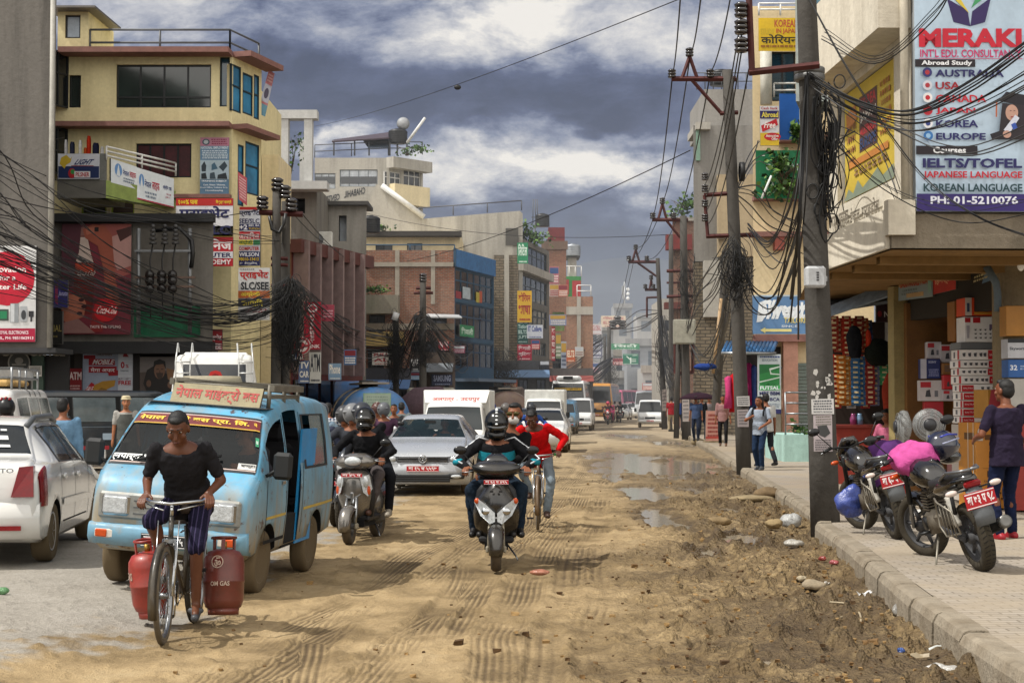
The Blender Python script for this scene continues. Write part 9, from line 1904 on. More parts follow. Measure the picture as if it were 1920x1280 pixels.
zw('man in white shirt behind the young woman',(at(1432,0,36.6).x,36.6,zk),R(20),feet=((-.1,.2,.09),(.1,-.25,.12)),shirt='#b9b9b6',sleeve='short',trousers='#23252a',vox=.02,size=.99)
zw('man in red checked shirt walking along the pavement',(at(1352,0,53).x,53,zk),R(170),feet=((-.1,.18,.09),(.1,-.1,.09)),smat=zx('#5a2a2c',None,'#a88a8a'),sleeve='elbow',trousers='#1d1d20',vox=.02,shoe='#5a4030')
zw('shopkeeper in pink shirt sitting at the kiosk',(at(1664,0,27.6).x,27.6,zk),R(130),pelvis=(0,0,.62),neck=(0,.1,1.1),hands=((-.2,.35,.8),(.2,.35,.85)),feet=((-.12,.4,.09),(.12,.4,.09)),shirt='#b0607a',trousers='#2a2a30',vox=.02,look=(0,1,-.3))
m=MB();m.box((0,0,.25),(.4,.4,.5),mt('#4a3a2c'));m.own('stool','brown stool beneath the pink shirted shopkeeper','stool',None,None,(at(1664,0,27.6).x,27.6,zk),0)
zw('old man with straw hat and grey waistcoat by the dark van',(at(243,0,31).x,31,.1),R(195),shirt='#8d8b86',sleeve='short',trousers='#4a4a48',hair='grey_cap',vox=.018,feet=((-.1,.05,.09),(.1,-.05,.09)),skin=SKIN2,extra=lambda root,E,d:(lambda s:(s.loft([[d['P'].lerp(d['N'],t)+d['right']*(w*math.cos(a))+d['fw']*(q*math.sin(a))for a in[2*PI*k/16 for k in range(16)]]for t,w,q in((-.1,.19,.15),(.3,.175,.14),(.6,.19,.15),(.85,.16,.13))],zx('#4d4f4c'),False,True,False),s.build('waistcoat',root)))(MB()))
zw('man in denim shirt seen from behind beside the white sedan',(at(126,0,21.5).x,21.5,.08),R(10),shirt='#5f7f9a',trousers='#2a2f38',vox=.016,look=(.3,1,0),size=.99)
HM2=('open','#17181a','#a02a2c','#b5b5b5')
zw('rider with black and red helmet behind the white sedan roof',(at(18,0,22.6).x,22.6,.08),R(10),pelvis=(0,0,.88),neck=(0,.1,1.36),shirt='#25262a',helmet=('full','#17181a','#a02a2c','#8d2024'),vox=.02)
zw('man in white shirt by the ATM sign',(at(112,0,36.6).x,36.6,.15),R(240),shirt='#b5b5c0',trousers='#2a2c33',vox=.022)
zw('dark haired person standing behind the dark van',(at(178,0,40).x,40,.15),R(180),shirt='#3a3a44',trousers='#2a2c33',vox=.022)
driver=zw('man with moustache at the side window of the blue microbus',(-2.43,14.95,.34),PI-R(40),pelvis=(0,0,.42),neck=(0,.05,.92),hands=((-.2,.25,.72),(.2,.25,.72)),feet=((-.12,.4,.15),(.12,.4,.15)),shirt='#2a2a30',vox=.014,fine=True,half=True,look=(.1,1,0),skin=SKIN2,extra=lambda root,E,d:(lambda s:(s.ell(E(0,.1,-.048),(.028,.01,.008),HAIR),s.build('moustache',root)))(MB()))
zw('driver behind the windscreen of the silver hatchback',(-1.62+.33,28.75+1.95,.30),PI,pelvis=(0,0,.35),neck=(0,.0,.82),hands=((-.2,.3,.72),(.2,.3,.72)),feet=((-.12,.4,.15),(.12,.4,.15)),shirt='#22242a',half=True,vox=.02,face=False)
Q_=[(605,26,'#6d8090',('open','#4a4d52'),'#2a3038','rider in pale denim with grey helmet beside the microbus rear',None),(618,29.5,'#b9bec6',None,'#23262c','man in blue and white checked shirt beside the microbus rear','check'),(664,21.0,'#32343a',('open','#6b6c6e'),'#23262c','helmeted rider directly behind the silver scooter',None),(710,33,'#b9b6b8',('open','#4a2f2c','#a8a29a'),'#3a3c44','rider in white with red and white helmet before the blue tanker',None),(722,30.5,'#4a3244',('open','#56585c'),'#23262c','rider with grey helmet behind the hatchback roof',None),(741,36,'#3a3c40',None,'#23262c','bare headed man facing us before the blue tanker',None),(755,38,'#5d6668',None,'#23262c','bare headed man in grey seen from behind before the blue tanker',None)]
mrng=random.Random(4)
for i,(px,Z,sh_,hl,tr_,lb,sp_)in enumerate(Q_):
 x=at(px,0,Z).x;back=i in(0,1,6)
 mrz=(R(-4)if back else PI-R(5));seatz=.80
 motorcycle('motorcycle under the %s'%lb.replace('man in','checked shirt man in')if i==1 else 'motorcycle ridden by the %s'%lb,(x,Z,.03),mrz,0,'१२',['#1a1a1c','#3a1416','#16202c'][i%3],True,0,None,not back)
 rider(lb,((x,Z,.03),mrz),-.15,seatz+(.04 if i in(1,6)else 0),.12,HM,FM,shirt=sh_,trousers=tr_,helmet=hl,vox=.02,smat=zx('#c2c6cc',None,'#1d2c4a',.55)if sp_ else None)
def farride(px,Z,sh_,hl,tr_,lb,mlb,paint,away=False,**k):
 x=at(px,0,Z).x;rz_=R(-4)if away else PI-R(5);motorcycle(mlb,(x,Z,0),rz_,0,'५',paint,True,0,None,not away);rider(lb,((x,Z,0),rz_),-.15,.8,.12,HM,FM,shirt=sh_,trousers=tr_,helmet=hl,vox=.026,**k)
farride(923,52,'#c9c9c9',('open','#1c2c7a'),'#23262c','rider in striped shirt with blue helmet seen from behind','motorcycle ridden away by the blue helmet rider','#1a1a1c',True,smat=striped('#c2c2c2','#2a2c3a'))
farride(948,40,'#2a2d36',('open','#5a5654'),'#23262c','grey helmet rider behind the sunglasses passenger','motorcycle hidden behind the black scooter passenger','#1a1a1c')
farride(996,41,'#2c4a8a',('open','#2a2c30'),'#23262c','rider in blue with grey helmet behind the red cyclist','motorcycle behind the red cyclist','#1a1a1c')
farride(1138,112,'#3a2a2c',('open','#a8324a'),'#23262c','distant rider with pink helmet on a red motorcycle','distant red motorcycle with yellow bag','#8e1a1c')
farride(1161,122,'#24262c',('open','#1d1e22'),'#23262c','distant rider in black on the right of the pink helmet rider','distant black motorcycle on the right','#17181a')
zw('woman in pink sitting behind the pink helmet rider',(at(1144,0,113).x,113.4,0),PI,pelvis=(0,0,.85),neck=(0,0,1.38),shirt='#b03a6a',trousers='#7a2a4a',feet=((-.15,.2,.3),(.15,.2,.3)),vox=.03)
for px,Z,sh_,tr_,lb,rz_ in((1256,78,'#8e1620','#a89a80','boy in red shirt between the far poles',0),(1265,84,'#b9a9b0','#5a4a5a','person in pale clothes next to the boy in red',R(30)),(1270,80,'#26407a','#23262c','person in blue walking behind the boxed pole',R(200)),(1302,60,'#3a4a6a','#20283a','person in dark jeans under the umbrella',R(160)),(1312,62,'#14161a','#1a2030','man in black under the umbrella edge',R(200)),(1326,64,'#6a6466','#1d1d20','person seated low beside the notice board',R(180)),(1340,66,'#2c2e33','#1d1d20','person in dark clothes behind the checked shirt man',R(190)),(1152,130,'#b5543c','#2a2c33','pedestrian in orange crossing in the distance',R(180)),(575,52,'#b5b5b0','#2a2c33','pedestrian in white on the far left pavement',R(100)),(590,56,'#8a6a3c','#2a2c33','pedestrian in ochre at the bank front',R(80))):
 zw(lb,(at(px,0,Z).x,Z,zk if px>1200 else.05),rz_,shirt=sh_,trousers=tr_,sleeve='short',feet=((-.1,.12,.09),(.1,-.1,.09)),vox=.026)
m=MB();p=V((at(1306,0,60.5).x,60.5,1.95));m.lathe([(.75,-.2),(.6,-.08),(.35,.03),(0,.08),(.34,.02),(.59,-.09)],zx('#2a1622'),p,n=10,closed=False);m.cyl(p+V((0,0,.1)),p-V((0,0,.9)),.012,zd);m.own('umbrella','dark purple umbrella held over the group at the brick house','umbrella')
def onbike(bike,p):bpy.context.view_layer.update();return bike.matrix_world@V(p)
p=onbike(pk1,(-.06,.34,.84));soft('bag','pink cloth bag hung over the handlebar of the nearest parked motorcycle','bag',p-V((0,0,.05)),(.22,.2,.17),zx('#b04a86'),12,30,.3)
p=onbike(pk1,(.26,.30,1.0));t=zp('helmet','blue and black full face helmet resting on the pink bag','helmet',p,R(-65));m=MB();HB=mt('#10142a',.15,0,.4,8,0,.6,.8)
m.ell((0,-.01,.03),(.135,.155,.145),HB,nu=26,nv=18);m.ell((0,.06,-.07),(.115,.12,.075),BLACKG,nu=22);m.build('shell',t);m=MB();m.ell((0,.06,.03),(.118,.105,.062),mt('#3a3634',.05,0,.2,4,0,.8,.6),nu=22);m.build('visor',t)
m=MB();[m.tube([(sx*.1,.1,.1),(sx*.125,0,.08),(sx*.115,-.1,.05)],.008,mt(c_,.3),6)for sx in(-1,1)for c_ in('#8a8fa8',)];[m.tube([(sx*.07,.1,.135),(sx*.09,-.02,.135),(sx*.08,-.1,.11)],.012,mt('#27328a',.25),6)for sx in(-1,1)];m.build('stripe',t)
p=onbike(pk2,(-.27,.12,.25));soft('bag','blue plastic bag hanging low on the second parked motorcycle','bag',p,(.15,.12,.17),mt('#3a4a8e',.25,0,.3,10,.5,.6),15,26,.3)
#  poles, cross-arms, cables
POLEM=zg('pole_concrete','#4b4844','#24211f',.6,1.3,.4);ARM=mt('#4a2320',.6,.2,.3);CER=mt('#1d1716',.2,0,.2,6,0,.6,.5)
WIRE=mt('#101011',.6);WIREG=mt('#3a3a3b',.55)
def P_(px,py,Z):return at(px,py,Z)
def insul(t,p,s=1.):
 m=MB();[m.lathe([(0,0),(.07*s,0),(.08*s,.03*s),(.04*s,.055*s),(0,.06*s)],CER,V(p)+V((0,0,.055*s*k)),n=10)for k in range(3)];m.build('insulator',t,t.location)
def arm(t,a,b,w=.05):m=MB();m.tube([a,b],w,ARM,4,smooth=False);m.build('cross_arm',t,t.location)
def pole(label,bx,by,tx,ty,Z,r0,r1,base_z=None,sq=False):
 a=P_(bx,by,Z);b=P_(tx,ty,Z);a=V((a.x,a.y,base_z if base_z is not None else a.z));t=zp('utility_pole',label,'pole',a);m=MB()
 d=(b-a);n=7;pts=[a+d*k/n for k in range(n+1)];pts[0]=a-V((0,0,.15))
 m.tube(pts,[r0+(r1-r0)*k/n for k in range(n+1)],POLEM,12 if not sq else 8);m.build('post',t,a);return t
def aframe(t,x0,x1,y,ap,Z,brace=None,s=1.):
 """cross-arm with an A-frame peak, given by pixels"""
 arm(t,P_(x0,y,Z),P_(x1,y,Z),.05*s);xm,yt=ap
 arm(t,P_(xm-(x1-x0)*.12,y,Z),P_(xm,yt,Z),.035*s);arm(t,P_(xm+(x1-x0)*.12,y,Z),P_(xm,yt,Z),.035*s)
 if brace:arm(t,P_(brace[0],y+2,Z),P_(brace[1],brace[2],Z),.035*s)
 insul(t,P_(x0+1,y-2,Z),s);insul(t,P_(xm,yt,Z),s);insul(t,P_(x0+(x1-x0)*.6,y-2,Z),s)
def wire(m,pts,r,mat=WIRE,n=14,sag=0,k=5):
 """smooth cable through control points, or one sagging span"""
 pts=[V(p)for p in pts]
 if len(pts)==2:q=[pts[0].lerp(pts[1],i/n)-V((0,0,sag*4*(i/n)*(1-i/n)))for i in range(n+1)]
 else:
  q=[];P=[pts[0]*2-pts[1]]+pts+[pts[-1]*2-pts[-2]]
  for i in range(1,len(P)-2):
   for j in range(8):
    t=j/8;a,b,c,d=P[i-1],P[i],P[i+1],P[i+2];q.append(.5*((2*b)+(c-a)*t+(2*a-5*b+4*c-d)*t*t+(3*b-a-3*c+d)*t**3))
  q.append(pts[-1])
 m.tube(q,r,mat,k)
wr_=random.Random(77)
def span(label,a,b,sag,r,group='single overhead wires',name='overhead_wire'):
 m=MB();wire(m,[a,b],r,WIRE,18,sag);return m.own(name,label,'wire',group)
def zq(label,ctrl,n,spread,r=(.008,.016),cat='cable bundle',drift=1.):
 """ctrl: (px, py, Z) points; n cables wander around the line"""
 m=MB()
 for i in range(n):
  o=V((wr_.uniform(-1,1),wr_.uniform(-1,1),wr_.uniform(-1,1)));pts=[]
  for k,(px,py,Z)in enumerate(ctrl):
   w=spread[k]if isinstance(spread,(list,tuple))else spread
   pts.append(P_(px,py,Z)+V((o.x*w*.4+wr_.gauss(0,.12)*w,o.y*w*.5,o.z*w+wr_.gauss(0,.16)*w*drift)))
  wire(m,pts,wr_.uniform(*r),WIRE if wr_.random()<.75 else WIREG)
 return m.own('cable_bundle',label,cat)
def tangle(label,px,py0,py1,Z,w,n,loops=0,seed=1):
 """hanging mass of coiled cable on a pole"""
 r=random.Random(seed);m=MB();a=P_(px,py0,Z);b=P_(px,py1,Z)
 for i in range(n):
  f=r.random();p=a.lerp(b,f*.55);L=(a.z-b.z)*r.uniform(.25,.6);e=w*(1.1-.5*f)
  x,y=r.uniform(-e,e),r.uniform(-e,e)*.6
  pts=[p+V((x*.3,y-.1,0)),p+V((x,y-.2,-L*.3)),p+V((x*.8+r.gauss(0,w*.25),y-.2,-L*.75)),p+V((x*.4+r.gauss(0,w*.3),y-.15,-L)),p+V((x*.9+r.gauss(0,w*.5),y-.1,-L*r.uniform(.3,1.05)))]
  wire(m,pts,r.uniform(.005,.011),WIRE)
 for i in range(loops):
  c=a.lerp(b,r.random())+V((r.uniform(-w,w),-.2,0));q=r.uniform(.15,.4)*w*1.6;ang=r.uniform(0,3)
  pts=[c+V((q*math.cos(t)*math.cos(ang),q*math.cos(t)*math.sin(ang)*.6,q*1.2*math.sin(t)))for t in[2*PI*k/16 for k in range(17)]];m.tube(pts,.009,WIRE,5)
 return m.own('cable_tangle',label,'cable tangle')
Z1=19.6
p1=pole('thick grey concrete pole standing on the pavement edge at near right',1548,978,1508,-120,Z1,.185,.115,zk)
arm(p1,P_(1404,136,Z1-.3),P_(1536,122,Z1-.3),.045);arm(p1,P_(1402,-60,Z1-.3),P_(1410,136,Z1-.3),.04)
for y in(32,64,98):insul(p1,P_(1390,y,Z1-.3),1.1);arm(p1,P_(1392,y,Z1-.3),P_(1407,y-6,Z1-.3),.015)
m=MB();[m.lathe([(.18,0),(.19,.02),(.19,.06),(.18,.08)],mt('#6d6d6c',.5,.6),P_(1518,y,Z1)+V((0,0,0)),n=16)for y in(140,152)];m.build('clamp',p1,p1.location)
def flat_on(pole_,items,px0,py0,px1,py1,Z,bg,nm,lab=None):
 m=MB();q=[P_(px0,py0,Z),P_(px1,py0-1,Z),P_(px1+1,py1,Z),P_(px0+1,py1,Z)];m.slab(q,.003,SG(bg));deco(m,q,items,.001,.001);o=m.build(nm,pole_,pole_.location);
 if lab:o['label']=lab
 return o
flat_on(p1,[('l',.06,.75,4,.08,.92,'#4a4a50'),('t','9847400775, 9810302266',.08,.80,.92,.92,'#3a3a40')],1521,748,1563,776,Z1-.21,'#bdbbb8','poster','white printed notice')
flat_on(p1,[('l',.02,.3,4,.1,.95,'#6d6a60'),('p',[(.2,.3),(.7,.28),(.9,.5),(.6,.62),(.3,.55)],'#3a3a3a'),('l',.66,.98,5,.06,.94,'#5a5658')],1525,778,1560,846,Z1-.205,'#a59a9c','poster','torn grey and yellow poster')
m=MB();rr=random.Random(3)
for i in range(14):px,py=rr.uniform(1524,1560),rr.uniform(695,745);s=rr.uniform(2,7);m.add([P_(px+s*math.cos(a)*rr.uniform(.4,1.2),py+s*math.sin(a)*rr.uniform(.5,1.6),Z1-.208)for a in(0,-1.2,-2.4,-3.6,-4.9)],[(0,1,2,3,4)],SG('#b5b2ac'))
m.build('torn_paper',p1,p1.location)
t=zp('meter_box','pale grey plastic box strapped to the near concrete pole','box',P_(1528,538,Z1-.26));m=MB();m.box((0,0,.12),(.25,.16,.26),mt('#a9abad',.4),bev=.03,rz=.05);m.build('casing',t);m=MB();[m.box((.02,-.083,.08+.03*k),(.03,.006,.018),mt('#3a3a3c'))for k in range(4)];m.box((.13,0,.1),(.03,.06,.06),mt('#9a9c9e'));m.build('latch',t)
tangle('black coil of spare cable hanging on the near concrete pole',1545,150,430,Z1+.05,.18,46,14,5)
zq('dark strands running down the left side of the near pole',[(1512,140,Z1-.25),(1506,260,Z1-.28),(1490,420,Z1-.3),(1470,560,Z1+3)],6,[.05,.12,.2,.5])
for i,(c,n,s,lb)in enumerate([([(1518,142,Z1-.2),(1600,188,18.6),(1700,212,17.5),(1810,165,16),(1960,60,14.5)],6,.07,'upper grey cable bundle sweeping from the near pole past the consultancy sign'),([(1520,150,Z1-.2),(1620,212,18.6),(1720,235,17.4),(1830,200,16),(1960,130,14.5)],6,.08,'lower grey cable bundle sweeping from the near pole past the consultancy sign'),([(1500,-30,Z1),(1600,150,18.8),(1720,320,18.4),(1830,405,17.5),(1960,455,16)],2,.03,'straight dark service cable slanting down across the consultancy sign'),([(1540,60,22),(1640,110,20),(1740,30,18),(1790,-40,17)],4,.1,'loose cables rising before the top of the consultancy sign'),([(1545,215,Z1),(1600,250,20.5),(1650,300,20.9),(1690,395,20.2)],4,.25,'thin wires looping over the yellow window banner'),([(1530,230,Z1),(1580,330,22),(1570,400,23),(1590,450,24)],4,.2,'thin wires dropping past the metal lettering'),([(1544,180,Z1),(1640,225,19.4),(1800,290,18.2),(1960,240,16.5)],3,.1,'slack thin wires crossing the middle of the consultancy sign'),([(1550,240,Z1),(1650,340,19.8),(1790,395,19),(1960,375,18)],3,.12,'slack thin wires crossing the foot of the consultancy sign')]):zq(lb,c,n,s,(.004,.009)if i else(.006,.010))
Z2=36.0
p2=pole('tall grey concrete pole behind the woman with the backpack',1395,876,1364,132,Z2,.17,.12,zk)
aframe(p2,1259,1380,148,(1293,106),Z2,(1297,1352,212),1.2);arm(p2,P_(1350,213,Z2),P_(1384,211,Z2),.05);arm(p2,P_(1320,366,Z2),P_(1378,362,Z2),.05);arm(p2,P_(1321,366,Z2),P_(1327,442,Z2),.04);arm(p2,P_(1324,443,Z2),P_(1420,440,Z2),.05)
for y in(338,360,388,415):insul(p2,P_(1322,y,Z2),1.)
tangle('dark cable tangle halfway up the second right-hand pole',1378,440,570,Z2-.2,.35,55,12,8);
m=MB();m.lathe([(.14,-.05),(.22,-.05),(.22,.05),(.14,.05)],WIRE,P_(1391,322,Z2-.1),'X',20,closed=True);m.own('cable_coil','round black cable coil high on the second right-hand pole','cable coil')
flat_on(p2,[('l',.1,.9,4,.08,.92,'#5a5a5e')],1381,743,1405,761,Z2-.19,'#b5b3b0','poster');flat_on(p2,[('l',.05,.9,5,.1,.9,'#6a6668')],1382,768,1403,800,Z2-.18,'#9a9090','poster')
Z3=68.0
p3=pole('double pole carrying a big grey switch box',1287,822,1281,405,Z3,.2,.15,zk);m=MB();a=P_(1268,822,Z3);m.tube([V((a.x,a.y,.1)),P_(1272,600,Z3)],.12,POLEM,10);m.build('post',p3,p3.location)
aframe(p3,1223,1290,412,(1242,382),Z3,(1250,1275,445),1.6);[arm(p3,P_(1250,y,Z3),P_(1300,y-1,Z3),.07)for y in(508,556)];[arm(p3,P_(x,640,Z3),P_(x,700,Z3),.07)for x in(1266,1299)];arm(p3,P_(1266,700,Z3),P_(1299,698,Z3),.07)
t=zp('switch_box','big grey metal box mounted on the double pole','electrical box',P_(1283,645,Z3-.5));m=MB();m.box((0,0,.52),(.92,.5,1.04),mt('#8f8d80',.5,.1,.2),bev=.03);m.build('casing',t);m=MB();m.box((0,-.26,.52),(.8,.02,.92),mt('#99978a',.5));m.build('door',t)
flat_on(p3,[('l',.1,.9,5,.1,.9,'#6a6668')],1279,745,1292,790,Z3-.22,'#a59c98','poster')
tangle('dark cable mass above the big grey switch box',1287,470,600,Z3,.5,45,10,12)
Z4=92.
p4=pole('slim pole with triangular cross-arm far down the right kerb',1246,806,1233,484,Z4,.17,.12,zk);aframe(p4,1178,1236,491,(1192,468),Z4,(1196,1231,518),1.8);aframe(p4,1209,1236,543,(1221,524),Z4,None,1.6);arm(p4,P_(1212,558,Z4),P_(1236,557,Z4),.06);arm(p4,P_(1213,558,Z4),P_(1213,595,Z4),.06)
tangle('grey cables fanning out low on the slim far pole',1244,590,740,Z4,.55,60,0,14);zq('cable fan between the slim far pole and the double pole',[(1240,600,Z4),(1255,690,84),(1270,715,76),(1283,660,Z3)],14,[.3,.5,.5,.3],(.015,.03))
flat_on(p4,[('l',.1,.9,5,.1,.9,'#6a6668')],1241,730,1250,770,Z4-.2,'#a59c98','poster')
p5=pole('leaning grey pole at the clothes shop corner',1338,800,1362,470,58,.17,.14,zk);m=MB();m.tube([P_(1337,700,57),P_(1352,560,57.5)],.06,mt('#a58a68'),6);m.own('plank','pale wooden plank leaning on the slanting pole','plank')
soft('umbrella_closed','blue and red market umbrella folded beside the leaning pole','umbrella',P_(1322,695,57),(.45,.2,.14),zx('#223a7a'),31,22,.3)
p6=pole('dark second pole close behind the slim far pole',1259,806,1258,440,85,.15,.12,zk);[arm(p6,P_(1250,y,85),P_(1282,y,85),.06)for y in(508,530)]
Zl=44.
pl=pole('left pole of the pair carrying the black cable mass',517,770,519,352,Zl,.15,.12,.05);arm(pl,P_(486,398,Zl),P_(568,402,Zl),.08);[insul(pl,P_(x,y,Zl),2.2)for x,y in((520,358),(492,392),(546,396),(534,372))];m=MB();m.tube([P_(505,405,Zl-.2),P_(510,430,Zl-.2),P_(524,436,Zl-.2),P_(533,418,Zl-.2),P_(536,400,Zl-.2)],.05,zd,6);m.build('cable_loop',pl,pl.location)
pl2=pole('right pole of the pair carrying the black cable mass',533,770,536,378,Zl+.4,.15,.12,.05);[arm(pl2,P_(508,y,Zl),P_(540,y+1,Zl),.05)for y in(484,496,535)]
tangle('huge black cable mass hanging on the left pole pair',546,515,700,Zl-.3,.42,190,10,21)
zq('thick black cable bundle sagging from the left edge to the pole pair',[(-420,305,31),(-60,415,33),(60,470,35),(170,520,37.5),(270,566,40),(380,588,42),(470,580,43),(545,545,43.8)],27,[.9,.75,.6,.42,.3,.25,.3,.35],(.006,.013))
zq('upper loose cables fanning from the left edge to the pole pair',[(-420,230,31),(-60,340,33),(60,430,35),(190,505,38),(330,560,41),(450,590,43),(545,560,43.8)],12,[1.6,1.3,1.0,.7,.5,.4,.3],(.008,.014))
zq('slack lower wires drooping beneath the cola poster',[(-420,380,31),(-60,470,33),(100,545,36),(250,590,39),(400,640,42),(500,630,43.4),(545,600,43.8)],12,[1.1,.9,.8,.6,.45,.4,.35],(.006,.011))
zq('thin wires fanning over the tuition signs to the pole pair',[(-420,60,34),(-60,220,36),(130,330,38),(300,385,41),(420,420,43),(520,440,44)],5,[1.9,1.6,1.2,.8,.6,.4],(.007,.011))
zq('cables looping from the pole pair past the bank',[(548,540,43.6),(600,600,50),(660,640,57),(735,650,65)],22,[.3,.7,.7,.5],(.01,.02))
zq('cables draped along the low shops to the cross-arm pole',[(738,640,65),(765,665,65),(795,600,64),(850,660,72),(888,650,80)],24,[.6,.8,.5,.9,.5],(.012,.024));zq('cables continuing past the blue-framed house',[(888,640,80),(930,680,90),(985,655,98),(1040,700,112),(1130,640,140)],22,[.6,.9,.7,.9,.5],(.018,.03))
Zm=65.
q1=pole('short dark pole with white lamp can among the cables',743,760,742,590,Zm,.14,.12,0.);tangle('shaggy cable tangle on the short dark pole',742,590,720,Zm-.2,.45,110,6,24);m=MB();m.cyl(P_(739,600,Zm-.5),P_(744,586,Zm-.5),.13,mt('#c5c7c9',.4));m.build('lamp',q1,q1.location)
q2=pole('grey pole with two crossbars before the brick house',793,750,793,526,64,.16,.12,0.);[arm(q2,P_(x0,y,64),P_(x1,y,64),.06)for x0,x1,y in((776,812,549),(780,808,540))];insul(q2,P_(793,528,64),2);tangle('cable tangle low on the crossbar pole',797,610,690,64,.5,60,4,25)
q3=pole('rusty pole in front of the blue-framed house',886,750,886,574,79,.1,.08,0.);[arm(q3,P_(870,y,79),P_(902,y,79),.05)for y in(590,600)];tangle('cable tangle in front of the stone house',944,650,730,84,.9,110,4,27)
q4=pole('far left pole with insulators by the CMAT board',1142,760,1142,612,142,.22,.16,0.);arm(q4,P_(1138,617,142),P_(1168,615,142),.08);[insul(q4,P_(x,y,142),4.5)for x,y in((1149,616),(1158,608),(1167,616))];tangle('dark cable heap on the far left pole',1144,660,740,141,.9,70,0,28);zq('cable heap sloping from the far left pole',[(1105,715,128),(1125,700,136),(1146,680,141)],16,[.4,.8,.5],(.03,.05))
q5=pole('thin pole left of the insulator pole',1135,760,1134,630,144,.16,.12,0.)
zq('black wires between the far left pole and the slim far pole',[(1168,616,142),(1200,600,118),(1236,588,Z4)],4,[.6,.9,.3],(.03,.045))
SPN=[(1278,-40,22,1261,138,Z2),(1318,-40,22,1294,100,Z2),(1376,-40,24,1331,138,Z2),(1261,140,Z2,1225,404,Z3),(1294,104,Z2,1243,378,Z3),(1331,142,Z2,1270,404,Z3),(1225,408,Z3,1181,486,Z4),(1243,384,Z3,1193,464,Z4),(1270,408,Z3,1214,486,Z4),(1181,488,Z4,1150,600,150),(1193,466,Z4,1160,590,155)]
for a,b_,c,d,e,f in SPN:span('thin power line running along the right-hand cross-arms',P_(a,b_,c),P_(d,e,f),.5 if c>30 else.25,.013 if c<30 else.017,'power lines on the right-hand cross-arms')
for k,(x0,y0,x1,y1)in enumerate(((1390,30,1322,345),(1391,62,1323,368),(1390,98,1324,396),(1404,130,1328,420))):span('thin service line from the near pole to the second pole',P_(x0,y0,Z1-.3),P_(x1,y1,Z2),.35,.010,'service lines between the two nearest right-hand poles')
for a,b_,sg,lb in((P_(1300,-12,30),P_(590,237,92),.3,'long thin wire with a small bead crossing the sky'),(P_(1294,282,Z2),P_(690,498,88),.6,'long thin wire crossing below the bright cloud'),(P_(1250,440,Z3),P_(680,398,90),.6,'faint level wire above the distant hill'),(P_(490,392,Zl),P_(-60,350,34),.5,'thin wire from the pole pair to the grey block'),(P_(568,402,Zl),P_(686,500,66),.3,'thin wire dropping from the pole pair to the brick house'),(P_(546,396,Zl),P_(640,470,58),.2,'thin wire from the pole pair to the bank roof'),(P_(120,258,46),P_(-60,240,37),.2,'thin wire at the clothes line balcony')):m=MB();wire(m,[a,b_],.013 if a.y>30 else.011,WIRE,20,sg);m.own('overhead_wire',lb,'wire')
m=MB();m.ell(P_(858,164,62),(.14,.1,.1),WIRE);m.own('wire_joint','small dark joint on the long sky wire','wire joint')
zq('dark service cables from the second pole past the green sign',[(1376,358,Z2),(1410,380,40),(1440,420,42),(1500,440,43)],5,[.1,.5,.4,.4],(.012,.02));zq('cables drooping from the second pole before the tailoring sign',[(1380,450,Z2),(1400,540,37),(1440,560,36),(1480,470,30),(1510,330,22),(1516,200,Z1)],6,[.1,.3,.3,.3,.2,.06],(.01,.016))
zq('wires looping between near pole and second pole at mid height',[(1515,180,Z1),(1490,380,24),(1440,480,30),(1400,430,Z2)],8,[.1,.35,.4,.15],(.007,.012));zq('wires dropping from the second pole to the stone house',[(1370,445,Z2),(1340,520,48),(1310,560,58),(1290,620,Z3)],9,[.15,.6,.6,.3],(.012,.02));zq('wires from the second pole up behind the green sign',[(1378,360,Z2),(1400,300,38),(1424,290,42)],4,[.1,.5,.6],(.01,.016))
zq('grey strands between second pole and double pole',[(1375,500,Z2),(1352,640,50),(1320,690,60),(1296,650,Z3)],8,[.15,.5,.5,.3],(.012,.02))
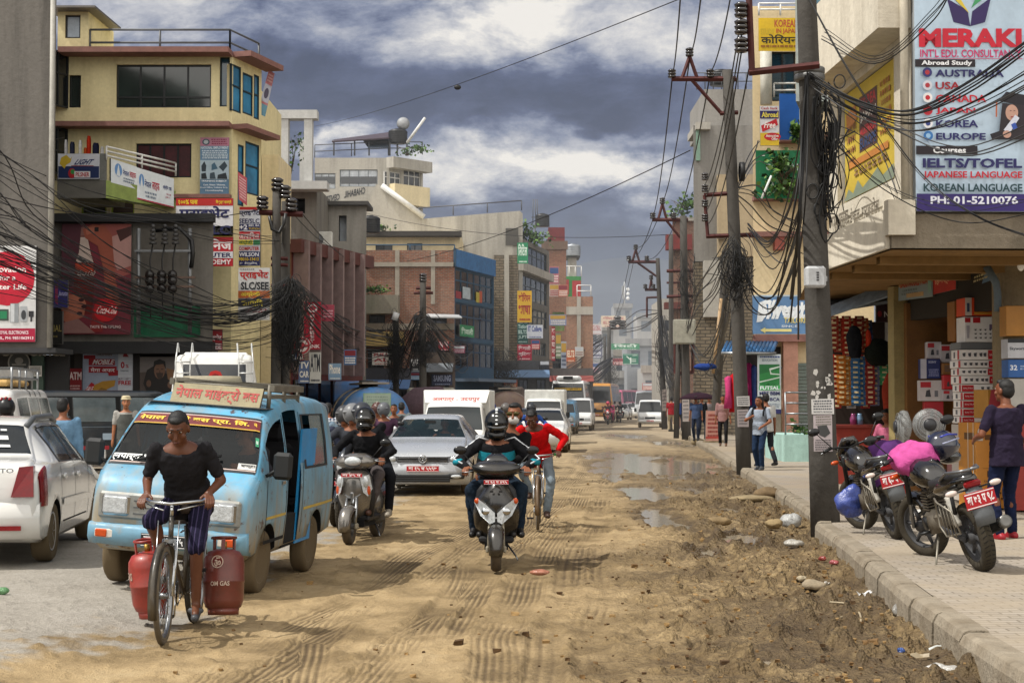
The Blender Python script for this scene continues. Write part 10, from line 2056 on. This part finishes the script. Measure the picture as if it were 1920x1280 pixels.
#  litter and stones along the kerb
def lit(label,px,py,rad,c,kind='paper',seed=1,z=.0,cat='litter'):
 p=gr(px,py,z);p.z=z-.01
 if kind=='paper':
  m=MB();r=random.Random(seed);w,l=rad;pts=[[V((w*(i/3-.5),l*(j/3-.5),.03+r.uniform(-.018,.03)))for i in range(4)]for j in range(4)];m.loft(pts,SG(c),False,False,False);o=m.own('paper',label,cat,None,None,p,r.uniform(0,3));return o
 return soft('stone' if kind=='stone' else 'plastic_bag',label,cat if kind!='stone' else 'stone',p,rad,mt(c,.9,0,.3,8,.4)if kind=='stone' else mt(c,.2,0,.25,12,.8,.6,0,0,.85),seed,18,.35)
LIT=[('flat white paper sheet lying at the kerb foot',1624,1117,(.14,.1),'#c9c8c6','paper'),('broken grey concrete lump before the white paper',1524,1104,(.11,.08,.05),'#8a7d68','stone'),('pale stone left of the concrete lump',1504,1088,(.05,.04,.03),'#a3977f','stone'),('small crumpled paper beside the concrete lump',1550,1098,(.06,.06),'#b5b0a6','paper'),('clear plastic bag at the kerb corner',1486,988,(.16,.12,.1),'#a9aaa8','bag'),('crumpled pale plastic near the kerb corner',1490,1024,(.13,.1,.05),'#a9a59c','bag'),('pinkish wrapper left in the open mud',1012,1076,(.1,.06,.03),'#a8705a','bag'),('pale crumpled bag at the foot of the near kerb',1690,1152,(.08,.07,.05),'#8d8a84','bag'),('white and green wrapper low right in the mud',1765,1222,(.16,.07),'#b5b8b5','paper'),('blue bottle cap litter low right',1690,1222,(.025,.025,.02),'#2a4a8a','bag'),('white plastic scrap at the bottom right corner',1755,1258,(.06,.05,.03),'#c2c0bb','bag'),('second white plastic scrap at the bottom right',1785,1262,(.07,.05,.03),'#b9b6b0','bag'),('flattened pale carton piece low right',1725,1236,(.12,.05),'#8d8068','paper'),('red scrap by the near kerb stones',1542,1049,(.05,.04,.025),'#8e3a34','bag'),('pink scrap right of the red scrap',1564,1056,(.05,.04,.025),'#a8565a','bag'),('pale scrap in the middle of the churned mud',1362,1103,(.08,.05),'#a39a88','paper'),('big brown stone by the puddle',1345,984,(.2,.1,.06),'#7d6a4c','stone'),('round tan stone near the kerb corner',1452,990,(.12,.1,.07),'#8d7a58','stone'),('stone slab at the broken kerb',1405,940,(.35,.2,.06),'#85765a','stone'),('dark stone slab beside the broken kerb',1440,935,(.25,.16,.1),'#6d5a40','stone'),('rubble lump at the far puddle edge',1340,838,(.4,.25,.16),'#6d604a','stone'),('second rubble lump at the far puddle edge',1312,834,(.3,.2,.12),'#7d6f55','stone'),('green bottle by the left road edge',4,1112,(.05,.04,.03),'#5a8a5a','bag')]
for i,(lb,px,py,rad,c,k)in enumerate(LIT):lit(lb,px,py,rad,c,k,100+i,.03 if px>100 else.09)
m=MB();g=[gr(x,y,.035)for x,y in((1556,1128),(1590,1132),(1612,1150),(1610,1176),(1580,1190),(1560,1186),(1552,1172),(1572,1158),(1604,1152))];wire(m,g,.009,mt('#9a8d74',.7));m.own('rope','pale loop of rope lying in the mud','rope')
def scatter():
 """countless small clods and pebbles of the churned strip"""
 m=MB();r=random.Random(9);M_=[mt('#6d5332',.95,0,.3,20,.4),mt('#4d3820',.95,0,.3,20,.4),mt('#8d7148',.95,0,.3,20,.4)]
 for i in range(1500):
  y=7.5*math.exp(r.random()*math.log(36/7.5));d=abs(r.gauss(0,1.25));x=kerbx(y)-.1-d
  if r.random()<.15:x=r.uniform(-2.4,kerbx(y))
  s=r.uniform(.004,.014)*(1+1.6*(r.random()**6));c=V((x,y,ROADH(x,y)+s*.3));vs=[]
  for k in range(8):vs.append(c+V(((1 if k&1 else-1)*s*r.uniform(.5,1.3),(1 if k&2 else-1)*s*r.uniform(.5,1.3),(1 if k&4 else-1)*s*r.uniform(.4,.8))))
  m.add(vs,[(0,2,3,1),(4,5,7,6),(0,1,5,4),(1,3,7,5),(3,2,6,7),(2,0,4,6)],M_[i%3])
 o=m.build('mud_clods');tag(o,'small mud clods and pebbles of the churned roadside strip','mud clods',None,'stuff')
_rv=np.empty(len(road.data.vertices)*3,np.float32);road.data.vertices.foreach_get('co',_rv);_rv=_rv.reshape(700,540,3)
def ROADH(x,y):
 i=int(np.clip(np.searchsorted(_rv[:,0,1],y),0,699));j=int(np.clip(np.searchsorted(_rv[i,:,0],x),0,539));return float(_rv[i,j,2])
scatter()
for ob in list(BAKE.collection.objects):bpy.data.objects.remove(ob)
bpy.data.scenes.remove(BAKE)
hm=bpy.data.materials.new('dust_haze');hm.use_nodes=True;nt=hm.node_tree;nt.nodes.remove(nt.nodes['Principled BSDF'])
vs_=nt.nodes.new('ShaderNodeVolumeScatter');vs_.inputs['Color'].default_value=(.90,.93,.97,1);vs_.inputs['Density'].default_value=.0014;vs_.inputs['Anisotropy'].default_value=.2;nt.links.new(vs_.outputs[0],nt.nodes['Material Output'].inputs['Volume'])
m=MB();m.box((0,210,14),(300,310,28.6),hm);o=m.build('dust_haze');o['kind']='structure'
